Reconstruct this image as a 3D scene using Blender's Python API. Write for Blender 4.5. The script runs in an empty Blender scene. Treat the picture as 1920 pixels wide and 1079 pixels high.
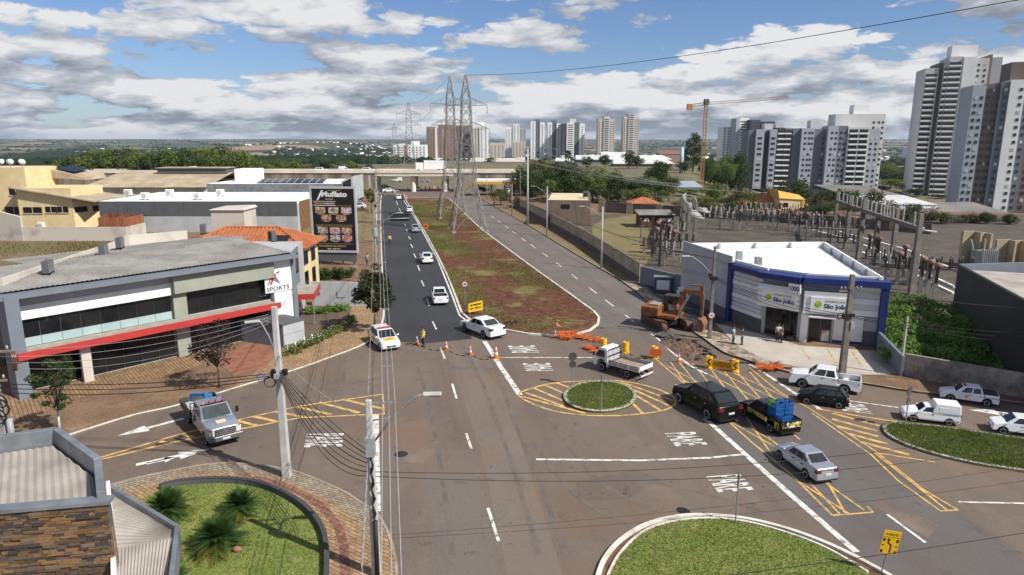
import bpy, bmesh, math, random
import numpy as np
from mathutils import Vector, Matrix
R = math.radians
random.seed(7)
ORD = 'first second third fourth fifth sixth seventh eighth ninth tenth eleventh twelfth thirteenth fourteenth fifteenth sixteenth seventeenth eighteenth nineteenth'.split()
scene = bpy.context.scene
C = scene.collection
# --- camera
CAM_H = 18.0; FPX = 1280.0; PITCH = R(12.25)
cam_d = bpy.data.cameras.new('camera'); cam = bpy.data.objects.new('camera', cam_d); C.objects.link(cam)
cam.location = (0, 0, CAM_H); cam.rotation_euler = (R(90) - PITCH, 0, 0)
cam_d.sensor_width = 36; cam_d.lens = 36 * FPX / 1920; cam_d.clip_end = 40000; cam_d.clip_start = .1
scene.camera = cam
# --- world, sun, exposure
SUN_EL = R(44); SUN_DIR = Vector((.857 * math.cos(SUN_EL), -.515 * math.cos(SUN_EL), math.sin(SUN_EL)))
world = bpy.data.worlds.new('World'); scene.world = world; world.use_nodes = True
wt = world.node_tree; wt.nodes.clear()
def N(t, kind, **kw):
 n = t.nodes.new(kind)
 for k, v in kw.items():
  if k == 'ins':
   for a, b in v.items():
    n.inputs[a].default_value = b
  else: setattr(n, k, v)
 return n
def L(t, a, b): t.links.new(a, b)
sky = N(wt, 'ShaderNodeTexSky', sky_type='NISHITA', sun_disc=False, sun_elevation=SUN_EL, sun_rotation=math.atan2(.857, -.515), air_density=1.1, dust_density=.6, ozone_density=2.2, altitude=600)
tcw = N(wt, 'ShaderNodeTexCoord')
nrm = N(wt, 'ShaderNodeVectorMath', operation='NORMALIZE'); L(wt, tcw.outputs['Generated'], nrm.inputs[0])
sep = N(wt, 'ShaderNodeSeparateXYZ'); L(wt, nrm.outputs[0], sep.inputs[0])
zc = N(wt, 'ShaderNodeMath', operation='MAXIMUM', ins={1: 0.0}); L(wt, sep.outputs['Z'], zc.inputs[0])
zb = N(wt, 'ShaderNodeMath', operation='ADD', ins={1: 0.2}); L(wt, zc.outputs[0], zb.inputs[0])
inv = N(wt, 'ShaderNodeMath', operation='DIVIDE', ins={0: 1.0}); L(wt, zb.outputs[0], inv.inputs[1])
flat = N(wt, 'ShaderNodeVectorMath', operation='MULTIPLY', ins={1: (-1, 1, 0)}); L(wt, nrm.outputs[0], flat.inputs[0])
pl = N(wt, 'ShaderNodeVectorMath', operation='SCALE'); L(wt, flat.outputs[0], pl.inputs[0]); L(wt, inv.outputs[0], pl.inputs['Scale'])
CLOUD_OFF = (6.2, 3.1, 2.2)
def density(scale_mul, det):
 s = N(wt, 'ShaderNodeVectorMath', operation='SCALE', ins={'Scale': scale_mul}); L(wt, pl.outputs[0], s.inputs[0])
 a = N(wt, 'ShaderNodeVectorMath', operation='ADD', ins={1: CLOUD_OFF}); L(wt, s.outputs[0], a.inputs[0])
 n1 = N(wt, 'ShaderNodeTexNoise', noise_dimensions='2D', ins={'Scale': 1.35, 'Detail': 2.0, 'Roughness': .45}); L(wt, a.outputs[0], n1.inputs['Vector'])
 w = N(wt, 'ShaderNodeTexNoise', noise_dimensions='2D', ins={'Scale': 6.0, 'Detail': 2.0}); L(wt, a.outputs[0], w.inputs['Vector'])
 wv = N(wt, 'ShaderNodeVectorMath', operation='MULTIPLY_ADD', ins={1: (.14, .14, .14)}); L(wt, w.outputs['Color'], wv.inputs[0]); L(wt, a.outputs[0], wv.inputs[2])
 n2 = N(wt, 'ShaderNodeTexVoronoi', voronoi_dimensions='2D', feature='F1', normalize=True, ins={'Scale': 3.8, 'Detail': det, 'Roughness': .55, 'Lacunarity': 2.4}); L(wt, wv.outputs[0], n2.inputs['Vector'])
 m = N(wt, 'ShaderNodeMath', operation='MULTIPLY_ADD', ins={1: -.62}); L(wt, n2.outputs['Distance'], m.inputs[0])
 o = N(wt, 'ShaderNodeMath', operation='ADD', ins={1: .46}); L(wt, n1.outputs[0], o.inputs[0]); L(wt, o.outputs[0], m.inputs[2])
 return m.outputs[0]
d0 = density(1.0, 4.0); d1 = density(.93, 2.0); d2 = density(.84, 1.0)
hz = N(wt, 'ShaderNodeMapRange', ins={1: 0.0, 2: .15, 3: .20, 4: 0.0}); L(wt, zc.outputs[0], hz.inputs[0])
dd = N(wt, 'ShaderNodeMath', operation='ADD'); L(wt, d0, dd.inputs[0]); L(wt, hz.outputs[0], dd.inputs[1])
cov = N(wt, 'ShaderNodeMapRange', ins={1: .742, 2: .815}); cov.interpolation_type = 'SMOOTHSTEP'; L(wt, dd.outputs[0], cov.inputs[0])
# what lies above a point of cloud shades it: thick cloud overhead gives grey bases, thin gives bright tops
sm = N(wt, 'ShaderNodeMath', operation='ADD'); L(wt, d1, sm.inputs[0]); L(wt, d2, sm.inputs[1])
sh = N(wt, 'ShaderNodeMath', operation='MULTIPLY_ADD', ins={1: -1.0}); L(wt, sm.outputs[0], sh.inputs[0])
d3 = N(wt, 'ShaderNodeMath', operation='MULTIPLY', ins={1: 1.8}); L(wt, d0, d3.inputs[0]); L(wt, d3.outputs[0], sh.inputs[2])
lit2 = N(wt, 'ShaderNodeMapRange', ins={1: -.45, 2: .10}); L(wt, sh.outputs[0], lit2.inputs[0])
cr = N(wt, 'ShaderNodeValToRGB'); L(wt, lit2.outputs[0], cr.inputs[0])
cr.color_ramp.elements[0].color = (.20, .225, .27, 1); cr.color_ramp.elements[1].color = (.64, .645, .655, 1)
e = cr.color_ramp.elements.new(.45); e.color = (.36, .39, .44, 1)
skm = N(wt, 'ShaderNodeVectorMath', operation='MULTIPLY', ins={1: (.054, .064, .084)}); L(wt, sky.outputs[0], skm.inputs[0])
mx = N(wt, 'ShaderNodeMix', data_type='RGBA'); L(wt, cov.outputs[0], mx.inputs['Factor']); L(wt, skm.outputs[0], mx.inputs['A']); L(wt, cr.outputs[0], mx.inputs['B'])
bg = N(wt, 'ShaderNodeBackground', ins={'Strength': 1.0}); L(wt, mx.outputs['Result'], bg.inputs['Color'])
wo = N(wt, 'ShaderNodeOutputWorld'); L(wt, bg.outputs[0], wo.inputs['Surface'])
sun_d = bpy.data.lights.new('sun', 'SUN'); sun_d.energy = 5.0; sun_d.angle = R(.53); sun_d.color = (1, .955, .87)
sun = bpy.data.objects.new('sun', sun_d); C.objects.link(sun); sun.rotation_euler = (-SUN_DIR).to_track_quat('-Z', 'Y').to_euler()
vs = scene.view_settings; vs.view_transform = 'Standard'; vs.look = 'None'; vs.gamma = 1; vs.exposure = 0.34; vs.use_curve_mapping = False
# --- photo pixel -> place on the ground
SP, CP = math.sin(PITCH), math.cos(PITCH)
def ray(x, y):
 b = 539.5 - y
 return (x - 960, b * SP + FPX * CP, b * CP - FPX * SP)
def G(x, y, z=0.0):
 r = ray(x, y); t = (z - CAM_H) / r[2]
 return (r[0] * t, r[1] * t)
def G3(x, y, z=0.0): g = G(x, y, z); return (g[0], g[1], z)
def ZR(y, Y): r = ray(960, y); return CAM_H + r[2] / r[1] * Y # height of a row at distance Y
def XR(x, y, Y): r = ray(x, y); return r[0] / r[1] * Y
def PD(x, y, Y): return (XR(x, y, Y), Y, ZR(y, Y))
# --- materials
MATS = {}
def mat(name, col, rough=.75, col2=None, scale=1.5, detail=4, lo=.35, hi=.65, bump=0, bscale=30, metal=0, spec=.4, coat=0, stretch=None, fine=0.0, coord='Object', emit=None):
 if name in MATS: return MATS[name]
 m = bpy.data.materials.new(name); m.use_nodes = True; t = m.node_tree; b = t.nodes['Principled BSDF']
 b.inputs['Roughness'].default_value = rough; b.inputs['Metallic'].default_value = metal
 b.inputs['Specular IOR Level'].default_value = spec
 if coat: b.inputs['Coat Weight'].default_value = coat; b.inputs['Coat Roughness'].default_value = .05
 if col2 is None: col2 = tuple(c * .82 for c in col)
 if coord == 'World':
  g = N(t, 'ShaderNodeNewGeometry'); vec = g.outputs['Position']
 else:
  g = N(t, 'ShaderNodeTexCoord'); vec = g.outputs['Object']
 if stretch:
  mp = N(t, 'ShaderNodeMapping'); mp.inputs['Scale'].default_value = stretch[:3]
  if len(stretch) > 3: mp.inputs['Rotation'].default_value = (0, 0, stretch[3])
  L(t, vec, mp.inputs[0]); v2 = mp.outputs[0]
 else: v2 = vec
 n = N(t, 'ShaderNodeTexNoise', ins={'Scale': scale, 'Detail': detail, 'Roughness': .6}); L(t, v2, n.inputs['Vector'])
 mr = N(t, 'ShaderNodeMapRange', ins={1: lo, 2: hi}); L(t, n.outputs[0], mr.inputs[0])
 mx = N(t, 'ShaderNodeMix', data_type='RGBA'); mx.inputs['A'].default_value = (*col, 1); mx.inputs['B'].default_value = (*col2, 1)
 L(t, mr.outputs[0], mx.inputs['Factor']); out = mx.outputs['Result']
 if fine:
  n3 = N(t, 'ShaderNodeTexNoise', ins={'Scale': bscale, 'Detail': 3}); L(t, vec, n3.inputs['Vector'])
  mr3 = N(t, 'ShaderNodeMapRange', ins={1: .3, 2: .7, 3: 1 - fine, 4: 1 + fine}); L(t, n3.outputs[0], mr3.inputs[0])
  vm = N(t, 'ShaderNodeVectorMath', operation='SCALE'); L(t, out, vm.inputs[0]); L(t, mr3.outputs[0], vm.inputs['Scale']); out = vm.outputs[0]
 L(t, out, b.inputs['Base Color'])
 if bump:
  n2 = N(t, 'ShaderNodeTexNoise', ins={'Scale': bscale, 'Detail': 4}); L(t, vec, n2.inputs['Vector'])
  bp = N(t, 'ShaderNodeBump', ins={'Strength': min(1, bump), 'Distance': .03}); L(t, n2.outputs[0], bp.inputs['Height']); L(t, bp.outputs[0], b.inputs['Normal'])
 if emit: b.inputs['Emission Color'].default_value = (*emit[:3], 1); b.inputs['Emission Strength'].default_value = emit[3]
 MATS[name] = m; return m
def bsdf(m): return m.node_tree.nodes['Principled BSDF']
def base_link(m): return bsdf(m).inputs['Base Color'].links[0].from_socket
def overlay(m, fac, col): # mix a further colour over the base colour
 t = m.node_tree; src = base_link(m)
 mx = N(t, 'ShaderNodeMix', data_type='RGBA'); mx.inputs['B'].default_value = (*col, 1)
 L(t, src, mx.inputs['A']); L(t, fac, mx.inputs['Factor']); L(t, mx.outputs['Result'], bsdf(m).inputs['Base Color'])
def noise_fac(m, scale, lo, hi, stretch=None, rot=0, detail=5, coord='World', amt=1.0, off=(0, 0, 0)):
 t = m.node_tree
 if coord == 'World': v = N(t, 'ShaderNodeNewGeometry').outputs['Position']
 else: v = N(t, 'ShaderNodeTexCoord').outputs['Object']
 if rot:
  mp0 = N(t, 'ShaderNodeMapping'); mp0.inputs['Rotation'].default_value = (0, 0, rot); L(t, v, mp0.inputs[0]); v = mp0.outputs[0]
 mp = N(t, 'ShaderNodeMapping'); mp.inputs['Location'].default_value = off
 mp.inputs['Scale'].default_value = stretch or (1, 1, 1); L(t, v, mp.inputs[0])
 n = N(t, 'ShaderNodeTexNoise', ins={'Scale': scale, 'Detail': detail, 'Roughness': .6}); L(t, mp.outputs[0], n.inputs['Vector'])
 r = N(t, 'ShaderNodeMapRange', ins={1: lo, 2: hi, 3: 0, 4: amt}); L(t, n.outputs[0], r.inputs[0]); return r.outputs[0]
# --- mesh builder
MW = {}
def mw(o):
 while o is not None:
  if o.name in MW: return MW[o.name]
  o = o.parent
 return None
class MB:
 def __init__(s): s.v = []; s.f = []; s.m = []
 def add(s, vs, fs, mi=0):
  k = len(s.v); s.v += [tuple(p) for p in vs]; s.f += [tuple(i + k for i in f) for f in fs]; s.m += [mi] * len(fs); return s
 def quad(s, a, b, c, d, mi=0): return s.add([a, b, c, d], [(0, 1, 2, 3)], mi)
 def poly(s, pts, mi=0): return s.add(pts, [tuple(range(len(pts)))], mi)
 def box(s, x0, x1, y0, y1, z0, z1, mi=0):
  return s.add([(x0, y0, z0), (x1, y0, z0), (x1, y1, z0), (x0, y1, z0), (x0, y0, z1), (x1, y0, z1), (x1, y1, z1), (x0, y1, z1)],
      [(0, 3, 2, 1), (4, 5, 6, 7), (0, 1, 5, 4), (1, 2, 6, 5), (2, 3, 7, 6), (3, 0, 4, 7)], mi)
 def hexa(s, b4, t4, mi=0):
  return s.add(list(b4) + list(t4), [(0, 3, 2, 1), (4, 5, 6, 7), (0, 1, 5, 4), (1, 2, 6, 5), (2, 3, 7, 6), (3, 0, 4, 7)], mi)
 def obox(s, c, sx, sy, sz, rz=0, mi=0):
  co, si = math.cos(rz), math.sin(rz); b = []
  for z in (-sz / 2, sz / 2):
   for x, y in ((-sx / 2, -sy / 2), (sx / 2, -sy / 2), (sx / 2, sy / 2), (-sx / 2, sy / 2)):
    b.append((c[0] + x * co - y * si, c[1] + x * si + y * co, c[2] + z))
  return s.hexa(b[:4], b[4:], mi)
 def prism(s, pts, z0, z1, mi=0, tmi=None, bottom=True):
  A = sum(pts[i][0] * pts[(i + 1) % len(pts)][1] - pts[(i + 1) % len(pts)][0] * pts[i][1] for i in range(len(pts)))
  if A < 0: pts = pts[::-1]
  n = len(pts); k = len(s.v)
  za = z0 if isinstance(z0, (list, tuple)) else [z0] * n; zb = z1 if isinstance(z1, (list, tuple)) else [z1] * n
  if A < 0: za = list(za)[::-1]; zb = list(zb)[::-1]
  s.v += [(p[0], p[1], z) for p, z in zip(pts, za)] + [(p[0], p[1], z) for p, z in zip(pts, zb)]
  for i in range(n):
   j = (i + 1) % n; s.f.append((k + i, k + j, k + n + j, k + n + i)); s.m.append(mi)
  s.f.append(tuple(range(k + n, k + 2 * n))); s.m.append(mi if tmi is None else tmi)
  if bottom: s.f.append(tuple(range(k + n - 1, k - 1, -1))); s.m.append(mi)
  return s
 def tube(s, pts, r, n=6, mi=0, cap=True):
  pts = [Vector(p) for p in pts]; k = len(s.v); m = len(pts)
  rr = r if isinstance(r, (list, tuple)) else [r] * m
  ref = None
  for i, p in enumerate(pts):
   d = (pts[min(i + 1, m - 1)] - pts[max(i - 1, 0)])
   d = d.normalized() if d.length > 1e-9 else Vector((0, 0, 1))
   if ref is None: ref = Vector((0, 0, 1)) if abs(d.z) < .9 else Vector((1, 0, 0))
   a = d.cross(ref)
   if a.length < 1e-6: a = d.cross(Vector((.3, .8, .1)))
   a.normalize(); b = d.cross(a)
   for j in range(n):
    t = 2 * math.pi * j / n; q = p + (a * math.cos(t) + b * math.sin(t)) * rr[i]; s.v.append(tuple(q))
  for i in range(m - 1):
   for j in range(n):
    jj = (j + 1) % n; s.f.append((k + i * n + j, k + i * n + jj, k + (i + 1) * n + jj, k + (i + 1) * n + j)); s.m.append(mi)
  if cap:
   s.f.append(tuple(k + j for j in range(n))[::-1]); s.f.append(tuple(k + (m - 1) * n + j for j in range(n))); s.m += [mi, mi]
  return s
 def bar(s, a, b, w, h=None, mi=0): # rectangular bar between two points
  a, b = Vector(a), Vector(b); h = h or w; d = (b - a).normalized()
  ref = Vector((0, 0, 1)) if abs(d.z) < .95 else Vector((1, 0, 0))
  u = d.cross(ref).normalized() * w / 2; v = u.cross(d).normalized() * h / 2
  return s.hexa([a - u - v, a + u - v, a + u + v, a - u + v], [b - u - v, b + u - v, b + u + v, b - u + v], mi)
 def ball(s, c, rx, ry=None, rz=None, nu=10, nv=7, mi=0):
  ry = ry or rx; rz = rz or rx; k = len(s.v)
  for i in range(nv + 1):
   a = math.pi * i / nv
   for j in range(nu):
    t = 2 * math.pi * j / nu; s.v.append((c[0] + rx * math.sin(a) * math.cos(t), c[1] + ry * math.sin(a) * math.sin(t), c[2] + rz * math.cos(a)))
  for i in range(nv):
   for j in range(nu):
    jj = (j + 1) % nu; s.f.append((k + i * nu + j, k + (i + 1) * nu + j, k + (i + 1) * nu + jj, k + i * nu + jj)); s.m.append(mi)
  return s
 def lathe(s, prof, c=(0, 0, 0), n=12, mi=0): # prof: (radius, z)
  k = len(s.v)
  for r, z in prof:
   for j in range(n):
    t = 2 * math.pi * j / n; s.v.append((c[0] + r * math.cos(t), c[1] + r * math.sin(t), c[2] + z))
  for i in range(len(prof) - 1):
   for j in range(n):
    jj = (j + 1) % n; s.f.append((k + i * n + j, k + i * n + jj, k + (i + 1) * n + jj, k + (i + 1) * n + j)); s.m.append(mi)
  s.f.append(tuple(k + j for j in range(n))[::-1]); s.f.append(tuple(k + (len(prof) - 1) * n + j for j in range(n))); s.m += [mi, mi]
  return s
 def fbox(s, fr, u0, u1, v0, v1, z0, z1, mi=0):
  p = fr.p; return s.hexa([p(u0, v0, z0), p(u1, v0, z0), p(u1, v1, z0), p(u0, v1, z0)], [p(u0, v0, z1), p(u1, v0, z1), p(u1, v1, z1), p(u0, v1, z1)], mi)
 def mesh(s, name, mats, smooth=False, inv=None):
  me = bpy.data.meshes.new(name)
  vs = s.v
  if inv is not None: vs = [tuple(inv @ Vector(p)) for p in vs]
  me.from_pydata(vs, [], s.f)
  if not isinstance(mats, (list, tuple)): mats = [mats]
  for m in mats: me.materials.append(m)
  if len(mats) > 1: me.polygons.foreach_set('material_index', s.m)
  if smooth: me.polygons.foreach_set('use_smooth', [True] * len(me.polygons))
  me.update(); return me
 def build(s, name, mats, parent=None, smooth=False, local=False, flip=False):
  inv = None
  if parent is not None and not local:
   M = mw(parent); inv = M.inverted() if M is not None else None
  me = s.mesh(name, mats, smooth, inv)
  bm = bmesh.new(); bm.from_mesh(me)
  if len(bm.faces) < 4000 and not flip: bmesh.ops.recalc_face_normals(bm, faces=bm.faces)
  bm.to_mesh(me); bm.free()
  o = bpy.data.objects.new(name, me); C.objects.link(o)
  if parent is not None: o.parent = parent
  return o
class Fr: # a frame standing on the ground: u along a to b, v = left of it
 def __init__(s, a, b, z=0):
  s.o = Vector((a[0], a[1])); d = Vector((b[0] - a[0], b[1] - a[1])); s.L = d.length; s.u = d.normalized(); s.n = Vector((-s.u.y, s.u.x)); s.z = z
  s.rz = math.atan2(s.u.y, s.u.x)
 def p(s, u, v, z): q = s.o + s.u * u + s.n * v; return (q.x, q.y, z + s.z)
 def xy(s, u, v): q = s.o + s.u * u + s.n * v; return (q.x, q.y)
def bevel(o, w=.03, seg=2, ang=35):
 m = o.modifiers.new('bevel', 'BEVEL'); m.width = w; m.segments = seg; m.limit_method = 'ANGLE'; m.angle_limit = R(ang); return o
def tag(o, label, cat, group=None):
 o['label'] = label; o['category'] = cat
 if group: o['group'] = group
 return o
def thing(name, label, cat, loc=(0, 0, 0), rz=0, group=None, scale=1):
 o = bpy.data.objects.new(name, None); C.objects.link(o); o.empty_display_size = .2
 o.location = loc; o.rotation_euler = (0, 0, rz); o.scale = (scale,) * 3
 MW[o.name] = Matrix.Translation(Vector(loc)) @ Matrix.Rotation(rz, 4, 'Z') @ Matrix.Scale(scale, 4)
 return tag(o, label, cat, group)
def struct(o): o['kind'] = 'structure'; return o
def stuff(o): o['kind'] = 'stuff'; return o
def inst(src, name, parent, loc, rz=0, sc=(1, 1, 1)): # a piece sharing mesh data, placed in the parent's frame
 o = bpy.data.objects.new(name, src if isinstance(src, bpy.types.Mesh) else src.data); C.objects.link(o); o.parent = parent
 o.location = loc; o.rotation_euler = (0, 0, rz); o.scale = sc; return o
def copy_tree(o, parent=None):
 c = o.copy(); C.objects.link(c)
 if parent is not None: c.parent = parent
 for ch in list(o.children): copy_tree(ch, c)
 return c
_txt = {}
def text_verts(s, bold=0.0, sp=1.0):
 k = (s, bold, sp)
 if k in _txt: return _txt[k]
 cu = bpy.data.curves.new('t', 'FONT'); cu.body = s; cu.size = 1; cu.offset = bold; cu.space_character = sp; cu.resolution_u = 3
 ob = bpy.data.objects.new('t', cu); C.objects.link(ob)
 me = bpy.data.meshes.new_from_object(ob.evaluated_get(bpy.context.evaluated_depsgraph_get()))
 bpy.data.objects.remove(ob); v = [(p.co.x, p.co.y) for p in me.vertices]; f = [tuple(p.vertices) for p in me.polygons]
 xs = [p[0] for p in v]; ys = [p[1] for p in v]
 w = max(xs) - min(xs); h = max(ys) - min(ys)
 v = [((x - min(xs)) / w, (y - min(ys)) / h) for x, y in v]; bpy.data.meshes.remove(me)
 _txt[k] = (v, f, w / h); return _txt[k]
def text_on(mb, s, O, U, V, bold=0.0, mi=0, sp=1.0): # text filling the parallelogram O, O+U (reading), O+V (letter up)
 v, f, _ = text_verts(s, bold, sp); O, U, V = Vector(O), Vector(U), Vector(V)
 mb.add([O + U * a + V * b for a, b in v], f, mi)
def offset_poly(pts, d): # offset an open polyline sideways (left +)
 out = []
 for i, p in enumerate(pts):
  a = Vector(pts[max(i - 1, 0)][:2]); b = Vector(pts[min(i + 1, len(pts) - 1)][:2]); t = (b - a)
  t = t.normalized() if t.length > 0 else Vector((1, 0)); out.append((p[0] - t.y * d, p[1] + t.x * d))
 return out
def smooth_line(pts, n=4, closed=False): # Catmull-Rom
 out = []; m = len(pts)
 rng = range(m) if closed else range(m - 1)
 for i in rng:
  g = (lambda k: pts[k % m]) if closed else (lambda k: pts[min(max(k, 0), m - 1)])
  p0, p1, p2, p3 = g(i - 1), g(i), g(i + 1), g(i + 2)
  for j in range(n):
   t = j / n
   out.append(tuple(.5 * ((2 * b) + (-a + c) * t + (2 * a - 5 * b + 4 * c - d) * t * t + (-a + 3 * b - 3 * c + d) * t ** 3) for a, b, c, d in zip(p0, p1, p2, p3)))
 if not closed: out.append(tuple(pts[-1]))
 return out
def ribbon(name, pts, w, z, m, parent=None): # flat strip along ground points
 a = offset_poly(pts, w / 2); b = offset_poly(pts, -w / 2); mb = MB()
 for i in range(len(pts) - 1): mb.quad((*b[i], z), (*b[i + 1], z), (*a[i + 1], z), (*a[i], z))
 o = mb.build(name, m, parent, flip=True); return o
def wall_line(mb, pts, w, z0, z1, side=0, mi=0): # solid strip along a polyline; side 0 centred, 1 left, -1 right
 a = offset_poly(pts, w / 2 + side * w / 2); b = offset_poly(pts, -w / 2 + side * w / 2)
 for i in range(len(pts) - 1):
  mb.hexa([(*b[i], z0), (*b[i + 1], z0), (*a[i + 1], z0), (*a[i], z0)], [(*b[i], z1), (*b[i + 1], z1), (*a[i + 1], z1), (*a[i], z1)], mi)
 return mb
def gp(l, z=0): return [G(x, y, z) for x, y in l]
# --- terrain
def sstep(a, b, x): t = np.clip((x - a) / (b - a), 0, 1); return t * t * (3 - 2 * t)
def zt(x, y):
 x = np.asarray(x, float); y = np.asarray(y, float); r = np.hypot(x, y); yy = np.maximum(y, 1)
 a = x / yy
 right = sstep(.24, .40, a) * (y > 0)
 base = -15 * sstep(560, 1050, r) - 16 * sstep(1000, 2300, r) + 34 * sstep(2600, 9500, r) + 16 * sstep(8000, 14000, r)
 drop = right * (-14 * sstep(168, 300, r)) * (1 - sstep(600, 1500, r))
 left = sstep(-.25, -.5, a) * 0
 w = sstep(900, 3000, r)
 hills = w * (9 * np.sin(x / 870 + 1.3) * np.cos(y / 1130 + .4) + 6 * np.sin(x / 410 + y / 700) + 4 * np.sin((x - y) / 260))
 bump = 36 * np.exp(-(((x + 820) / 420) ** 2 + ((y - 3000) / 500) ** 2))
 return base + drop + hills * .55 + bump - .06
rs = [0.5, 8, 20, 40, 70, 110, 140] + list(np.linspace(160, 620, 47)) + list(np.geomspace(640, 16000, 70))
na = 300; mbt = MB()
th = [2 * math.pi * i / na for i in range(na)]
for r_ in rs:
 X_ = r_ * np.cos(th); Y_ = r_ * np.sin(th); Z_ = zt(X_, Y_)
 mbt.v += list(zip(X_.tolist(), Y_.tolist(), Z_.tolist()))
for i in range(len(rs) - 1):
 for j in range(na): mbt.f.append((i * na + j, (i + 1) * na + j, (i + 1) * na + (j + 1) % na, i * na + (j + 1) % na)); mbt.m.append(0)
mbt.f.append(tuple(range(na))); mbt.m.append(0)
m_terrain = mat('terrain', (.085, .09, .045), .95, (.17, .13, .075), scale=.045, detail=6, coord='World', fine=.2, bscale=.9)
t = m_terrain.node_tree # far off: a patchwork of fields and pasture
geo = N(t, 'ShaderNodeNewGeometry'); mp = N(t, 'ShaderNodeMapping'); mp.inputs['Scale'].default_value = (.0021, .0032, 0); L(t, geo.outputs['Position'], mp.inputs[0])
vo = N(t, 'ShaderNodeTexVoronoi'); vo.inputs['Scale'].default_value = 1; L(t, mp.outputs[0], vo.inputs['Vector'])
rp = N(t, 'ShaderNodeValToRGB'); rp.color_ramp.interpolation = 'CONSTANT'; sx = N(t, 'ShaderNodeSeparateColor'); L(t, vo.outputs['Color'], sx.inputs[0]); L(t, sx.outputs[0], rp.inputs[0])
els = rp.color_ramp.elements; els[0].color = (.03, .045, .024, 1); els[1].position = .86; els[1].color = (.26, .18, .115, 1)
for ps, cl in ((.3, (.05, .07, .03, 1)), (.5, (.032, .042, .026, 1)), (.62, (.14, .125, .075, 1)), (.74, (.04, .06, .027, 1))):
 e = els.new(ps); e.color = cl
ln = N(t, 'ShaderNodeVectorMath', operation='LENGTH'); L(t, geo.outputs['Position'], ln.inputs[0])
mr = N(t, 'ShaderNodeMapRange', ins={1: 700, 2: 1300}); L(t, ln.outputs['Value'], mr.inputs[0])
mx = N(t, 'ShaderNodeMix', data_type='RGBA'); L(t, base_link(m_terrain), mx.inputs['A']); L(t, rp.outputs[0], mx.inputs['B']); L(t, mr.outputs[0], mx.inputs['Factor'])
L(t, mx.outputs['Result'], bsdf(m_terrain).inputs['Base Color'])
struct(mbt.build('ground', m_terrain, smooth=True, flip=True))
# --- ground materials
AVR = math.atan2(.19, 1) # the avenue leans this much to the left of +y
def asphalt(name, c1, c2, rough=.85, streak=.5, dark=(.045, .042, .041)):
 m = mat(name, c1, rough, c2, scale=.09, detail=6, coord='World', fine=.16, bscale=14, bump=.25)
 overlay(m, noise_fac(m, 1.0, .5, .74, (.55, .035, 1), -AVR, 6, amt=streak), dark)
 overlay(m, noise_fac(m, .35, .56, .75, off=(7, 3, 0), amt=.5), tuple(c * 1.35 for c in c1))
 overlay(m, noise_fac(m, 1.7, .62, .70, off=(1, 9, 0), detail=9, amt=.5), (.03, .028, .027))
 overlay(m, noise_fac(m, .9, .64, .70, off=(31, 9, 0), detail=2, amt=.3), (.05, .045, .042))
 overlay(m, noise_fac(m, .11, .49, .68, off=(3, 21, 0), detail=9, amt=.7), tuple(a * b for a, b in zip(c1, (1.0, .84, .73))))
 overlay(m, noise_fac(m, 1.0, .56, .72, (.8, .028, 1), -AVR, 5, amt=.3, off=(5, 0, 0)), tuple(c * .5 for c in c1))
 t = m.node_tree; v = N(t, 'ShaderNodeNewGeometry') # hairline cracks
 vn = N(t, 'ShaderNodeTexNoise', ins={'Scale': .5, 'Detail': 4}); L(t, v.outputs['Position'], vn.inputs['Vector'])
 va = N(t, 'ShaderNodeVectorMath', operation='MULTIPLY_ADD', ins={1: (3, 3, 0)}); L(t, vn.outputs['Color'], va.inputs[0]); L(t, v.outputs['Position'], va.inputs[2])
 vo = N(t, 'ShaderNodeTexVoronoi', feature='DISTANCE_TO_EDGE'); vo.inputs['Scale'].default_value = .16; L(t, va.outputs[0], vo.inputs['Vector'])
 lt = N(t, 'ShaderNodeMath', operation='LESS_THAN', ins={1: .004}); L(t, vo.outputs['Distance'], lt.inputs[0])
 ml = N(t, 'ShaderNodeMath', operation='MULTIPLY'); L(t, noise_fac(m, .13, .5, .7, off=(13, 5, 0), detail=3, amt=.45), ml.inputs[1]); L(t, lt.outputs[0], ml.inputs[0]); overlay(m, ml.outputs[0], (.03, .027, .026))
 return m
m_asph = asphalt('asphalt_old', (.155, .118, .091), (.12, .096, .079), streak=.45, dark=(.066, .058, .052))
m_asph_grey = asphalt('asphalt_grey', (.10, .092, .087), (.12, .107, .098), streak=.35, dark=(.06, .057, .056))
m_asph_new = asphalt('asphalt_new', (.027, .028, .031), (.040, .041, .044), .7, .4, (.019, .019, .021))
m_asph_mid = asphalt('asphalt_worn', (.15, .13, .113), (.118, .103, .091), streak=.6, dark=(.06, .053, .048))
def grass_mat(name, c1, c2, c3, sc=.35):
 m = mat(name, c1, .9, c2, scale=sc, detail=7, coord='World', fine=.35, bscale=9, bump=.8, spec=.15)
 overlay(m, noise_fac(m, 1.1, .55, .72, off=(4, 4, 0), amt=.7), c3); return m
m_grass = grass_mat('lawn_grass', (.125, .165, .035), (.19, .21, .06), (.28, .235, .11))
m_grass_dry = grass_mat('dry_grass', (.15, .135, .055), (.20, .155, .085), (.10, .115, .035), .2)
m_soil = mat('red_soil', (.062, .024, .014), .95, (.115, .05, .030), scale=.5, detail=8, coord='World', fine=.3, bscale=5, bump=1, spec=.1)
m_med = mat('median_soil_grass', (.078, .033, .020), .95, (.135, .065, .040), scale=1.2, detail=8, coord='World', fine=.35, bscale=4, bump=1, spec=.1)
m_dirt = mat('verge_dirt', (.21, .135, .085), .95, (.14, .09, .06), scale=.4, detail=7, coord='World', fine=.25, bscale=6, bump=.6, spec=.1)
overlay(m_dirt, noise_fac(m_dirt, .5, .58, .70, off=(5, 5, 0), detail=8, amt=.75), (.10, .105, .045)); overlay(m_dirt, noise_fac(m_dirt, .3, .58, .72, off=(15, 5, 0), detail=8, amt=.6), (.30, .24, .17))
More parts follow.
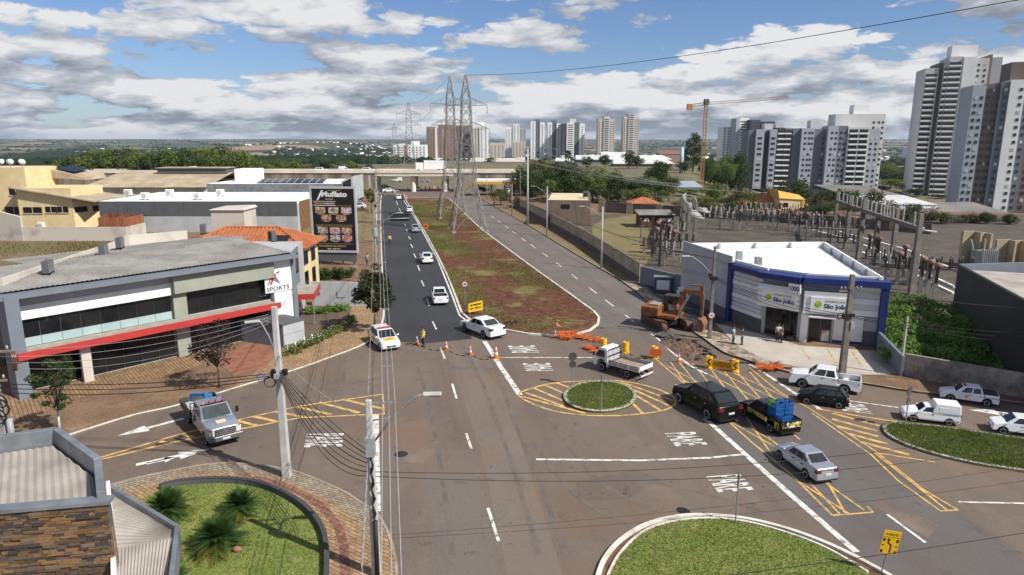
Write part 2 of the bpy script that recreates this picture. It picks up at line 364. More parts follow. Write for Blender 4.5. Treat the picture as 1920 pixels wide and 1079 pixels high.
m_conc = mat('concrete', (.34, .32, .29), .85, (.24, .225, .20), scale=.6, detail=7, coord='World', fine=.1, bscale=12, bump=.15)
m_kerb = mat('kerb_white', (.62, .59, .52), .8, (.38, .33, .27), scale=1.1, detail=6, lo=.45, hi=.75, coord='World', fine=.12, bscale=7)
m_kerb_raw = mat('kerb_raw', (.36, .29, .22), .85, (.22, .16, .115), scale=.9, detail=6, coord='World', fine=.15, bscale=7)
m_white = mat('paint_white', (.68, .66, .62), .7, (.20, .175, .155), scale=2.2, detail=9, lo=.46, hi=.66, coord='World', fine=.1, bscale=18)
m_yellow = mat('paint_yellow', (.66, .40, .10), .7, (.22, .175, .115), scale=2.0, detail=9, lo=.42, hi=.66, coord='World', fine=.12, bscale=14)
def brick_mat(name, c1, c2, mortar, scale, bw=.5, rh=.25, rot=0, fine=.2, ms=.02):
 m = mat(name, c1, .85, c2, scale=.5, detail=6, coord='World', fine=fine, bscale=5, spec=.2); t = m.node_tree
 g = N(t, 'ShaderNodeNewGeometry'); mp = N(t, 'ShaderNodeMapping'); mp.inputs['Rotation'].default_value = (0, 0, rot); L(t, g.outputs['Position'], mp.inputs[0])
 b = N(t, 'ShaderNodeTexBrick', ins={'Scale': scale, 'Mortar Size': ms, 'Brick Width': bw, 'Row Height': rh}); L(t, mp.outputs[0], b.inputs['Vector'])
 b.inputs['Color1'].default_value = (1, 1, 1, 1); b.inputs['Color2'].default_value = (.72, .7, .68, 1); b.inputs['Mortar'].default_value = (.36, .33, .3, 1)
 mx = N(t, 'ShaderNodeMix', data_type='RGBA', blend_type='MULTIPLY'); mx.inputs['Factor'].default_value = 1
 L(t, base_link(m), mx.inputs['A']); L(t, b.outputs[0], mx.inputs['B']); L(t, mx.outputs['Result'], bsdf(m).inputs['Base Color']); return m
m_paver = brick_mat('paver_tan', (.40, .27, .155), (.31, .20, .115), 0, 1, .42, .21, R(35))
m_paver_grey = brick_mat('paver_grey', (.34, .29, .22), (.27, .225, .165), 0, 1, .36, .18, R(20))
m_paver_front = brick_mat('paver_forecourt', (.33, .215, .125), (.25, .165, .095), 0, 1, .5, .25, R(50), ms=.03)
m_paver_red = brick_mat('paver_tactile', (.27, .14, .095), (.22, .11, .08), 0, 1, .3, .3, R(35))
# stone mosaic pavement
m_mosaic = mat('stone_mosaic', (.40, .33, .25), .9, (.28, .23, .175), scale=.7, detail=7, coord='World', fine=.35, bscale=5, bump=.7)
t = m_mosaic.node_tree; g = N(t, 'ShaderNodeNewGeometry'); vo = N(t, 'ShaderNodeTexVoronoi'); vo.inputs['Scale'].default_value = 1.7; L(t, g.outputs['Position'], vo.inputs['Vector'])
s_ = N(t, 'ShaderNodeSeparateColor'); L(t, vo.outputs['Color'], s_.inputs[0]); r_ = N(t, 'ShaderNodeMapRange', ins={1: .35, 2: .9, 3: 0, 4: .8}); L(t, s_.outputs[0], r_.inputs[0]); overlay(m_mosaic, r_.outputs[0], (.09, .07, .055))
# --- roads
road = struct(MB().poly([(x, y, 0) for x, y in [(-64, -15), (95, -15), (95, 66), (32, 66), (3, 215), (8, 262), (-75, 262), (-52, 215), (-42, 185), (-64, 50)]]).build('road', m_asph, flip=True))
LK = [(125, 822), (250, 783), (330, 765), (440, 732), (560, 695), (608, 678), (690, 645), (716, 614), (722, 574), (718, 507), (716, 453), (714, 387), (717, 362)]
NEW = [(722, 640), (716, 614), (722, 574), (718, 507), (716, 453), (714, 387), (717, 366), (757, 366), (760, 373), (780, 407), (800, 440), (820, 477), (840, 517), (857, 560), (867, 587), (880, 600), (884, 636), (800, 644)]
MB().poly([(*G(x, y), .004) for x, y in NEW]).build('fresh_asphalt_sheet', m_asph_new, road, flip=True)
RAV = [(762, 371), (845, 372), (913, 380), (980, 417), (1080, 478), (1166, 529), (1260, 600), (1230, 640), (1160, 632), (1122, 612), (1118, 590), (1000, 505), (900, 430), (845, 378)]
MB().poly([(*G(x, y), .004) for x, y in RAV[1:]]).build('worn_asphalt_sheet', m_asph_mid, road, flip=True)
DG = [(1245, 676), (1330, 690), (1430, 716), (1560, 792), (1790, 958), (1990, 1100), (1700, 1100), (1610, 1037), (1400, 852), (1315, 775)]
MB().poly([(*G(x, y), .004) for x, y in DG]).build('grey_asphalt_sheet', m_asph_grey, road, flip=True)
PT = [(797, 845), (885, 843), (896, 880), (912, 960), (940, 1090), (812, 1090), (806, 980), (797, 900)]
MB().poly([(*G(x, y), .004) for x, y in PT]).build('asphalt_patch', asphalt('asphalt_patch', (.148, .12, .10), (.13, .108, .092), streak=.3, dark=(.08, .073, .068)), road, flip=True)
PT2 = [(885, 660), (960, 760), (985, 860), (1060, 1095), (955, 1095), (905, 860), (860, 720), (845, 655)]
MB().poly([(*G(x, y), .0035) for x, y in PT2]).build('asphalt_patch', asphalt('asphalt_lane', (.165, .132, .107), (.14, .115, .096), streak=.3, dark=(.08, .073, .068)), road, flip=True)
m_skid = mat('tyre_mark', (.105, .088, .076), .8, (.145, .118, .098), scale=.8, detail=6, lo=.4, hi=.62, coord='World', fine=.15, bscale=12)
for k, q in enumerate([[(735, 800), (770, 790), (815, 800), (820, 838), (795, 870), (740, 868), (728, 835)], [(1080, 905), (1190, 880), (1240, 900), (1180, 935), (1085, 940)], [(560, 700), (640, 690), (660, 712), (580, 724)], [(1290, 830), (1330, 800), (1345, 835)], [(1650, 930), (1760, 985), (1740, 1010), (1640, 950)]]):
 MB().poly([(*G(x, y), .0045 + k * .0001) for x, y in q]).build('asphalt_patch', asphalt(f'asphalt_repair_{k % 2}', (.125, .098, .079) if k % 2 else (.16, .126, .10), (.11, .088, .073), streak=.3, dark=(.07, .06, .053)), road, flip=True)
for k, q in enumerate([[(905, 645), (930, 690), (960, 780), (1010, 900), (1060, 1040)], [(870, 650), (905, 720), (935, 800), (975, 920), (1010, 1040)], [(850, 1060), (830, 900), (805, 760), (780, 680)], [(1230, 960), (1120, 900), (1040, 800), (985, 720)], [(1190, 990), (1080, 930), (1000, 830)], [(1430, 960), (1300, 920), (1150, 890)], [(745, 700), (660, 720), (540, 740), (430, 770)], [(1200, 640), (1140, 600), (1090, 560), (1040, 520)], [(1180, 655), (1100, 600), (1050, 560)], [(780, 700), (900, 690), (1040, 705)]]):
 ribbon('tyre_mark', smooth_line(gp(q), 6), .26, .0052 + k * .0002, m_skid, road)
# manhole
g0 = G(752, 852); MB().lathe([(.4, 0), (.4, .008)], (*g0, .002), 20).build('manhole_cover', mat('cast_iron', (.035, .032, .03), .6, metal=.3), road)
# ---- painted markings
_mz = [0]
def line(pts, w=.13, m=m_white, name='lane_line'):
 _mz[0] += 1; return ribbon(name, gp(pts), w, .0085 + (_mz[0] % 60) * .0002, m, road)
for a in [((811, 603), (818, 618)), ((826, 653), (834, 673)), ((800, 561), (805, 574)), ((790, 526), (795, 537)), ((783, 498), (787, 508)), ((776, 476), (779.5, 484)), ((770, 458), (774, 465)), ((766, 443.5), (769.5, 449.5)), ((762, 430), (765, 436)), ((758.5, 420), (761, 424)), ((748.5, 391), (751, 397)), ((743, 377), (745.5, 385)),
    ((848, 720), (856, 748)), ((874, 813), (884, 842)), ((915, 953), (935, 1016)),
    ((1043, 493), (1053, 501)), ((1072, 515), (1083, 524)), ((1105, 540), (1119, 551)), ((1135, 563), (1151, 575)), ((1172, 591), (1189, 604)), ((1221, 627), (1234, 636)), ((1018, 475), (1027, 482)), ((995, 458), (1004, 466)), ((978, 447), (986, 453)), ((960, 434), (968, 439)), ((947, 424), (953, 428)), ((933, 414), (939, 418)), ((921, 405), (926, 409)),
    ((1663, 965), (1735, 1018))]:
 line(a, .16, name='lane_dash')
line([(757, 376), (780, 412), (820, 485), (850, 560), (862, 592), (880, 606)], .22, name='edge_line')
line([(908, 640), (925, 666), (940, 690), (975, 741)], .42, name='worn_stop_line')
line([(940, 671), (1112, 671)], .16); line([(1005, 862), (1200, 864), (1330, 859), (1402, 852)], .2, name='stop_line')
line([(1322, 785), (1400, 855), (1490, 935), (1606, 1036)], .34, name='edge_line')
line([(1797, 942), (1990, 946)], .14); line([(1585, 751), (1684, 765)], .16)
line([(1234, 636), (1265, 665), (1300, 690), (1326, 702)], .2, name='edge_line'); line([(1405, 683), (1433, 700), (1460, 718), (1490, 738), (1540, 769)], .26, name='edge_line')
line([(704, 778), (706, 960)], .42, name='stop_line')
Yl = lambda pts, w=.17: line(pts, w, m_yellow, 'yellow_line')
Yl([(180, 861), (330, 817), (446, 788), (563, 762), (718, 740), (720, 777), (563, 784), (446, 806), (330, 829), (182, 864)], .2)
for a in [((446, 790), (483, 799)), ((474, 781), (522, 792)), ((518, 773), (571, 783)), ((559, 764), (621, 778)), ((598, 755), (674, 775)), ((641, 749), (716, 767)), ((300, 828), (318, 833)), ((345, 815), (362, 821))]: Yl(a, .3)
EL = smooth_line([(972, 742), (1000, 728), (1040, 719), (1100, 715), (1160, 715), (1220, 726), (1264, 746), (1262, 762), (1230, 773), (1160, 780), (1080, 778), (1020, 766)], 3, True)
Yl(EL + [EL[0]], .2)
for a in [((1002, 729), (1056, 752)), ((1022, 723), (1060, 739)), ((1044, 719), (1075, 730)), ((985, 737), (1062, 764)), ((978, 744), (1098, 776)), ((1165, 717), (1262, 752)), ((1180, 728), (1256, 762)), ((1192, 742), (1238, 770)), ((1140, 716), (1180, 724)), ((1185, 756), (1205, 776))]: Yl(a, .24)
BX = [((1232, 676), (1258, 698)), ((1247, 689), (1362, 787)), ((1362, 787), (1413, 833)), ((1413, 833), (1480, 887)), ((1480, 887), (1561, 967)), ((1561, 967), (1637, 961)), ((1637, 961), (1626, 950)),
   ((1258, 680), (1287, 722)), ((1274, 680), (1311, 726)), ((1299, 682), (1338, 729)), ((1330, 689), (1387, 765)), ((1358, 697), (1405, 753)), ((1382, 698), (1425, 747)), ((1405, 697), (1449, 747)), ((1387, 765), (1445, 850)),
   ((1250, 686), (1345, 737)), ((1290, 684), (1430, 752)), ((1335, 692), (1462, 752)), ((1262, 700), (1300, 724)), ((1375, 700), (1500, 757)), ((1365, 789), (1460, 842)), ((1405, 800), (1460, 836)), ((1420, 838), (1500, 905)), ((1470, 800), (1500, 825)), ((1440, 820), (1462, 838)),
   ((1500, 905), (1592, 964)), ((1518, 905), (1575, 965)), ((1545, 893), (1585, 963)), ((1530, 893), (1620, 957)), ((1405, 690), (1462, 736)), ((1462, 736), (1515, 765)), ((1515, 765), (1642, 847)), ((1642, 847), (1733, 920)), ((1733, 920), (1796, 957)), ((1796, 957), (1762, 959)),
   ((1522, 775), (1633, 853)), ((1633, 853), (1684, 902)), ((1640, 850), (1775, 957)), ((1690, 890), (1755, 940)), ((1684, 902), (1762, 958))]
for a in BX: Yl(a, .12)
cv4 = lambda x, y: (1560 + x * .2225, 680 + y * .2225)
for a in [((0, 430), (400, 535)), ((0, 478), (380, 580)), ((40, 537), (390, 625)), ((140, 602), (470, 690)), ((240, 672), (650, 780))]: Yl([cv4(*p) for p in a], .3)
Yl([cv4(0, 415), cv4(300, 465), cv4(860, 545)], .18); Yl([cv4(380, 765), cv4(870, 842)], .14); Yl([(1530, 767), (1560, 772)], .2)
def road_word(s, o, up_end, read_end): # painted word given its baseline start, letter-up end, reading end (pixels)
 O = Vector(G3(*o, .009)); V = Vector(G3(*up_end, .009)) - O; U = Vector(G3(*read_end, .009)) - O
 mb = MB(); text_on(mb, s, O, U, V, .012); mb.build('road_word', m_white, road, flip=True)
road_word('PARE', (1246, 813), (1303, 810), (1268, 837)); road_word('PARE', (1324, 894), (1388, 889), (1347, 924))
road_word('PARE', (576, 814), (645, 813), (570, 839)); road_word('PARE', (1012, 661), (960, 662), (1002, 648)); road_word('PARE', (1038, 695), (986, 696), (1030, 681)); road_word('PARE', (1638, 777), (1580, 770), (1618, 759))
def road_arrow(tail, tip, w=.16, hl=1.7, hw=.55, split=None):
 a, b = Vector(G(*tail)), Vector(G(*tip)); d = (b - a).normalized(); n = Vector((-d.y, d.x)); k = b - d * hl; mb = MB()
 mb.poly([(*(a - n * w), .009), (*(k - n * w), .009), (*(k - n * hw), .009), (*b, .009), (*(k + n * hw), .009), (*(k + n * w), .009), (*(a + n * w), .009)])
 mb.build('road_arrow', m_white, road, flip=True)
road_arrow((345, 785), (220, 818)); road_arrow((255, 872), (395, 842)); road_arrow((275, 870), (330, 858), .12, .6, .4); road_arrow((1890, 775), (1816, 769))
# --- raised ground: pavements and islands
def pad(name, pts, z, m, z0=-.3): return struct(MB().prism(pts, z0, z, 0).build(name, m))
def sheet(name, pts, z, m, parent): return MB().poly([(*p, z) for p in pts]).build(name, m, parent, flip=True)
def kerb(parent, pts, side, m=m_kerb, w=.2, z=.155, h0=-.05): wall_line(MB(), pts, w, h0, z, side).build('kerb', m, parent)
lk = smooth_line(gp(LK), 4)
d0 = Vector(lk[0]) - Vector(gp([(250, 783)])[0]); lext = tuple(Vector(lk[0]) + d0.normalized() * 45)
pav_l = pad('pavement_left_block', [lext] + lk + [(-60, 262), (-230, 262), (-230, 30)], .13, m_dirt)
kerb(pav_l, [lext] + lk, 1)
def strip_zone(name, kl, d0, d1, z, m, parent): # a band of paving set back from a kerb line
 a = offset_poly(kl, d0); b = offset_poly(kl, d1); mb = MB()
 for i in range(len(kl) - 1): mb.quad((*a[i], z), (*a[i + 1], z), (*b[i + 1], z), (*b[i], z))
 return mb.build(name, m, parent, flip=True)
sheet('forecourt_paving', gp([(40, 790), (130, 752), (330, 700), (470, 655), (520, 640), (505, 600), (330, 660), (130, 720), (0, 745), (-100, 780)], .134), .134, m_paver_front, pav_l)
sheet('forecourt_paving', gp([(395, 668), (480, 640), (520, 655), (500, 690), (440, 706)], .139), .139, mat('red_floor', (.20, .075, .045), .9, (.27, .13, .08), coord='World', fine=.2), pav_l)
sheet('corner_paving', gp([(470, 705), (545, 684), (620, 655), (700, 625), (705, 580), (705, 560), (640, 560), (560, 640), (520, 665)], .1345), .1345, m_paver, pav_l)
sheet('verge_paving', gp([(440, 728), (560, 691), (690, 641), (714, 610), (700, 612), (640, 645), (560, 672), (450, 712)], .139), .139, m_paver, pav_l)
strip_zone('verge_grass', gp([(716, 453), (714, 387), (717, 365)]), 1.2, 3.2, .136, m_grass_dry, pav_l)
# bottom-left corner
SK = [(120, 940), (235, 905), (330, 884), (408, 872), (481, 875), (547, 885), (602, 905), (652, 928), (683, 949), (706, 962), (730, 1002), (744, 1052), (748, 1090)]
sk = smooth_line(gp(SK), 4)
pav_s = pad('pavement_corner', sk + [(-2.5, 0), (-60, 0), (-60, 20), (-30, 33)], .13, m_paver)
kerb(pav_s, sk, -1, m_kerb_raw, .14)
strip_zone('grey_paving_band', sk[:-8], -.15, -1.1, .135, m_paver_grey, pav_s)
WL = smooth_line(gp([(268, 935), (310, 916), (355, 908), (420, 905), (480, 912), (530, 930), (570, 955), (600, 990), (612, 1030), (613, 1095)], .13), 5)
lawn = sheet('lawn', WL + [(-6.5, 14), (-16, 14), (-19.5, 24), (-18.2, 31)], .145, m_grass, pav_s)
strip_zone('tactile_paving', WL[18:], .55, .95, .139, m_paver_red, pav_s)
# right block
RK = [(880, 362), (913, 380), (943, 397), (980, 417), (1080, 478), (1166, 529), (1220, 571), (1306, 628), (1350, 659), (1382, 672), (1486, 702), (1620, 722), (1722, 738), (1867, 753), (1990, 771)]
rk = smooth_line(gp(RK), 3)
pav_r = pad('pavement_right_block', rk[1:] + [(75, 40), (130, 60), (130, 168), (40, 190), (8, 238), (-2, 238)], .13, m_dirt)
kerb(pav_r, rk[1:], 1, m_kerb_raw, .16)
i0 = 14; strip_zone('verge_grass', rk[3:17], .2, 1.6, .136, m_grass_dry, pav_r)
strip_zone('stone_mosaic_paving', rk[15:33], .17, 2.3, .137, m_mosaic, pav_r)
# median
MK = [(760, 373), (780, 407), (800, 440), (820, 477), (840, 517), (857, 560), (867, 587), (880, 599), (905, 609), (940, 618), (990, 627), (1040, 630), (1080, 627), (1105, 620), (1119, 609), (1121, 597), (1112, 586), (1060, 548), (1000, 505), (900, 430), (845, 376), (835, 371)]
mk = gp(MK); med = pad('median_ground', mk, .12, m_med)
tm = m_med
overlay(tm, noise_fac(tm, .16, .545, .64, off=(2, 6, 0), detail=9), (.16, .145, .055)); overlay(tm, noise_fac(tm, .5, .60, .70, off=(9, 1, 0), detail=9), (.12, .15, .040)); overlay(tm, noise_fac(tm, .22, .60, .72, off=(19, 11, 0), detail=7, amt=.8), (.085, .035, .021))
wall_line(MB(), mk + [mk[0]], .22, -.05, .15, -1).build('kerb', m_kerb, med)
# small roundabout
def ellipse_px(c, hw, yt, yb, n=36):
 out = []
 for i in range(n):
  a = 2 * math.pi * i / n; out.append((c + hw * math.cos(a), (yt + yb) / 2 - (yb - yt) / 2 * math.sin(a)))
 return out
ro = gp(ellipse_px(1125, 69, 717, 775)); isl = pad('roundabout_island', ro, .14, m_grass)
wall_line(MB(), ro[::-1] + [ro[-1]], .24, -.05, .17, -1).build('kerb', m_kerb, isl)
# big island at the bottom
BK = [(1116, 1085), (1130, 1050), (1160, 1015), (1210, 985), (1270, 970), (1330, 968), (1400, 975), (1480, 995), (1560, 1025), (1640, 1065), (1690, 1095)]
bk = smooth_line(gp(BK), 4); bc = [(17.5, 19), (16, 14), (9, 11), (4, 13), (2.6, 18)]
big = pad('large_grass_island', bk + bc, .05, mat('gutter_dirt', (.10, .055, .033), .95, (.16, .09, .05), scale=1.5, coord='World', fine=.3, bscale=8))
wall_line(MB(), bk, .2, -.05, .16, -1).build('kerb', m_kerb, big)
BI = [(1142, 1085), (1163, 1045), (1205, 1004), (1258, 984), (1330, 977), (1400, 984), (1480, 1006), (1550, 1034), (1625, 1078)]
bi = smooth_line(gp(BI), 4); sheet('grass_top', bi + [(15.8, 19), (14.5, 15), (9, 12.3), (5, 14), (3.6, 18)], .12, m_grass, big)
wall_line(MB(), bi, .12, -.05, .15, 1).build('kerb', m_kerb, big)
# island at the right
IK = [(1655, 803), (1662, 797), (1680, 796), (1750, 801), (1850, 815), (1990, 836), (2100, 855), (2100, 915), (1990, 898), (1900, 884), (1830, 873), (1760, 857), (1700, 838), (1668, 822), (1657, 812)]
ik = smooth_line(gp(IK), 3, True); ri = pad('verge_island', ik, .13, m_grass); wall_line(MB(), ik + [ik[0]], .2, -.05, .16, -1).build('kerb', m_kerb, ri)
# --- vehicles
m_glass = mat('car_glass', (.012, .016, .018), .06, (.02, .025, .026), scale=.8, spec=.7)
m_glass_lt = mat('car_glass_light', (.045, .06, .06), .05, (.02, .03, .03), scale=1.5, spec=.8)
m_tyre = mat('tyre', (.014, .014, .014), .85); m_rim = mat('rim', (.50, .51, .53), .35, (.4, .4, .42), metal=.15)
m_black = mat('black_plastic', (.014, .014, .015), .5); m_chrome = mat('chrome', (.62, .63, .65), .2, metal=.9)
m_lamp = mat('headlamp', (.62, .64, .66), .12, spec=.8); m_tail = mat('taillamp', (.13, .008, .008), .15, spec=.6); m_amber = mat('amber_lens', (.62, .16, .02), .2)
m_plate = mat('number_plate', (.60, .60, .60), .5)
def paint(name, col, metal=0.0): return mat('paint_' + name, col, .28 if not metal else .32, tuple(c * .93 for c in col), scale=.7, metal=metal, coat=.9, spec=.5)
P_white = paint('car_white', (.76, .77, .79)); P_silver = paint('car_silver', (.42, .45, .50), .55); P_black = mat('paint_car_black', (.006, .0065, .007), .16, (.007, .007, .008), coat=.1, spec=.22); P_grey = paint('truck_silver', (.36, .41, .47), .5); P_bed = mat('bed_liner', (.03, .03, .032), .8)
def wheel_meshes():
 prof = [(.60, -.30), (.90, -.33), (.985, -.26), (1, -.12), (1, .12), (.985, .26), (.90, .33), (.60, .30)]
 mb = MB(); mb.lathe(prof, n=20); ty = mb.mesh('tyre', m_tyre, True, Matrix.Rotation(R(90), 4, 'X'))
 mb = MB(); mb.lathe([(.62, -.12), (.66, .27), (.60, .30), (.55, .22), (.54, .12), (.1, .12), (.0, .12)], n=20, mi=1)
 for k in range(6):
  a = k * math.pi / 3; mb.bar((0.05 * math.cos(a), .05 * math.sin(a), .21), (.58 * math.cos(a), .58 * math.sin(a), .24), .15, .08, 0)
 mb.lathe([(.66, .22), (.67, .31), (.57, .32), (.55, .24)], n=20, mi=0); mb.lathe([(.13, .1), (.13, .27), (.02, .28)], n=10, mi=0)
 return ty, mb.mesh('rim', [m_rim, m_black], False, Matrix.Rotation(R(90), 4, 'X'))
TY, RIM = wheel_meshes()
def add_wheels(t, xs, yw, r, width=1.0):
 for x in xs:
  for s in (1, -1): # local y+ is the left side; rim faces outwards
   w = inst(TY, 'wheel', t, (x, s * yw, r), 0 if s < 0 else math.pi, (r, r * .95 * width, r))
   inst(RIM, 'rim', w, (0, 0, 0))
def pane(mb, q, u0, u1, v0, v1, off=.008, th=.012, mi=0): # q: bottom-left, bottom-right, top-right, top-left
 q = [Vector(p) for p in q]
 f = lambda u, v: (q[0] * (1 - u) + q[1] * u) * (1 - v) + (q[3] * (1 - u) + q[2] * u) * v
 p = [f(u0, v0), f(u1, v0), f(u1, v1), f(u0, v1)]; n = (p[1] - p[0]).cross(p[3] - p[0]).normalized()
 mb.hexa([a + n * (off - th) for a in p], [a + n * off for a in p], mi)
def pretty(o, w=.05, seg=3):
 o.data.polygons.foreach_set('use_smooth', [True] * len(o.data.polygons)); bevel(o, w, seg, 28)
 m = o.modifiers.new('wn', 'WEIGHTED_NORMAL'); m.weight = 80; return o
SPEC = {
 'sedan': dict(L=4.35, W=1.74, hood=(2.04, .76), cowl=(1.10, .97), rf=(.38, 1.46), rr=(-.78, 1.48), rb=(-1.50, 1.07), tail=(-2.10, 1.04), xf=1.36, xr=-1.24, r=.315),
 'sedan_big': dict(L=4.70, W=1.83, hood=(2.22, .76), cowl=(1.10, .97), rf=(.36, 1.45), rr=(-.85, 1.47), rb=(-1.72, 1.08), tail=(-2.28, 1.06), xf=1.46, xr=-1.39, r=.34),
 'hatch': dict(L=3.98, W=1.73, hood=(1.88, .80), cowl=(1.16, .99), rf=(.42, 1.51), rr=(-1.35, 1.53), rb=(-1.80, 1.06), tail=(-1.93, .98), xf=1.27, xr=-1.25, r=.31),
 'suv': dict(L=4.80, W=1.95, hood=(2.25, .92), cowl=(1.12, 1.13), rf=(.42, 1.68), rr=(-1.40, 1.70), rb=(-2.15, 1.18), tail=(-2.33, 1.10), xf=1.48, xr=-1.42, r=.385),
 'pickup': dict(L=5.25, W=1.85, hood=(2.42, 1.07), cowl=(1.28, 1.19), rf=(.62, 1.76), rr=(-.72, 1.77), rb=(-.95, 1.16), tail=(-2.60, 1.12), xf=1.60, xr=-1.48, r=.375, bed=.72),
 'small_pickup': dict(L=4.45, W=1.70, hood=(2.08, .76), cowl=(1.12, .98), rf=(.50, 1.50), rr=(-.38, 1.52), rb=(-.60, 1.02), tail=(-2.20, 1.00), xf=1.42, xr=-1.32, r=.32, bed=.62),
 'mid_pickup': dict(L=4.45, W=1.70, hood=(2.08, .76), cowl=(1.12, .98), rf=(.50, 1.52), rr=(-.85, 1.54), rb=(-1.05, 1.03), tail=(-2.20, 1.00), xf=1.42, xr=-1.32, r=.33, bed=.62),
 'box_van': dict(L=4.18, W=1.66, hood=(1.95, .76), cowl=(1.06, 1.0), rf=(.48, 1.42), rr=(-.12, 1.44), rb=(-.22, 1.0), tail=(-2.05, 1.0), xf=1.33, xr=-1.25, r=.30),
}
def car(name, label, cat, kind, col, loc, rz, scale=1, glass=m_glass, group=None, far=False, lens_mount=True):
 s = SPEC[kind]; hl = s['L'] / 2; hw = s['W'] / 2; zb = .24; t = thing(name, label, cat, loc, rz, group, scale)
 r = s['r']; ra = r * 1.18
 prof = [(-hl, .36), (-hl + .06, zb)]
 for xw in (s['xr'], s['xf']):
  for k in range(9):
   a = math.pi * (1 - k / 8); prof.append((xw + ra * math.cos(a), max(zb, r + ra * math.sin(a))))
 prof += [(hl - .08, zb), (hl, .34), (hl, .56), s['hood'], s['cowl'], s['rb']]
 if 'bed' in s: prof += [(s['rb'][0] - .02, s['bed']), (s['tail'][0] + .06, s['bed'])]
 prof += [s['tail'], (-hl, .60)]
 def yw(x, z):
  f = 1 - .11 * (abs(x) / hl) ** 7
  return hw * f - (.07 * max(0, (z - .62) / .4) ** 1.5) - .05 * max(0, (.45 - z) / .2)
 mb = MB(); n = len(prof)
 vl = [(x, yw(x, z), z) for x, z in prof]; vr = [(x, -y, z) for x, y, z in vl]; vc = [(x + (.05 if i in range(n) and x > hl * .9 else -.05 if x < -hl * .9 else 0), 0, z + (.025 if z > .65 else 0)) for i, (x, z) in enumerate(prof)]
 mb.add(vl + vr + vc, [tuple(range(n))[::-1], tuple(range(n, 2 * n))] + [(i, (i + 1) % n, 2 * n + (i + 1) % n, 2 * n + i) for i in range(n)] + [(2 * n + i, 2 * n + (i + 1) % n, n + (i + 1) % n, n + i) for i in range(n)])
 pretty(mb.build('body', col, t, local=True), .06)
 # dark wheel housings
 for xw in (s['xr'], s['xf']): mb = MB(); mb.box(xw - ra * .93, xw + ra * .93, -hw + .09, hw - .09, zb - .02, r + ra * .8); mb.build('wheel_housing', m_black, t, local=True)
 # cabin
 hb = yw(s['cowl'][0] - .4, s['cowl'][1]) - .02; ht = hb - .155
 (x1, z1), (x2, z2), (x3, z3), (x4, z4) = s['cowl'], s['rf'], s['rr'], s['rb']; zs = .06
 q = {k: v for k, v in dict(fl=(x1, hb, z1 - zs), rl=(x4, hb - (.05 if kind not in ('box_van',) else 0), z4 - zs), tl=(x3, ht, z3), sl=(x2, ht, z2)).items()}
 mir = lambda p: (p[0], -p[1], p[2])
 mb = MB(); a = [q['fl'], q['rl'], q['tl'], q['sl']]; b = [mir(p) for p in a]
 mb.add(a + b, [(0, 1, 2, 3), (7, 6, 5, 4), (0, 3, 7, 4), (3, 2, 6, 7), (1, 5, 6, 2), (0, 4, 5, 1)]); cab = pretty(mb.build('cabin', col, t, local=True), .10)
 mb = MB(); pane(mb, [b[0], a[0], a[3], b[3]], .06, .94, .10, .93, .012); mb.build('windshield', glass, t, local=True)
 mb = MB(); pane(mb, [a[1], b[1], b[2], a[2]], .09, .91, .16 if kind != 'box_van' else .3, .88, .012); mb.build('rear_window', glass, t, local=True)
 if kind in ('sedan', 'sedan_big'): wins = [(.14, .43), (.465, .76), (.785, .90)]
 elif kind in ('hatch', 'suv'): wins = [(.14, .42), (.455, .72), (.75, .92)]
 elif kind in ('pickup', 'mid_pickup'): wins = [(.18, .55), (.60, .92)]
 else: wins = [(.22, .90)]
 for sgn in (1, -1):
  qq = [a[1], a[0], a[3], a[2]] if sgn > 0 else [b[0], b[1], b[2], b[3]]
  for u0, u1 in wins:
   mb = MB()
   if sgn > 0: pane(mb, [a[0], a[1], a[2], a[3]], u0, u1, .13, .90, -.010, .014); mb2 = mb
   else: pane(mb, [b[1], b[0], b[3], b[2]], 1 - u1, 1 - u0, .13, .90, -.010, .014)
   for i in range(len(mb.v)): # push to just outside the bodywork
    x, y, z = mb.v[i]; mb.v[i] = (x, y + sgn * (.020 if abs(y) > 0 else 0), z)
   mb.build('side_window', glass, t, local=True)
  if not far:
   mb = MB(); mb.ball((x1 - .22, sgn * (hb + .13), z1 + .07), .07, .11, .075, 8, 5); mb.build('mirror', col if kind != 'small_pickup' else m_black, t, True, local=True)
   for u0, u1 in wins[:2]:
    xm = x1 + (x4 - x1) * (u1 - .04); mb = MB(); yy = yw(xm, z1 - .16) + .008; mb.box(xm - .08, xm + .08, sgn * yy - .012, sgn * yy + .012, z1 - .18, z1 - .14); mb.build('door_handle', m_black if col is not P_black else m_chrome, t, local=True)
    xd = x1 + (x4 - x1) * (u1 + .015); mb = MB(); y1 = yw(xd, .5) + .003; y2 = yw(xd, z1 - .1) + .003
    mb.hexa([(xd - .008, sgn * (y1 - .02), .36), (xd + .008, sgn * (y1 - .02), .36), (xd + .008, sgn * y1, .36), (xd - .008, sgn * y1, .36)], [(xd - .008, sgn * (y2 - .02), z1 - .1), (xd + .008, sgn * (y2 - .02), z1 - .1), (xd + .008, sgn * y2, z1 - .1), (xd - .008, sgn * y2, z1 - .1)]); mb.build('door_seam', m_black, t, local=True)
 hz_ = s['hood'][1]
 for sgn in (1, -1):
  yl = hw * .86
  mb = MB(); x0 = hl - .14; mb.hexa([(x0 - .16, sgn * (yl + .02), hz_ - .13), (x0 + .12, sgn * (yl - .10), hz_ - .13), (hl + .012, sgn * (yl - .42), hz_ - .10), (x0 - .1, sgn * (yl - .42), hz_ - .10)],
            [(x0 - .20, sgn * (yl + .0), hz_ + .02), (x0 + .05, sgn * (yl - .10), hz_ + .0), (hl - .06, sgn * (yl - .40), hz_ - .02), (x0 - .1, sgn * (yl - .42), hz_ - .0)]); mb.build('headlight', m_lamp, t, local=True)
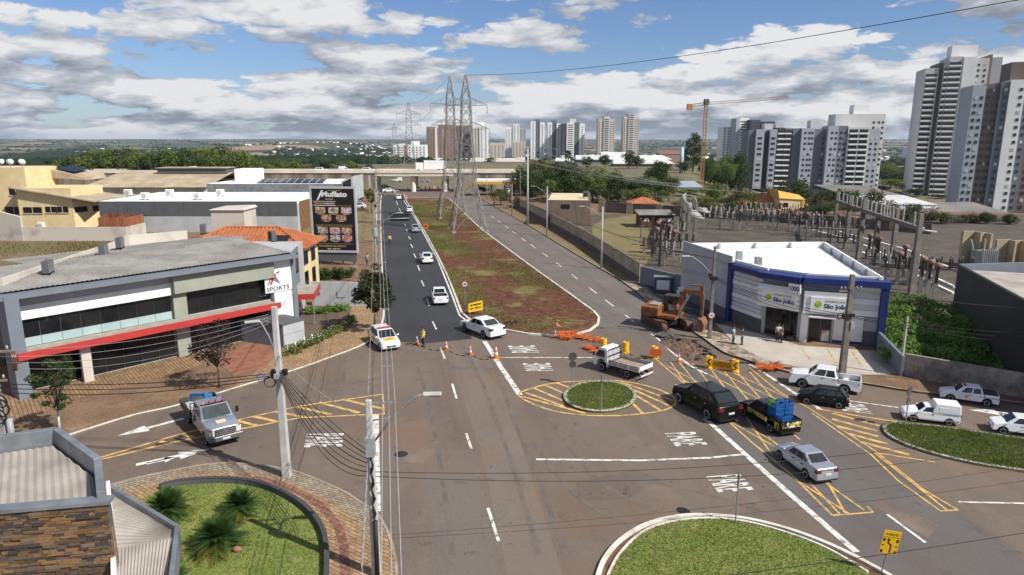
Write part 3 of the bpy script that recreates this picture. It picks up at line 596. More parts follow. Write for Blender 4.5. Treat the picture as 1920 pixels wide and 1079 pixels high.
  zt_ = s['tail'][1]; mb = MB(); w_ = .30 if 'bed' not in s and kind != 'box_van' else .13
  if kind == 'box_van': mb.box(-hl - .03, -hl + .05, sgn * (hw - .20) - .06, sgn * (hw - .20) + .06, .75, 1.05)
  else: mb.hexa([(-hl - .012, sgn * (hw * .87), zt_ - .26), (-hl + .16, sgn * (hw * .965), zt_ - .26), (-hl + .16, sgn * (hw * .8 - w_), zt_ - .26), (-hl - .02, sgn * (hw * .87 - w_), zt_ - .26)],
    [(-hl + .02, sgn * (hw * .86), zt_ - .06), (-hl + .18, sgn * (hw * .94), zt_ - .05), (-hl + .16, sgn * (hw * .8 - w_), zt_ - .06), (-hl + .015, sgn * (hw * .86 - w_), zt_ - .06)])
  mb.build('taillight', m_tail, t, local=True)
 mb = MB(); mb.box(hl - .1, hl + .055, -.36, .36, .40, .53); mb.build('grille', m_black, t, local=True)
 mb = MB(); mb.box(hl + .04, hl + .065, -.2, .2, .36, .42); mb.build('number_plate', m_plate, t, local=True)
 mb = MB(); mb.box(-hl - .062, -hl - .02, -.2, .2, .62, .74); mb.build('number_plate', m_plate, t, local=True)
 mb = MB(); mb.box(-hl - .04, -hl + .12, -hw * .8, hw * .8, .25, .34); mb.build('bumper_trim', m_black, t, local=True)
 if 'bed' in s:
  zt_ = s['tail'][1]; x0, x1b = s['tail'][0] + .02, s['rb'][0] - .05
  for sgn in (1, -1):
   mb = MB(); mb.box(x0, x1b, sgn * (hw - .10) - .045, sgn * (hw - .10) + .045, s['bed'] - .05, zt_ + .04); pretty(mb.build('bed_wall', col, t, local=True), .02)
  mb = MB(); mb.box(x0 - .04, x0 + .04, -hw + .14, hw - .14, s['bed'] - .05, zt_ + .035); pretty(mb.build('tailgate', col, t, local=True), .02)
  mb = MB(); mb.box(x0 + .05, x1b, -hw + .15, hw - .15, s['bed'] - .02, s['bed'] + .02); mb.build('bed_floor', P_bed, t, local=True)
  mb = MB(); mb.box(x1b - .01, x1b + .03, -hw + .15, hw - .15, s['bed'], zt_ + .02); mb.build('bed_front', P_bed, t, local=True)
 if kind == 'box_van':
  mb = MB(); X0, X1 = -2.06, .02; mb.hexa([(X0, -.80, .95), (X1, -.80, .95), (X1, .80, .95), (X0, .80, .95)], [(X0 + .05, -.74, 1.78), (X1 - .22, -.70, 1.80), (X1 - .22, .70, 1.80), (X0 + .05, .74, 1.78)]); pretty(mb.build('cargo_box', col, t, local=True), .09)
  for sgn in (1, -1):
   mb = MB(); mb.hexa([(-1.75, sgn * .795, 1.08), (-.45, sgn * .795, 1.08), (-.45, sgn * .74, 1.08), (-1.75, sgn * .74, 1.08)], [(-1.72, sgn * .765, 1.5), (-.48, sgn * .765, 1.5), (-.48, sgn * .70, 1.5), (-1.72, sgn * .70, 1.5)]); pretty(mb.build('side_panel', col, t, local=True), .02)
  mb = MB(); mb.box(-1.95, 1.9, -.845, .845, .40, .50); mb.build('rub_strip', mat('grey_trim', (.25, .22, .18), .6), t, local=True)
 add_wheels(t, (s['xf'], s['xr']), hw - .10, r); return t
def from_wheels(pf, pr, side, kind, z=0.0): # ground pixels of the wheels on the side we see
 a, b = Vector(G(*pf, z)), Vector(G(*pr, z)); s = SPEC[kind]; d = (a - b).normalized(); n = Vector((-d.y, d.x)); k = (a - b).length / (s['xf'] - s['xr'])
 k = max(.78, min(1.12, k)); mid = (a + b) / 2 - d * (s['xf'] + s['xr']) / 2 * k; c = mid - n * side * (s['W'] / 2 - .1) * k
 return (c.x, c.y, z), math.atan2(d.y, d.x), k
def put(name, label, cat, kind, col, pf, pr, side, z=0.0, **kw):
 loc, rz, k = from_wheels(pf, pr, side, kind, z); return car(name, label, cat, kind, col, loc, rz, k, **kw)
put('silver_sedan', 'silver four-door sedan driving on the yellow hatched lane', 'car', 'sedan', P_silver, (1463, 863), (1511, 898), 1)
put('black_suv', 'glossy black SUV beside the small roundabout island', 'car', 'suv', P_black, (1274, 756), (1327, 788), 1)
put('black_hatchback', 'small black hatchback in front of the white pickup', 'car', 'hatch', P_black, (1511, 758), (1572, 767), 1)
hil = put('white_pickup', 'large white double-cab pickup parked by the concrete pole', 'pickup', 'pickup', P_white, (1503, 727), (1582, 739), 1)
put('white_van', 'small white box van waiting beside the right grass island', 'van', 'box_van', P_white, (1711, 791), (1778, 799), 1)
pref = put('municipal_pickup', 'white small double-cab pickup parked at the stained block wall', 'pickup', 'mid_pickup', P_white, (1783, 753), (1847, 762), 1)
put('white_hatchback', 'white hatchback entering at the right edge behind the box van', 'car', 'hatch', P_white, (1884, 815), (1945, 823), 1)
put('white_sedan', 'long white sedan turning around the tip of the median', 'car', 'sedan_big', P_white, (872, 621), (907, 635), 1)
put('parked_sedan', 'pale grey sedan parked against the pharmacy side wall', 'car', 'sedan', paint('pale', (.55, .58, .62)), (1314, 570), (1279, 560), -1, .13)
tc = put('traffic_car', 'white traffic patrol hatchback with yellow stripes and red light bar', 'car', 'hatch', P_white, (712, 658), (695, 643), -1)
m_tyel = mat('traffic_yellow', (.72, .42, .04), .4, (.68, .38, .03)); m_red = mat('signal_red', (.42, .012, .015), .25, spec=.6)
mb = MB(); mb.box(.0, .24, -.52, .52, 1.50, 1.60); mb.build('light_bar', m_red, tc, local=True)
mb = MB(); s_ = SPEC['hatch']; pane(mb, [(1.72, -.5, .872), (1.72, .5, .872), (1.26, .5, .992), (1.26, -.5, .992)], 0, 1, 0, 1, .012, .05); mb.build('hood_stripe', m_tyel, tc, local=True)
for sg in (1, -1):
 mb = MB(); mb.box(-1.55, 1.0, sg * .862 - .014, sg * .862 + .014, .50, .76); mb.build('side_stripe', m_tyel, tc, local=True)
mb = MB(); text_on(mb, 'CMTU', (1.58, -.3, .93), (0, .6, 0), (-.18, 0, .047), .01); mb.build('hood_lettering', m_black, tc, local=True)
# municipal pickup: light bar, door decal and lettering
mb = MB(); mb.box(.3, .52, -.5, .5, 1.55, 1.64); mb.build('light_bar', m_red, pref, local=True)
mb = MB(); mb.box(-2.1, -1.05, -.66, .66, .98, 1.12); mb.build('black_cover', P_bed, pref, local=True)
mb = MB(); text_on(mb, 'PREFEITURA', (-1.0, .86, .72), (-1.15, 0, 0), (0, 0, .13), .01); mb.build('side_lettering', mat('blue_ink', (.03, .08, .25), .5), pref, local=True)
mb = MB(); mb.lathe([(.15, 0), (.15, .01)], n=14); b = mb.build('door_emblem', m_tyel, pref, local=True); b.rotation_euler = (R(90), 0, 0); b.location = (.25, .862, .68)
# market pickup: colourful side print, bed full of blue crates
mk_loc = from_wheels((1395, 780), (1445, 811), 1, 'small_pickup')
mkp = car('produce_pickup', 'dark small pickup with fruit print sides and blue crates in its bed', 'pickup', 'small_pickup', P_black, *mk_loc)
m_fruit = mat('fruit_print', (.25, .35, .03), .45, (.55, .30, .03), scale=3.5, detail=2, lo=.48, hi=.52)
overlay(m_fruit, noise_fac(m_fruit, 4.5, .60, .62, coord='Object', off=(3, 0, 0), detail=1), (.7, .7, .62)); overlay(m_fruit, noise_fac(m_fruit, 5, .62, .64, coord='Object', off=(8, 2, 0), detail=1), (.40, .03, .02)); overlay(m_fruit, noise_fac(m_fruit, 3, .56, .58, coord='Object', off=(1, 12, 0), detail=1), (.02, .025, .02))
for sg in (1, -1):
 mb = MB(); mb.box(-1.0, 1.0, sg * .845 - .012, sg * .845 + .012, .45, .86); mb.box(-2.1, -1.72, sg * .835 - .012, sg * .835 + .012, .45, .92); mb.build('side_print', m_fruit, mkp, local=True)
mb = MB(); mb.box(-2.265, -2.24, -.66, .66, .62, .96); mb.build('tail_print', m_fruit, mkp, local=True)
m_crate = mat('crate_blue', (.012, .10, .32), .5, (.01, .075, .25)); m_crate_g = mat('crate_green', (.10, .22, .03), .5)
def crate_mesh():
 mb = MB(); a, b, h = .29, .20, .30
 for x0, x1, y0, y1 in ((-a, a, -b, -b + .02), (-a, a, b - .02, b), (-a, -a + .02, -b + .02, b - .02), (a - .02, a, -b + .02, b - .02)):
  mb.box(x0, x1, y0, y1, 0, .05); mb.box(x0, x1, y0, y1, .09, .14); mb.box(x0, x1, y0, y1, .18, .22); mb.box(x0, x1, y0, y1, .25, h)
  for f in (0, .33, .66, .97):
   xa = x0 + (x1 - x0) * f; ya = y0 + (y1 - y0) * f
   if x1 - x0 > .1: mb.box(xa, min(x1, xa + .03), y0, y1, .05, .25)
   else: mb.box(x0, x1, ya, min(y1, ya + .03), .05, .25)
 mb.box(-a + .02, a - .02, -b + .02, b - .02, 0, .015); return mb
CR = crate_mesh().mesh('produce_crate', m_crate); CRG = crate_mesh().mesh('produce_crate', m_crate_g)
mkM = MW[mkp.name]
def crate(lx, ly, lz, lab, rz=0, me=CR):
 o = bpy.data.objects.new('produce_crate', me); C.objects.link(o); o.location = mkM @ Vector((lx, ly, lz)); o.rotation_euler = (0, 0, mk_loc[1] + R(90) + rz); k = mk_loc[2] * 1.05; o.scale = (k, k, k)
 tag(o, lab, 'crate', 'crates on the produce pickup')
rows = [('front', -.90), ('middle', -1.32)]
for rn, lx in rows:
 for cn, ly in (('left', .34), ('right', -.34)):
  for k, lv in enumerate(('bottom', 'second', 'third', 'top')):
   crate(lx, ly, .65 + k * .315, f'{"green" if (k == 3 and rn == "front" and cn == "left") else "blue"} crate, {lv} of the {cn} stack, {rn} row behind the pickup cab', 0, CRG if (k == 3 and rn == 'front' and cn == 'left') else CR)
crate(-1.80, .3, .65, 'blue crate at the tailgate on the left, under a tilted crate'); crate(-1.80, -.32, .65, 'blue crate at the tailgate on the right side'); crate(-1.80, .3, .97, 'blue crate lying on top at the tailgate of the produce pickup', .15)
# flatbed truck
def flatbed():
 pf, pr = Vector(G(1128, 695)), Vector(G(1177, 709)); d = (pf - pr).normalized(); n = Vector((-d.y, d.x)); k = .98; c = (pf + pr) / 2 - n * .72 * k
 t = thing('flatbed_truck', 'white cab-over flatbed truck with grey dropside bed above the roundabout', 'truck', (c.x, c.y, 0), math.atan2(d.y, d.x), None, k)
 mb = MB(); hw = .86 # cab
 pr_ = [(.72, .42), (.74, .62), (.86, .92), (1.22, 1.04), (1.58, .92), (1.70, .62), (1.72, .42), (2.05, .42), (2.10, .75), (2.02, 1.15), (1.55, 1.88), (1.35, 1.98), (.82, 1.98), (.66, 1.80), (.62, .42)]
 L_ = [(x, hw - .06 * max(0, z - 1) ** 1.2, z) for x, z in pr_]; R_ = [(x, -y, z) for x, y, z in L_]; m_ = len(pr_)
 mb.add(L_ + R_, [tuple(range(m_)), tuple(range(m_, 2 * m_))[::-1]] + [(i, (i + 1) % m_, m_ + (i + 1) % m_, m_ + i) for i in range(m_)]); pretty(mb.build('cab', P_white, t, local=True), .07)
 mb = MB(); pane(mb, [(2.0, -hw + .02, 1.16), (2.0, hw - .02, 1.16), (1.57, hw - .08, 1.86), (1.57, -hw + .08, 1.86)], .06, .94, .05, .95, .03); mb.build('windshield', m_glass, t, local=True)
 for sg in (1, -1):
  mb = MB(); y = sg * (hw + .004); y2 = sg * (hw - .05 + .006)
  mb.hexa([(.92, y, 1.2), (1.86, y, 1.2), (1.86, y - sg * .03, 1.2), (.92, y - sg * .03, 1.2)], [(.94, y2, 1.76), (1.52, y2, 1.76), (1.52, y2 - sg * .03, 1.76), (.94, y2 - sg * .03, 1.76)]); mb.build('side_window', m_glass, t, local=True)
  mb = MB(); mb.box(1.98, 2.09, sg * .62 - .16, sg * .62 + .16, .74, .92); mb.build('headlight', m_lamp, t, local=True)
  mb = MB(); mb.bar((1.8, sg * .85, 1.3), (1.85, sg * 1.08, 1.4), .03); mb.box(1.80, 1.88, sg * 1.1 - .07, sg * 1.1 + .07, 1.25, 1.55); mb.build('mirror', m_black, t, local=True)
 mb = MB(); text_on(mb, 'TRANSPORTES', (1.62, hw + .012, 1.06), (-.75, 0, 0), (0, 0, .09), .01); mb.build('door_lettering', mat('grey_ink', (.08, .10, .16), .6), t, local=True)
 mb = MB()
 for sg in (1, -1): mb.box(-2.45, 1.6, sg * .38 - .05, sg * .38 + .05, .45, .62)
 mb.box(-.3, .3, .45, .8, .35, .6); mb.box(-.9, -.5, -.75, -.45, .35, .62); mb.build('chassis', m_black, t, local=True)
 mw_ = mat('worn_wood', (.36, .28, .21), .9, (.22, .16, .12), scale=4); mgb = mat('bed_grey', (.33, .34, .35), .6, (.22, .22, .22))
 for k_ in range(6): mb = MB(); mb.box(-2.45, .52, -.9 + k_ * .3 + .004, -.9 + (k_ + 1) * .3 - .004, .80, .85); mb.build('floor_plank', mw_, t, local=True)
 for sg in (1, -1):
  for kk, z0 in enumerate((.87, 1.03)): mb = MB(); mb.box(-2.44, .5, sg * .91 - .02, sg * .91 + .02, z0, z0 + .13); mb.build('side_board', mgb, t, local=True)
  for x in (-2.42, -1.45, -.5, .47): mb = MB(); mb.box(x - .03, x + .03, sg * .94 - .015, sg * .94 + .015, .78, 1.19); mb.build('stake', P_white, t, local=True)
  mb = MB(); mb.box(-2.5, .55, sg * .94 - .02, sg * .94 + .02, .76, .81); mb.build('bed_rail', P_white, t, local=True)
  mb = MB(); mb.box(-2.5, -2.44, sg * .75 - .1, sg * .75 + .1, .55, .66); mb.build('taillight', m_tail, t, local=True)
 mb = MB(); mb.box(-2.48, -2.44, -.9, .9, .84, 1.18); mb.build('tailgate', P_white, t, local=True)
 mb = MB(); mb.bar((-2.55, -.85, .42), (-2.55, .85, .42), .07, .12); mb.build('rear_bumper', m_plate, t, local=True)
 mb = MB()
 for y in [-.85 + .17 * i for i in range(11)]: mb.bar((.54, y, .85), (.54, y, 1.95), .03)
 for z in (.9, 1.4, 1.93): mb.bar((.54, -.88, z), (.54, .88, z), .05)
 mb.build('headboard_grille', m_black, t, local=True)
 add_wheels(t, (1.2, -1.25), .74, .34)
flatbed()
# crew-cab tow truck
def tow_truck():
 pf, pr = Vector(G(394, 841)), Vector(G(354, 791)); d = (pf - pr).normalized(); n = Vector((-d.y, d.x)); c = (pf + pr) / 2 + n * .85
 t = thing('service_truck', 'silver crew-cab service truck carrying a blue hoist in its bed', 'truck', (c.x, c.y, 0), math.atan2(d.y, d.x), None, 1.0); hw = 1.0
 pf_ = [(-.75, .55), (1.35, .55)] + [(1.95 + .5 * math.cos(math.pi * (1 - k / 8)), .42 + .5 * math.sin(math.pi * (1 - k / 8))) for k in range(9)] + [(2.85, .5), (2.88, .9), (2.80, 1.22), (1.42, 1.36), (-.75, 1.36)]
 pf_ = [(x, max(z, .5)) for x, z in pf_]; mb = MB(); m_ = len(pf_)
 yw = lambda x, z: hw - .05 * max(0, z - .9) - (.10 if x > 2.6 else 0)
 L_ = [(x, yw(x, z), z) for x, z in pf_]; R_ = [(x, -y, z) for x, y, z in L_]; C_ = [(x, 0, z + (.05 if z > 1.1 else 0)) for x, y, z in L_]
 mb.add(L_ + R_ + C_, [tuple(range(m_)), tuple(range(m_, 2 * m_))[::-1]] + [(i, (i + 1) % m_, 2 * m_ + (i + 1) % m_, 2 * m_ + i) for i in range(m_)] + [(2 * m_ + i, 2 * m_ + (i + 1) % m_, m_ + (i + 1) % m_, m_ + i) for i in range(m_)]); pretty(mb.build('body', P_grey, t, local=True), .06)
 a = [(1.42, .93, 1.32), (-.75, .93, 1.32), (-.68, .80, 2.02), (.72, .80, 2.02)]; b = [(x, -y, z) for x, y, z in a]
 mb = MB(); mb.add(a + b, [(0, 1, 2, 3), (7, 6, 5, 4), (0, 3, 7, 4), (3, 2, 6, 7), (1, 5, 6, 2), (0, 4, 5, 1)]); pretty(mb.build('cabin', P_grey, t, local=True), .08)
 mb = MB(); pane(mb, [b[0], a[0], a[3], b[3]], .05, .95, .1, .93, .014); mb.build('windshield', m_glass_lt, t, local=True)
 mb = MB(); pane(mb, [a[1], b[1], b[2], a[2]], .1, .9, .2, .85, .014); mb.build('rear_window', m_glass, t, local=True)
 for sg in (1, -1):
  for u0, u1 in ((.2, .55), (.6, .93)):
   mb = MB()
   if sg > 0: pane(mb, a, u0, u1, .16, .86, -.01, .014)
   else: pane(mb, [b[1], b[0], b[3], b[2]], 1 - u1, 1 - u0, .16, .86, -.01, .014)
   mb.v = [(x, y + sg * .022, z) for x, y, z in mb.v]; mb.build('side_window', m_glass, t, local=True)
  mb = MB(); mb.bar((1.15, sg * .93, 1.4), (1.12, sg * 1.22, 1.5), .035); mb.bar((1.15, sg * .93, 1.6), (1.12, sg * 1.22, 1.65), .035); mb.box(1.06, 1.16, sg * 1.24 - .09, sg * 1.24 + .09, 1.36, 1.74); pretty(mb.build('mirror', m_black, t, local=True), .02)
  mb = MB(); mb.box(2.74, 2.9, sg * .76 - .15, sg * .76 + .15, .86, 1.14); pretty(mb.build('headlight', m_lamp, t, local=True), .02)
  mb = MB(); mb.box(2.72, 2.88, sg * .76 - .15, sg * .76 + .15, 1.14, 1.2); mb.build('indicator', m_amber, t, local=True)
 mb = MB(); mb.box(2.80, 2.93, -.6, .6, .82, 1.18); mb.build('grille', m_black, t, local=True)
 for z in (.88, 1.0, 1.12): mb = MB(); mb.box(2.92, 2.95, -.58, .58, z - .035, z + .035); mb.build('grille_bar', m_chrome, t, local=True)
 mb = MB(); mb.box(2.92, 2.96, -.05, .05, .84, 1.16); mb.build('grille_bar', m_chrome, t, local=True)
 mb = MB(); mb.box(2.82, 3.06, -.98, .98, .50, .80); pretty(mb.build('bumper', mat('bumper_grey', (.20, .21, .22), .35, metal=.6), t, local=True), .04)
 mb = MB(); mb.box(3.05, 3.08, -.22, .22, .58, .70); mb.build('number_plate', m_plate, t, local=True)
 mb = MB(); pane(mb, [(2.2, -.28, 1.345), (2.2, .28, 1.345), (1.85, .28, 1.37), (1.85, -.28, 1.37)], 0, 1, 0, 1, .02, .04); mb.build('hood_decal', mat('decal_cream', (.62, .52, .38), .5, (.6, .25, .08), scale=9, lo=.55, hi=.6), t, local=True)
 mb = MB(); mb.bar((.62, -.7, 2.06), (.62, .7, 2.06), .1, .05); mb.build('roof_rack', m_black, t, local=True)
 for i, y in enumerate((-.6, -.2, .2, .6)): mb = MB(); mb.lathe([(.09, 0), (.09, .1), (.05, .17)], (.62, y, 2.08), 10); mb.build('beacon', m_amber if i == 0 else m_red, t, True, local=True)
 mb = MB()
 for sg in (1, -1): mb.box(-3.3, .0, sg * .42 - .06, sg * .42 + .06, .55, .75)
 mb.build('chassis', m_black, t, local=True)
 bd = mat('bed_steel', (.055, .05, .045), .7, (.10, .085, .07)); mb = MB(); mb.box(-3.45, -.95, -1.05, 1.05, .78, .86); mb.build('bed_floor', bd, t, local=True)
 for sg in (1, -1): mb = MB(); mb.box(-3.45, -.95, sg * 1.05 - .03, sg * 1.05 + .03, .86, 1.35); mb.build('bed_wall', bd, t, local=True)
 mb = MB(); mb.box(-3.48, -3.42, -1.02, 1.02, .86, 1.35); mb.build('tailgate', bd, t, local=True)
 mb = MB()
 for y in (-1.0, -.5, 0, .5, 1.0): mb.bar((-.92, y, .86), (-.92, y, 1.75), .05)
 for z in (1.3, 1.75): mb.bar((-.92, -1.0, z), (-.92, 1.0, z), .05)
 mb.build('headache_rack', m_black, t, local=True)
 blu = mat('hoist_blue', (.02, .20, .52), .4, (.02, .16, .42)); mb = MB(); mb.box(-1.45, -1.25, -.02, .22, .86, 2.05); mb.box(-1.62, -1.5, .35, .5, .86, 1.9); mb.bar((-1.35, .1, 2.0), (-2.6, -.55, 1.75), .16, .2); mb.bar((-2.6, -.55, 1.75), (-2.75, -.62, .9), .12); mb.bar((-1.55, .42, 1.85), (-1.35, .1, 1.95), .1); mb.build('hoist', blu, t, local=True)
 mb = MB(); mb.lathe([(.20, -.16), (.24, 0), (.20, .16)], (-1.75, -.1, 1.35), 12); mb.build('motor', mat('hoist_orange', (.52, .10, .03), .5), t, True, local=True)
 mb = MB(); mb.box(-2.6, -1.9, -.95, -.35, .86, 1.3); mb.box(-2.2, -1.6, -.2, .25, .86, 1.15); mb.build('load', mat('white_load', (.55, .55, .56), .7, (.3, .3, .3), scale=4), t, local=True)
 mb = MB(); mb.lathe([(.22, 0), (.22, .2)], (-1.4, .75, .9), 12); mb.build('cable_reel', mat('reel_cream', (.5, .42, .28), .7), t, local=True)
 add_wheels(t, (1.95, -2.25), .86, .42, .8)
tow_truck()
# cars along the avenue (far) : heading up the avenue
AV = math.atan2(1, -.19)
def avcar(name, label, kind, col, px, rz=AV, z=0.0, cat='car', k=1.0, **kw):
 g = G(*px, z); d = Vector((math.cos(rz), math.sin(rz))); off = SPEC[kind]['L'] / 2 * k; c = Vector(g) + d * (off if math.sin(rz) > .5 else 0)
 return car(name, label, cat, kind, col, (c.x, c.y, z), rz, k, **kw)
avcar('white_pickup', 'white single-cab pickup driving up the fresh black asphalt', 'small_pickup', P_white, (827, 574), cat='pickup', k=1.06)
avcar('white_car', 'white sedan in the right lane ahead of the pickup', 'sedan', P_white, (802, 496))
avcar('silver_car', 'silver sedan halfway up the avenue near the dark traffic panel', 'sedan', P_silver, (780, 437), far=True)
avcar('white_car', 'white hatchback near the far end of the median', 'hatch', P_white, (768.5, 399), far=True)
avcar('white_car', 'white car at the end of the fresh asphalt before the crossing', 'hatch', P_white, (748, 375), far=True)
avcar('white_car', 'white car crossing below the viaduct on the left', 'sedan', P_white, (729, 361), R(8), far=True)
avcar('white_car', 'white car crossing below the viaduct beside the pillar', 'sedan', P_white, (784, 358), R(180), far=True)
avcar('dark_car', 'dark car beneath the viaduct next to the left wall', 'hatch', P_black, (722, 353.5), R(30), far=True)
avcar('grey_car', 'dark grey car stopped at the kerb near the left poles', 'hatch', paint('grey', (.10, .11, .12)), (714, 367), far=True)
avcar('white_van', 'white van seen under the viaduct opening, left of the pillar', 'box_van', P_white, (745, 341), R(180), far=True, cat='van')
avcar('silver_car', 'silver car seen under the viaduct opening, right of the pillar', 'sedan', P_silver, (797, 341.5), R(180), far=True)
avcar('white_car', 'white car parked behind the large billboard', 'hatch', P_white, (672, 391), R(175), .13, far=True)
for i, (x, lab) in enumerate(((1012, 'dark'), )): pass
for x, y, c, l in ((936, 364, P_black, 'black car parked at the left end of the filling station'), (952, 363, P_white, 'white car parked under the filling station canopy'), (968, 362, P_black, 'dark car parked at the right end of the filling station')): avcar('parked_car', l, 'hatch', c, (x, y), R(100), .13, far=True)
# motorcycle
def motorcycle(px, rz, label):
 g = G(*px); t = thing('motorcycle', label, 'motorcycle', (*g, 0), rz)
 for x in (-.62, .62): mb = MB(); mb.lathe([(.22, -.05), (.30, -.05), (.30, .05), (.22, .05)], n=12); w = mb.build('wheel', m_tyre, t, local=True); w.rotation_euler = (R(90), 0, 0); w.location = (x, 0, .3)
 mb = MB(); mb.box(-.5, .3, -.14, .14, .35, .75); mb.bar((.3, 0, .75), (.62, 0, .3), .08); mb.bar((.25, -.33, 1.0), (.25, .33, 1.0), .04); mb.box(-.7, .1, -.13, .13, .74, .82); mb.build('frame', m_black, t, local=True)
motorcycle((755, 374), AV, 'small motorcycle beside the white car at the far crossing')
# --- people
m_skin = mat('skin', (.30, .17, .11), .6, (.26, .14, .09)); m_hair = mat('dark_hair', (.02, .015, .012), .7)
def skin_obj(name, joints, edges, rad, m, parent, root=0, sub=1):
 me = bpy.data.meshes.new(name); me.from_pydata(joints, edges, []); me.materials.append(m)
 o = bpy.data.objects.new(name, me); C.objects.link(o); o.parent = parent
 md = o.modifiers.new('skin', 'SKIN'); sv = me.skin_vertices[0].data
 for i, r in enumerate(rad): sv[i].radius = (r, r) if not isinstance(r, tuple) else r; sv[i].use_root = (i == root)
 md.use_smooth_shade = True; s = o.modifiers.new('sub', 'SUBSURF'); s.levels = sub; s.render_levels = sub; return o
def person(label, px, rz, shirt, trousers, z=0.0, h=1.74, stride=.0, bend=0.0, arms=((.0, .0), (.0, .0)), vest=None, cap=None, seat=False, group=None, lift=0):
 g = G(*px, z); t = thing('person', label, 'person', (*g, z + lift), rz, group, h / 1.74)
 B = math.sin(bend); K = math.cos(bend)
 def up(y, z_): return (B * (z_ - .95) + y, 0, .95 + K * (z_ - .95)) if z_ > .95 else (y, 0, z_)
 P = dict(pel=(0, 0, .95), waist=up(0, 1.08), chest=up(0, 1.30), neck=up(.0, 1.47), head0=up(.01, 1.56), head1=up(.015, 1.66), head2=up(.005, 1.735), nose=up(.12, 1.63))
 J = [P['pel'], P['waist'], P['chest'], P['neck'], P['head0'], P['head1'], P['head2']]; E_ = [(0, 1), (1, 2), (2, 3), (3, 4), (4, 5), (5, 6)]
 Rd = [.125, .12, .15, .06, .085, .10, .06]
 def add(p, r, par): J.append(p); Rd.append(r); E_.append((par, len(J) - 1)); return len(J) - 1
 legs = []
 for sg in (1, -1):
  st = stride * sg
  a = add((.0, sg * .10, .86), .095, 0); k = add((st * .35 + .03, sg * .10, .50), .065, a); f = add((st * .8 - .02, sg * .10, .09), .042, k); toe = add((st * .8 + .17, sg * .115, .035), .035, f); legs.append((a, k, f, toe))
 armi = []
 for sg, (fw, out) in zip((1, -1), arms):
  c = P['chest']; s0 = add((c[0] + .0, sg * .18, c[2] + .10), .06, 2)
  ex, ez = math.sin(fw * .7) * .28, -math.cos(fw * .7) * .28
  el = add((c[0] + ex, sg * (.24 + out * .1), c[2] + .08 + ez), .043, s0)
  wx, wz = math.sin(fw * 1.3) * .25, -math.cos(fw * 1.3) * .25
  w = add((J[el][0] + wx + .02, sg * (.25 + out * .15), J[el][2] + wz), .03, el)
  dx, dz = math.sin(fw * 1.3), -math.cos(fw * 1.3)
  pm = add((J[w][0] + dx * .07, J[w][1], J[w][2] + dz * .07), .028, w)
  for q, (oy, ln) in enumerate(((-.024, .075), (-.008, .085), (.008, .08), (.024, .065))):
   kn = add((J[pm][0] + dx * .03 + .004, J[pm][1] + oy, J[pm][2] + dz * .03), .0095, pm); add((J[kn][0] + dx * ln * .6 + .02, J[kn][1], J[kn][2] + dz * ln * .6), .008, kn)
  th_ = add((J[w][0] + dx * .03 + .03, J[w][1] - sg * .005, J[w][2] + dz * .03), .011, w); add((J[th_][0] + .02, J[th_][1], J[th_][2] + dz * .04), .009, th_)
  armi.append((s0, el, w))
 skin_obj('body', J, E_, Rd, m_skin, t)
 # face: nose, ears, eyes, mouth
 hx, _, hz_ = P['head1']; mb = MB(); mb.hexa([(hx + .095, -.014, hz_ - .05), (hx + .125, -.012, hz_ - .05), (hx + .125, .012, hz_ - .05), (hx + .095, .014, hz_ - .05)], [(hx + .085, -.006, hz_ + .005), (hx + .10, -.006, hz_ + .005), (hx + .10, .006, hz_ + .005), (hx + .085, .006, hz_ + .005)])
 for sg in (1, -1): mb.ball((hx, sg * .10, hz_ - .02), .02, .012, .03, 6, 4)
 mb.build('face_details', m_skin, t, local=True)
 mb = MB()
 for sg in (1, -1): mb.ball((hx + .088, sg * .034, hz_ + .005), .014, .014, .01, 6, 4)
 mb.box(hx + .09, hx + .10, -.025, .025, hz_ - .078, hz_ - .07); mb.build('eyes_and_mouth', m_hair, t, local=True)
 # hair or cap
 mb = MB(); mb.ball((hx - .015, 0, hz_ + .035), .112, .105, .095, 12, 8); mb.v = [(x, y, max(z_, hz_ - .01 + (.06 if x > hx + .05 else 0))) for x, y, z_ in mb.v]
 if cap is not None: mb.box(hx + .06, hx + .19, -.07, .07, hz_ + .05, hz_ + .065)
 mb.build('cap' if cap is not None else 'hair', cap or m_hair, t, True, local=True)
 # clothes
 tj = [(0, 0, .97), (0, 0, .90)]; te = [(0, 1)]; tr = [.15, .14]
 for sg, l in zip((1, -1), legs):
  k0 = len(tj); tj += [J[l[0]], J[l[1]], (J[l[2]][0], J[l[2]][1], .13)]; tr += [.115, .088, .075]; te += [(1, k0), (k0, k0 + 1), (k0 + 1, k0 + 2)]
 skin_obj('trousers', tj, te, tr, trousers, t)
 sj = [P['pel'], P['waist'], P['chest'], (P['neck'][0], 0, P['neck'][2] - .04)]; se = [(0, 1), (1, 2), (2, 3)]; sr = [.15, .145, .175, .08]
 for sg, a in zip((1, -1), armi):
  k0 = len(sj); m_ = tuple((J[a[0]][i] * .35 + J[a[1]][i] * .65) for i in range(3)); sj += [J[a[0]], m_]; sr += [.08, .072]; se += [(2, k0), (k0, k0 + 1)]
  if vest is not None: sj.append(J[a[2]]); sr.append(.045); se.append((k0 + 1, k0 + 2))
 skin_obj('shirt', sj, se, sr, vest or shirt, t)
 for l in legs:
  f = J[l[2]]; mb = MB(); mb.box(f[0] - .08, f[0] + .20, f[1] - .05, f[1] + .05, .0, .10); pretty(mb.build('shoe', m_hair, t, local=True), .03)
 if vest is not None:
  for zz in (1.05, 1.25): mb = MB(); x, _, z_ = up(0, zz); mb.lathe([(.178, -.025), (.18, 0), (.178, .025)], (x, 0, z_), 14); mb.build('reflective_band', mat('reflective', (.62, .62, .58), .4), t, local=True)
 return t
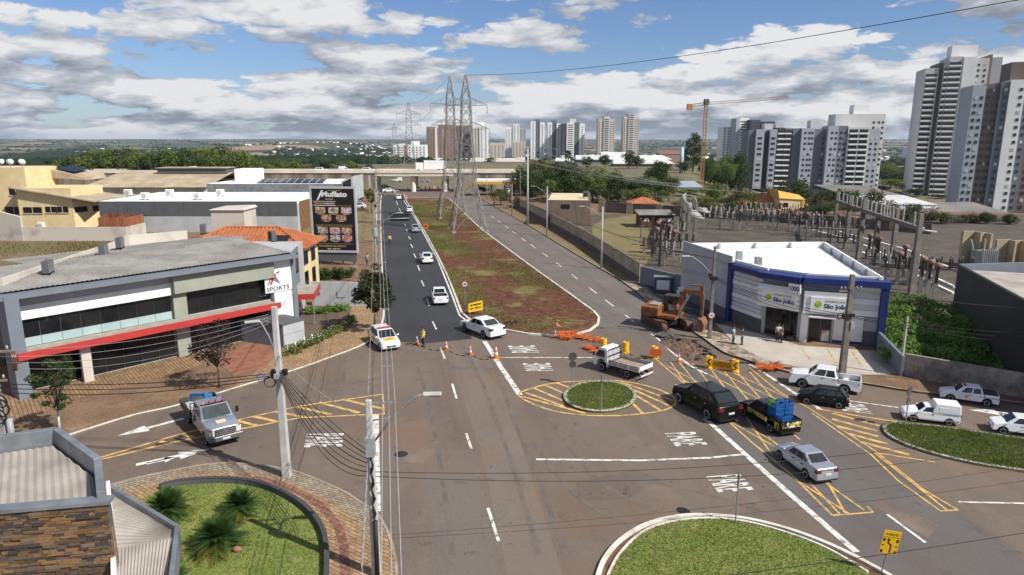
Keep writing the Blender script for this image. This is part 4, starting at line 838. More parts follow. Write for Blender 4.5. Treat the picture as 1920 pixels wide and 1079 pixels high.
c_navy = mat('cloth_navy', (.02, .03, .06), .85); c_lblue = mat('cloth_light_blue', (.30, .38, .50), .85); c_white = mat('cloth_white', (.62, .62, .62), .85); c_grey = mat('cloth_grey', (.28, .29, .31), .85); c_dark = mat('cloth_dark', (.025, .025, .03), .85)
c_hiv = mat('hi_vis_yellow', (.62, .50, .03), .7, (.55, .42, .02)); c_org = mat('hi_vis_orange', (.70, .20, .02), .7); c_jean = mat('cloth_jeans', (.06, .10, .20), .85)
person('traffic officer in yellow jacket and dark trousers standing by the cones', (794, 650), R(215), c_hiv, c_navy, h=1.80, arms=((.5, .2), (.3, .1)), vest=c_hiv, cap=c_navy)
person('worker in yellow jacket standing on the fresh asphalt up the avenue', (731, 459), R(100), c_hiv, c_navy, h=1.80, vest=c_hiv, cap=c_navy, stride=.1)
person('pedestrian in grey shirt and jeans walking on the earth footpath', (689, 498), R(100), c_grey, c_jean, .13, h=1.78, stride=.25, arms=((.3, 0), (-.3, 0)))
person('worker in orange vest bending over orange netting at the median tip', (1040, 634), R(0), c_org, c_lblue, h=1.74, bend=.35, arms=((.9, .1), (1.1, .2)), vest=c_org, cap=c_org)
person('man in light blue shirt, left of the pair on the stone pavement', (1374, 645), R(-40), c_lblue, c_jean, .13, h=1.62, arms=((.2, .2), (.7, .2)))
person('man in navy clothes, right of the pair on the stone pavement', (1391, 647), R(150), c_navy, c_navy, .13, h=1.60, arms=((.1, 0), (.2, 0)))
person('person in white shirt at the pharmacy door, nearer the glass', (1458, 640), R(250), c_white, c_navy, .13, h=1.62, arms=((.8, 0), (.5, 0)))
person('person in blue shirt standing just outside the pharmacy door', (1465, 643), R(160), c_jean, c_navy, .13, h=1.62, arms=((.5, 0), (.3, 0)))
person('dark-clothed pedestrian on the far grass verge of the right avenue', (927, 389), R(90), c_dark, c_dark, .13, h=1.8)
person('rider in dark clothes on the small motorcycle', (755, 374), AV, c_dark, c_dark, h=1.55, arms=((1.2, 0), (1.2, 0)))
person('person in red shirt sitting at the wheel of the excavator', (1268, 622), R(-50), m_red, c_dark, 0, h=1.3, lift=1.55, arms=((1.0, 0), (1.0, 0)))
# --- traffic cones, barrels, netting, banner
m_cone = mat('cone_orange', (.75, .16, .02), .5, (.62, .12, .02)); m_cband = mat('cone_white', (.68, .68, .66), .5)
def cone_meshes():
 mb = MB(); mb.box(-.19, .19, -.19, .19, 0, .04); base = mb.mesh('base', m_cone)
 mb = MB(); pr = [(.15, .04), (.115, .22), (.09, .36), (.062, .50), (.035, .66), (.03, .70)]
 for i in range(5): mb.lathe([pr[i], pr[i + 1]], n=14, mi=1 if i in (1, 3) else 0)
 return base, mb.mesh('cone_body', [m_cone, m_cband])
CB, CC = cone_meshes()
def cone(px, lab, k=1.1, z=0):
 g = G(*px, z); t = thing('traffic_cone', lab, 'cone', (*g, z), random.random(), 'traffic cones closing the avenue', k); inst(CB, 'base', t, (0, 0, 0)); inst(CC, 'cone_body', t, (0, 0, 0))
cone((782, 646), 'orange cone just left of the traffic officer'); cone((837, 656), 'orange cone on the lane dash between officer and white sedan'); cone((882, 665), 'orange cone in front of the white sedan'); cone((930, 672), 'tall orange cone beside the worn stop line', 1.5); cone((1273, 680), 'lone cone on the hatched box beside the trench')
for i, (x, y) in enumerate(((708, 364), (740, 363), (758, 371), (762, 374), (798, 355.5), (806, 355), (814, 354.5), (822, 355), (830, 356), (838, 357), (765, 357.5), (738, 357))): cone((x, y), 'small orange marker, number %s from the left of the row below the viaduct' % ('one two three four five six seven eight nine ten eleven twelve'.split()[sorted([708, 740, 758, 762, 798, 806, 814, 822, 830, 838, 765, 738]).index(x)]), 2.0)
m_byel = mat('barrel_yellow', (.75, .44, .02), .45, (.68, .36, .015))
def barrel(px, lab, k=1.0, ang=0):
 g = G(*px); t = thing('traffic_barrel', lab, 'barrel', (*g, 0), ang, 'yellow barrels closing the right avenue', k)
 mb = MB(); mb.lathe([(.33, 0), (.33, .10), (.27, .14), (.27, .35), (.285, .36), (.285, .39), (.27, .40), (.26, .72), (.27, .74), (.26, .98), (.22, 1.0), (.20, .92)], n=18); mb.build('drum', m_byel, t, local=True)
 mb = MB(); mb.lathe([(.12, .92), (.12, .94)], n=12); mb.build('top_opening', m_black, t, local=True); return t
barrel((1132, 655), 'yellow barrel behind the flatbed truck cab'); barrel((1173, 662), 'yellow barrel behind the middle of the flatbed truck')
tb = barrel((1227, 672), 'yellow barrel carrying an orange board right of the flatbed truck', 1.05)
mb = MB(); mb.box(-.48, .48, -.36, -.32, .28, .88); mb.build('orange_board', mat('board_orange', (.55, .11, .02), .6, (.40, .08, .02), scale=6), tb, local=True)
for zz in (.45, .62, .78): mb = MB(); mb.box(-.4, .4, -.372, -.362, zz - .025, zz + .025); mb.build('board_stripe', mat('board_dark', (.25, .05, .015), .6), tb, local=True)
def chevron_barrel(px, lab):
 t = barrel(px, lab, 1.0, R(-20)); mb = MB(); mb.box(-.24, .24, -.30, -.27, .32, .90); mb.build('chevron_panel', m_tyel, t, local=True)
 mb = MB(); mb.add([(-.18, -.305, .61), (.06, -.305, .86), (.20, -.305, .86), (-.03, -.305, .61), (.20, -.305, .36), (.06, -.305, .36)], [(0, 3, 2, 1), (0, 5, 4, 3)]); mb.build('chevron', m_black, t, local=True)
chevron_barrel((1329, 690), 'yellow chevron barrel at the left end of the closure banner'); chevron_barrel((1378, 697), 'yellow chevron barrel at the right end of the closure banner')
a, b = Vector(G(1333, 690)), Vector(G(1375, 696.5)); fr = Fr(a, b); t = thing('closure_banner', 'yellow banner reading VIA INTERDITADA between two barrels', 'banner', (a.x, a.y, 0))
mb = MB(); mb.fbox(fr, .12, fr.L - .12, -.22, -.18, .10, .80); mb.build('banner_sheet', mat('banner_yellow', (.78, .40, .015), .5, (.70, .34, .01)), t)
mb = MB(); text_on(mb, 'VIA INTERDITADA', fr.p(.2, -.225, .26), Vector(fr.p(fr.L - .2, -.225, .26)) - Vector(fr.p(.2, -.225, .26)), (0, 0, .40), .02); mb.build('banner_lettering', mat('ink_dark_red', (.10, .015, .01), .6), t)
mb = MB()
for u in (.3, fr.L - .3): mb.fbox(fr, u - .03, u + .03, -.18, -.12, 0, .8)
mb.build('banner_legs', m_black, t)
m_net = mat('net_orange', (.72, .17, .02), .7, (.55, .10, .02), scale=5)
def netting(name, pts, h, lab, droop=.15): # crumpled plastic mesh fence: woven strips
 t = []; mb = MB(); P_ = []
 n = len(pts)
 for i, (x, y) in enumerate(pts):
  hh = h * (.65 + .5 * random.random()); P_.append([(x + random.uniform(-.15, .15) * k, y + random.uniform(-.2, .2) * k, .02 + hh * k / 5) for k in range(6)])
 for i in range(n - 1):
  for k in range(6): mb.bar(P_[i][k], P_[i + 1][k], .035, .02)
 for i in range(n):
  for k in range(5): mb.bar(P_[i][k], P_[i][k + 1], .03, .02)
 for i in range(n - 1):
  for f in (.33, .66):
   for k in range(5):
    A = [P_[i][k][q] * (1 - f) + P_[i + 1][k][q] * f for q in range(3)]; Bq = [P_[i][k + 1][q] * (1 - f) + P_[i + 1][k + 1][q] * f for q in range(3)]; mb.bar(A, Bq, .025, .015)
 o = mb.build(name, m_net, flip=True); tag(o, lab, 'netting'); return o
def interp(px, n):
 out = []
 for i in range(len(px) - 1):
  for k in range(n): out.append(tuple(px[i][q] + (px[i + 1][q] - px[i][q]) * k / n for q in range(2)))
 return gp(out + [px[-1]])
netting('safety_netting', interp([(1043, 634), (1056, 628), (1065, 630), (1075, 634), (1062, 638), (1050, 637)], 4), .45, 'heap of orange safety netting at the median tip')
netting('safety_netting', interp([(1075, 632), (1100, 636), (1130, 641)], 8), .22, 'orange netting trailing from the median tip to the first barrel')
netting('safety_netting', interp([(1098, 655), (1112, 657), (1122, 660)], 4), .25, 'scrap of orange netting on the road in front of the flatbed truck')
netting('safety_netting', interp([(1421, 693), (1440, 697), (1458, 692), (1471, 696)], 4), .5, 'orange netting lying on the kerb in front of the pharmacy')
# --- signs
m_galv = mat('galvanised', (.30, .31, .32), .5, (.22, .22, .22), metal=.3); m_signback = mat('sign_back', (.035, .035, .037), .6, (.06, .06, .06)); m_sy = mat('sign_yellow', (.80, .47, .01), .5, (.74, .42, .01))
def post_sign(name, lab, px, zb, h, plates, z=.14, r=.035):
 g = G(*px, z); t = thing(name, lab, 'road sign', (*g, z)); mb = MB(); mb.tube([(0, 0, -.1), (0, 0, h)], r, 8); mb.build('post', m_galv if zb else m_signback, t, local=True)
 for f in plates: f(t)
 return t
def disc(zc, rad, rz, nm='sign_plate', m=m_signback, n=20, mf=None, dy=-.05):
 def f(t):
  mb = MB(); mb.lathe([(rad, -.012), (rad, .012)], n=n); o = mb.build(nm, m, t, local=True); o.rotation_euler = (R(90), 0, rz); o.location = (-math.sin(rz) * dy * -1, math.cos(rz) * dy, zc)
  if mf:
   mb = MB(); mb.lathe([(rad * .97, -.002), (rad * .97, .002)], n=n); q = mb.build('sign_rim', mf[0], o, local=True); q.location = (0, 0, .016)
   mb = MB(); mb.lathe([(rad * .78, -.002), (rad * .78, .002)], n=n); q = mb.build('sign_face', mf[1], o, local=True); q.location = (0, 0, .021)
   mb = MB(); text_on(mb, mf[2], (-rad * .5, -rad * .35, .026), (rad, 0, 0), (0, rad * .7, 0), .02); mb.build('sign_number', m_black, o, local=True)
 return f
post_sign('stop_sign', 'two dark sign backs on a thin post at the top of the roundabout', (1073, 719), 1, 2.35, [disc(2.10, .34, R(12), n=8), disc(1.50, .27, R(12))])
post_sign('stop_sign', 'narrow edge-on sign on a post in the middle of the roundabout', (1127, 771), 1, 2.55, [disc(2.25, .32, R(80), n=8)])
post_sign('stop_sign', 'dark edge-on sign on the rim of the large bottom island', (1379, 980), 1, 2.5, [disc(2.25, .36, R(72), n=8)])
post_sign('stop_sign', 'dark octagon and small plate at the tip of the right island', (1697, 799), 1, 2.6, [disc(2.35, .34, R(35), n=8), disc(1.72, .24, R(35))])
post_sign('speed_sign', 'round white speed sign standing in the median grass', (872, 571), 1, 2.6, [disc(2.3, .36, R(0), m=m_galv, mf=(m_red, m_cband, '40'))], .12)
post_sign('round_sign', 'orange round sign at the left kerb of the median', (799, 440), 1, 1.9, [disc(1.6, .5, 0, m=m_galv, mf=(m_cone, m_cone, ' .'))], .12)
t = post_sign('lane_sign', 'yellow attention sign with lane-shift arrow on the bottom island', (1652, 1076), 1, 1.95, [], .05, .03)
mb = MB(); mb.box(-.34, .34, -.055, -.035, 1.02, 2.10); pl_ = mb.build('sign_plate', m_sy, t, local=True)
mb = MB(); mb.box(-.34, .34, -.0585, -.0555, 1.80, 1.815); text_on(mb, 'ATENÇÃO', (-.26, -.058, 1.86), (.52, 0, 0), (0, 0, .15), .015); mb.build('sign_lettering', m_black, pl_, local=True)
mb = MB(); z1 = -.058; mb.add([(.02, z1, 1.08), (.08, z1, 1.08), (.08, z1, 1.45), (-.06, z1, 1.55), (-.06, z1, 1.66), (-.01, z1, 1.66), (-.09, z1, 1.77), (-.17, z1, 1.66), (-.12, z1, 1.66), (-.12, z1, 1.51), (.02, z1, 1.42)], [tuple(range(11))]); mb.build('arrow', m_black, pl_, local=True)
for x, zz in ((-.26, 1.66), (.26, 1.66), (-.27, 1.12), (.27, 1.12), (-.26, 1.40), (.26, 1.40)): mb = MB(); mb.box(x - .045, x + .045, -.0585, -.0555, zz - (.07 if zz != 1.40 else .025), zz + (.07 if zz != 1.40 else .025)); mb.build('sign_mark', m_black, pl_, local=True)
t.rotation_euler = (R(2), R(6), R(-8))
g = G(892, 590, .12); t = thing('works_board', 'tilted yellow road-works board at the left tip of the median', 'road sign', (*g, .12), R(14))
mb = MB(); mb.hexa([(-.75, 0, .25), (.75, 0, .45), (.75, .05, .45), (-.75, .05, .25)], [(-.75, .12, 1.15), (.75, .12, 1.45), (.75, .17, 1.45), (-.75, .17, 1.15)]); bd = mb.build('board', m_sy, t, local=True)
mb = MB(); text_on(mb, 'HOMENS', (-.6, .055, .85), (1.2, 0, .18), (0, .03, .22), .02); text_on(mb, 'NA PISTA', (-.6, .012, .5), (1.2, 0, .18), (0, .03, .22), .02); mb.v = [(x, y - .012, z) for x, y, z in mb.v]; mb.build('board_lettering', m_black, bd, local=True)
for x in (-.6, .6): mb = MB(); mb.bar((x, .05, 0), (x, .1, .8), .05); mb.build('leg', m_galv, t, local=True)
# --- excavator and trench
def excavator():
 f0, r0 = Vector(G(1248, 624)), Vector(G(1213, 606)); d = (f0 - r0).normalized(); n = Vector((-d.y, d.x)); c = (f0 + r0) / 2 + n * 1.1
 t = thing('excavator', 'rusty orange crawler excavator digging beside the pavement', 'excavator', (c.x, c.y, 0), math.atan2(d.y, d.x), None, 1.18)
 my = mat('excavator_orange', (.27, .10, .025), .7, (.10, .045, .022), scale=2.5, lo=.4, hi=.7); mr_ = mat('track_rust', (.075, .04, .028), .85, (.14, .08, .055), scale=5, bump=.5)
 for sg in (1, -1):
  prof = []
  for k in range(9): a = math.pi / 2 + math.pi * k / 8; prof.append((-1.45 + .42 * math.cos(a), .42 + .42 * math.sin(a)))
  for k in range(9): a = -math.pi / 2 + math.pi * k / 8; prof.append((1.45 + .42 * math.cos(a), .42 + .42 * math.sin(a)))
  mb = MB(); m_ = len(prof); y0, y1 = sg * 1.1 - .27, sg * 1.1 + .27
  mb.add([(x, y0, z) for x, z in prof] + [(x, y1, z) for x, z in prof], [tuple(range(m_)), tuple(range(m_, 2 * m_))[::-1]] + [(i, (i + 1) % m_, m_ + (i + 1) % m_, m_ + i) for i in range(m_)]); tr = mb.build('track', mr_, t, local=True)
  mb = MB()
  for k in range(15): x = -1.4 + k * .2; mb.box(x - .05, x + .05, y0 - .02, y1 + .02, .83, .875)
  stuff(mb.build('track_shoes', mr_, tr, local=True))
  mb = MB()
  for k in range(6): x = -1.2 + .48 * k; mb.lathe([(.16, -.3), (.16, .3)], n=10); mb.v[-20:] = [(x + vx, sg * 1.1 + vz, .3 + vy) for vx, vy, vz in mb.v[-20:]]
  stuff(mb.build('rollers', m_black, tr, local=True))
 mb = MB(); mb.lathe([(.6, .7), (.6, .95)], n=18); mb.box(-.8, .8, -.85, .85, .35, .75); mb.build('undercarriage', m_black, t, local=True)
 up = bpy.data.objects.new('upper_frame', None); bpy.data.objects.remove(up)
 A = R(42); rot = Matrix.Rotation(A, 4, 'Z')
 def part(mb, name, m, sm=0.0):
  mb.v = [tuple(rot @ Vector((p[0] if p[0] < 1.2 else 1.2 + (p[0] - 1.2) * .62, p[1], p[2]))) for p in mb.v]; o = mb.build(name, m, t, local=True)
  return pretty(o, sm) if sm else o
 mb = MB(); mb.box(-1.85, -.35, -1.15, 1.15, .98, 1.85); part(mb, 'engine_house', my, .12)
 mb = MB(); mb.box(-.4, 1.1, -1.15, 1.15, .95, 1.2); part(mb, 'deck', my, .03)
 mb = MB(); mb.box(-1.3, -.5, -.7, .5, 1.85, 1.98); part(mb, 'hood', mat('hood_grey', (.30, .29, .25), .7), .03)
 mb = MB()
 for x, y in ((-.3, .25), (1.1, .25), (-.3, 1.1), (1.1, 1.1)): mb.bar((x, y, 1.2), (x * .92, y, 2.55), .09)
 mb.box(-.35, 1.08, .2, 1.15, 2.5, 2.62); part(mb, 'cab_frame', mat('cab_dark', (.05, .04, .035), .6))
 mb = MB(); mb.box(1.05, 1.07, .28, 1.07, 1.3, 2.48); part(mb, 'cab_window', m_glass_lt)
 mb = MB(); mb.box(-.2, 1.0, 1.10, 1.12, 1.7, 2.45); part(mb, 'cab_window', m_glass_lt)
 mb = MB(); mb.hexa([(.5, -.22, 1.25), (.5, .12, 1.25), (.9, .12, 1.1), (.9, -.22, 1.1)], [(1.5, -.2, 3.45), (1.5, .1, 3.45), (1.85, .1, 3.1), (1.85, -.2, 3.1)]); mb.hexa([(1.5, -.2, 3.45), (1.5, .1, 3.45), (1.85, .1, 3.1), (1.85, -.2, 3.1)], [(3.9, -.15, 3.35), (3.9, .08, 3.35), (3.9, .08, 2.95), (3.9, -.15, 2.95)]); part(mb, 'boom', my, .03)
 mb = MB(); mb.hexa([(3.55, -.15, 3.75), (3.55, .08, 3.75), (4.05, .08, 3.85), (4.05, -.15, 3.85)], [(3.75, -.12, .95), (3.75, .05, .95), (4.0, .05, .95), (4.0, -.12, .95)]); part(mb, 'stick', my, .03)
 for p0, p1, nm in (((1.0, -.3, 1.2), (2.2, -.3, 2.9), 'boom_cylinder'), ((1.0, .2, 1.2), (2.2, .2, 2.9), 'boom_cylinder'), ((2.2, -.04, 3.75), (3.7, -.04, 3.8), 'stick_cylinder'), ((4.15, -.04, 3.2), (4.1, -.04, 1.3), 'bucket_cylinder')): mb = MB(); mb.tube([p0, p1], .07, 8); part(mb, nm, m_chrome if nm != 'stick_cylinder' else my)
 mb = MB(); pr = [(3.7, 1.05), (4.2, .98), (4.55, .55), (4.45, .10), (4.05, -.15), (3.55, -.05)]
 for i in range(5):
  (x0, z0), (x1, z1) = pr[i], pr[i + 1]; mb.hexa([(x0, -.65, z0 + .15), (x0, .62, z0 + .15), (x0 - .05, .62, z0 + .10), (x0 - .05, -.65, z0 + .10)], [(x1, -.65, z1 + .15), (x1, .62, z1 + .15), (x1 - .05, .62, z1 + .12), (x1 - .05, -.65, z1 + .12)])
 for y in (-.65, .60): mb.add([(x, y, z + .15) for x, z in pr] + [(x, y + .03, z + .15) for x, z in pr], [tuple(range(6)), tuple(range(6, 12))[::-1]])
 bk_ = part(mb, 'bucket', mat('bucket_rust', (.26, .115, .07), .75, (.16, .07, .045), scale=4))
 for k in range(5): mb = MB(); y = -.55 + k * .27; mb.hexa([(3.5, y - .05, .12), (3.5, y + .05, .12), (3.58, y + .05, .06), (3.58, y - .05, .06)], [(3.2, y - .02, .16), (3.2, y + .02, .16), (3.22, y + .02, .14), (3.22, y - .02, .14)]); mb.v = [tuple(rot @ Vector((1.2 + (p[0] - 1.2) * .62, p[1], p[2]))) for p in mb.v]; mb.build('tooth', mr_, bk_, local=True)
 t.location.z = .0; return t
excavator()
tp = gp([(1234, 640), (1262, 632), (1300, 636), (1330, 655), (1345, 672), (1330, 682), (1300, 682), (1270, 668), (1248, 652)])
def lumpy(name, poly, h, m, lab=None, cat=None, kind=None, n=34, seed=1, z0=.0):
 rnd = np.random.RandomState(seed); xs = [p[0] for p in poly]; ys = [p[1] for p in poly]; x0, x1, y0, y1 = min(xs), max(xs), min(ys), max(ys)
 def inside(x, y):
  c = False; j = len(poly) - 1
  for i in range(len(poly)):
   if (poly[i][1] > y) != (poly[j][1] > y) and x < (poly[j][0] - poly[i][0]) * (y - poly[i][1]) / (poly[j][1] - poly[i][1]) + poly[i][0]: c = not c
   j = i
  return c
 def ed(x, y):
  best = 1e9
  for i in range(len(poly)):
   a, b = Vector(poly[i]), Vector(poly[(i + 1) % len(poly)]); ab = b - a; tt = max(0, min(1, (Vector((x, y)) - a).dot(ab) / ab.length_squared)); best = min(best, (a + ab * tt - Vector((x, y))).length)
  return best
 mb = MB(); idx = {}
 for i in range(n + 1):
  for j in range(n + 1):
   x = x0 + (x1 - x0) * i / n; y = y0 + (y1 - y0) * j / n
   e = ed(x, y); zz = z0 + min(1, e / .8) * h * (.55 + .45 * rnd.rand() + .35 * math.sin(x * 3) * math.sin(y * 2.3)) if inside(x, y) else z0 - .05
   idx[i, j] = len(mb.v); mb.v.append((x, y, zz))
 for i in range(n):
  for j in range(n):
   q = [idx[i, j], idx[i + 1, j], idx[i + 1, j + 1], idx[i, j + 1]]
   if any(mb.v[k][2] > z0 for k in q): mb.f.append(tuple(q)); mb.m.append(0)
 o = mb.build(name, m, flip=True)
 if lab: tag(o, lab, cat)
 if kind: o['kind'] = kind
 return o
lumpy('excavated_soil', tp, .24, mat('dug_soil', (.085, .052, .036), .95, (.16, .10, .07), scale=2.5, coord='World', fine=.35, bscale=5, bump=1), kind='stuff')
rnd = random.Random(5); mb_s = mat('broken_asphalt', (.05, .048, .046), .9, (.10, .09, .08), scale=3)
def slab(px, sz, lab):
 g = G(*px); mb = MB(); pts = [(sz * (.7 + .5 * rnd.random()) * math.cos(a), sz * .7 * (.7 + .5 * rnd.random()) * math.sin(a)) for a in [k * math.pi / 3 for k in range(6)]]; mb.prism(pts, 0, .09)
 o = mb.build('asphalt_slab', mb_s); o.location = (*g, .16 + rnd.random() * .15); o.rotation_euler = (rnd.uniform(-.4, .4), rnd.uniform(-.4, .4), rnd.random() * 6); tag(o, lab, 'rubble', 'broken asphalt slabs at the trench')
for k, (x, y, s_) in enumerate([(1243, 632, .7), (1256, 630, .6), (1265, 636, .55), (1250, 639, .5), (1275, 641, .5), (1262, 645, .4), (1318, 655, .55), (1328, 663, .5), (1336, 668, .45), (1322, 668, .4), (1290, 650, .35), (1306, 645, .4), (1310, 676, .35), (1339, 676, .4)]): slab((x, y), s_, 'broken slab of old asphalt lying at the edge of the excavated trench')
# median litter and stones, tyre heaps
for k, (x, y, w) in enumerate([(955, 607, .5), (968, 605, .35), (905, 602, .3)]):
 g = G(x, y, .12); mb = MB(); mb.prism([(w * (.6 + .6 * rnd.random()) * math.cos(a), w * .6 * math.sin(a)) for a in [i * math.pi / 4 for i in range(8)]], 0, .12); o = mb.build('rubbish_sheet', m_black); o.location = (*g, .14); o.rotation_euler = (.2, .1, k); tag(o, ['crumpled black sheet lying near the median tip, larger one', 'smaller black scrap right of the crumpled sheet on the median', 'black scrap beside the yellow works board'][k], 'litter')
# caution tape
def tape(pts3, lab, m, r=.02):
 mb = MB();
 for i in range(len(pts3) - 1):
  a, b = Vector(pts3[i]), Vector(pts3[i + 1]); n_ = 8
  for k in range(n_):
   f0, f1 = k / n_, (k + 1) / n_; sg = lambda f: -.35 * 4 * f * (1 - f); p = a.lerp(b, f0); q = a.lerp(b, f1); p.z += sg(f0); q.z += sg(f1); mb.bar(p, q, .012, .07, k % 2)
 o = mb.build('caution_tape', [m, m_black], flip=True); tag(o, lab, 'tape')
m_ty = mat('tape_yellow', (.55, .45, .03), .6)
tape([G3(720, 632, .9), G3(783, 645, .75), G3(838, 654, .7)], 'yellow striped tape stretched from the traffic car to the cones', m_ty)
tape([G3(838, 654, .7), G3(882, 664, .7), G3(928, 669, .9)], 'striped tape running between the cones beside the white sedan', m_ty)
tape([G3(1175, 660, .8), G3(1226, 670, .9)], 'striped tape between the second and third yellow barrel', m_ty)
tape([G3(1274, 678, .6), G3(1328, 689, .8)], 'striped tape from the lone cone to the chevron barrel', m_ty)
# --- poles
m_pole = mat('pole_concrete', (.36, .35, .33), .85, (.22, .21, .19), scale=1.2, detail=6, bump=.2); m_pole_w = mat('pole_pale', (.50, .49, .47), .85, (.33, .32, .30), scale=.9, detail=6); m_pole_d = mat('pole_weathered', (.20, .18, .155), .9, (.12, .105, .09), scale=1.2, detail=6)
m_cable = mat('cable_black', (.012, .012, .012), .6); m_cable_g = mat('cable_grey', (.40, .41, .42), .5, (.3, .3, .3)); m_ins = mat('insulator', (.42, .40, .38), .25, spec=.6); m_ins_r = mat('insulator_brown', (.16, .06, .04), .3, spec=.6); m_box = mat('equipment_grey', (.30, .33, .34), .5, (.22, .24, .25))
def pole(lab, base, h, w0=.34, w1=.2, m=m_pole, lamp=None, arm=None, cyl=False, group=None, name='utility_pole', extras=(), wait=None):
 t = thing(name, lab, 'pole', base, 0, group); mb = MB()
 if cyl: mb.tube([(0, 0, -.2), (0, 0, h)], [w0 / 2, w1 / 2], 10)
 else: mb.hexa([(-w0 / 2, -w0 * .4, -.2), (w0 / 2, -w0 * .4, -.2), (w0 / 2, w0 * .4, -.2), (-w0 / 2, w0 * .4, -.2)], [(-w1 / 2, -w1 * .4, h), (w1 / 2, -w1 * .4, h), (w1 / 2, w1 * .4, h), (-w1 / 2, w1 * .4, h)])
 sh = mb.build('shaft', m, t, cyl, local=True)
 if not cyl: bevel(sh, .03, 1)
 if lamp:
  z0, dx, dy, z1 = lamp; mb = MB(); mb.tube([(0, 0, z0), (dx * .45, dy * .45, z0 + (z1 - z0) * .62), (dx * .85, dy * .85, z1 - .05), (dx, dy, z1)], .045, 7); mb.build('lamp_arm', m_galv, t, True, local=True)
  a = math.atan2(dy, dx); mb = MB(); mb.obox((dx + .28 * math.cos(a), dy + .28 * math.sin(a), z1 + .02), .75, .30, .11, a); hd = pretty(mb.build('lamp_head', m_pole_w, t, local=True), .04)
  mb = MB(); mb.obox((dx + .38 * math.cos(a), dy + .38 * math.sin(a), z1 - .05), .42, .22, .03, a); mb.build('lamp_glass', m_glass_lt, hd, local=True)
 for (z, L_, rz, ni) in (arm or []):
  c, s = math.cos(rz), math.sin(rz); mb = MB(); mb.bar((-L_ / 2 * c, -L_ / 2 * s, z), (L_ / 2 * c, L_ / 2 * s, z), .10, .12); ar = mb.build('crossarm', m_pole_d, t, local=True)
  for k in range(ni):
   u = -L_ / 2 + L_ * (k + .5) / ni; mb = MB(); mb.lathe([(.02, 0), (.02, .08), (.07, .09), (.05, .13), (.08, .15), (.05, .19), (.07, .21), (.03, .28)], (u * c, u * s, z + .06), 8); mb.build('insulator', m_ins, t, True, local=True)
 for f in extras: f(t)
 return t
def trafo(z, dx=0, dy=-.5, r=.32, h=.95):
 def f(t):
  mb = MB(); mb.lathe([(r, 0), (r, h), (r * .8, h + .08)], (dx, dy, z), 14); o = mb.build('transformer', m_box, t, local=True)
  for k in (-1, 0, 1): mb = MB(); mb.lathe([(.05, 0), (.03, .05), (.06, .1), (.03, .15), (.05, .2), (.02, .3)], (dx + k * .16, dy, z + h + .06), 8); mb.build('bushing', m_ins_r, o, True, local=True)
 return f
def boxes(*bs):
 def f(t):
  for (x, y, z, sx, sy, sz, m) in bs: mb = MB(); mb.box(x - sx / 2, x + sx / 2, y - sy / 2, y + sy / 2, z - sz / 2, z + sz / 2); mb.build('junction_box', m, t, local=True)
 return f
def coil(x, y, z, r, m=m_cable, n=3):
 def f(t):
  mb = MB(); mb.tube([(x + r * (1 + .06 * (k // 20)) * math.cos(k * math.pi / 10), y + .02 * (k // 20), z + r * (1 + .06 * (k // 20)) * math.sin(k * math.pi / 10)) for k in range(20 * n + 1)], .018, 5); mb.build('cable_coil', m, t, local=True)
 return f
p1 = G3(538, 893, .13); H1 = ZR(575, p1[1]) - .13
pole('pale concrete pole rising from the corner pavement kerb', p1, H1, .46, .27, m_pole_w, lamp=(H1 - 2.9, -.75, -.35, H1 - .7), extras=[coil(-.42, -.3, H1 - 4.0, .26), coil(-.9, -.2, H1 - 3.8, .2, mat('cable_blue', (.02, .08, .4), .5)), boxes((-.25, 0, H1 - 3.6, .3, .3, .35, m_cable), (.3, 0, H1 - 3.55, .25, .25, .3, m_cable), (0, -.2, H1 - 3.7, .4, .2, .25, m_box))])
p2 = G3(706, 1076, .13); H2 = ZR(750, p2[1]) - .13
lx = XR(820, 740, p2[1]) - p2[0]
pole('concrete pole on the corner pavement with a long street lamp arm', p2, H2, .36, .24, m_pole_w, lamp=(ZR(838, p2[1]) - .13, lx - .5, .1, ZR(742, p2[1]) - .13), extras=[boxes((.05, -.2, H2 - 1.9, .34, .3, .8, m_box)), lambda t: MB().tube([(.06 + .05 * math.sin(k * 1.9), -.22 + .04 * math.cos(k * 2.3), H2 - 1.8 - k * .22) for k in range(16)], [.03 + .02 * (k % 3) for k in range(16)], 6).build('cable_bundle', m_cable, t, True, local=True), lambda t: MB().tube([(.09, -.24, -.2), (.1, -.24, 2.6)], .1, 10).build('riser_pipe', m_cable, t, True, local=True), lambda t: MB().bar((0, 0, H2 - .15), (1.1, .1, H2 - .15), .07).build('bracket', m_galv, t, local=True), lambda t: MB().bar((0, 0, H2 - .9), (1.0, .1, H2 - .75), .06).build('bracket', m_galv, t, local=True)])
def av_pole(y): return (p2[0] - .193 * (y - p2[1]) - .0, y, .13)
avp = [av_pole(y) for y in (84, 121, 156, 190, 222)]
for k, (b, nm) in enumerate(zip(avp, ('behind the round street tree', 'second beyond the round street tree', 'third beyond the round street tree', 'fourth beyond the round street tree', 'last before the viaduct'))):
 pole(f'avenue lamp pole on the left pavement, {nm}', b, 9.3, .36, .22, m_pole, lamp=(6.6, 3.6 if k else 2.9, 0, 9.0), arm=[(9.0, 1.6, 0, 3)], group='poles along the left pavement', extras=[trafo(6.2, .1, -.45)] if k == 0 else [boxes((0, -.2, 6.4, .3, .25, .5, m_cable))] if k < 3 else [])
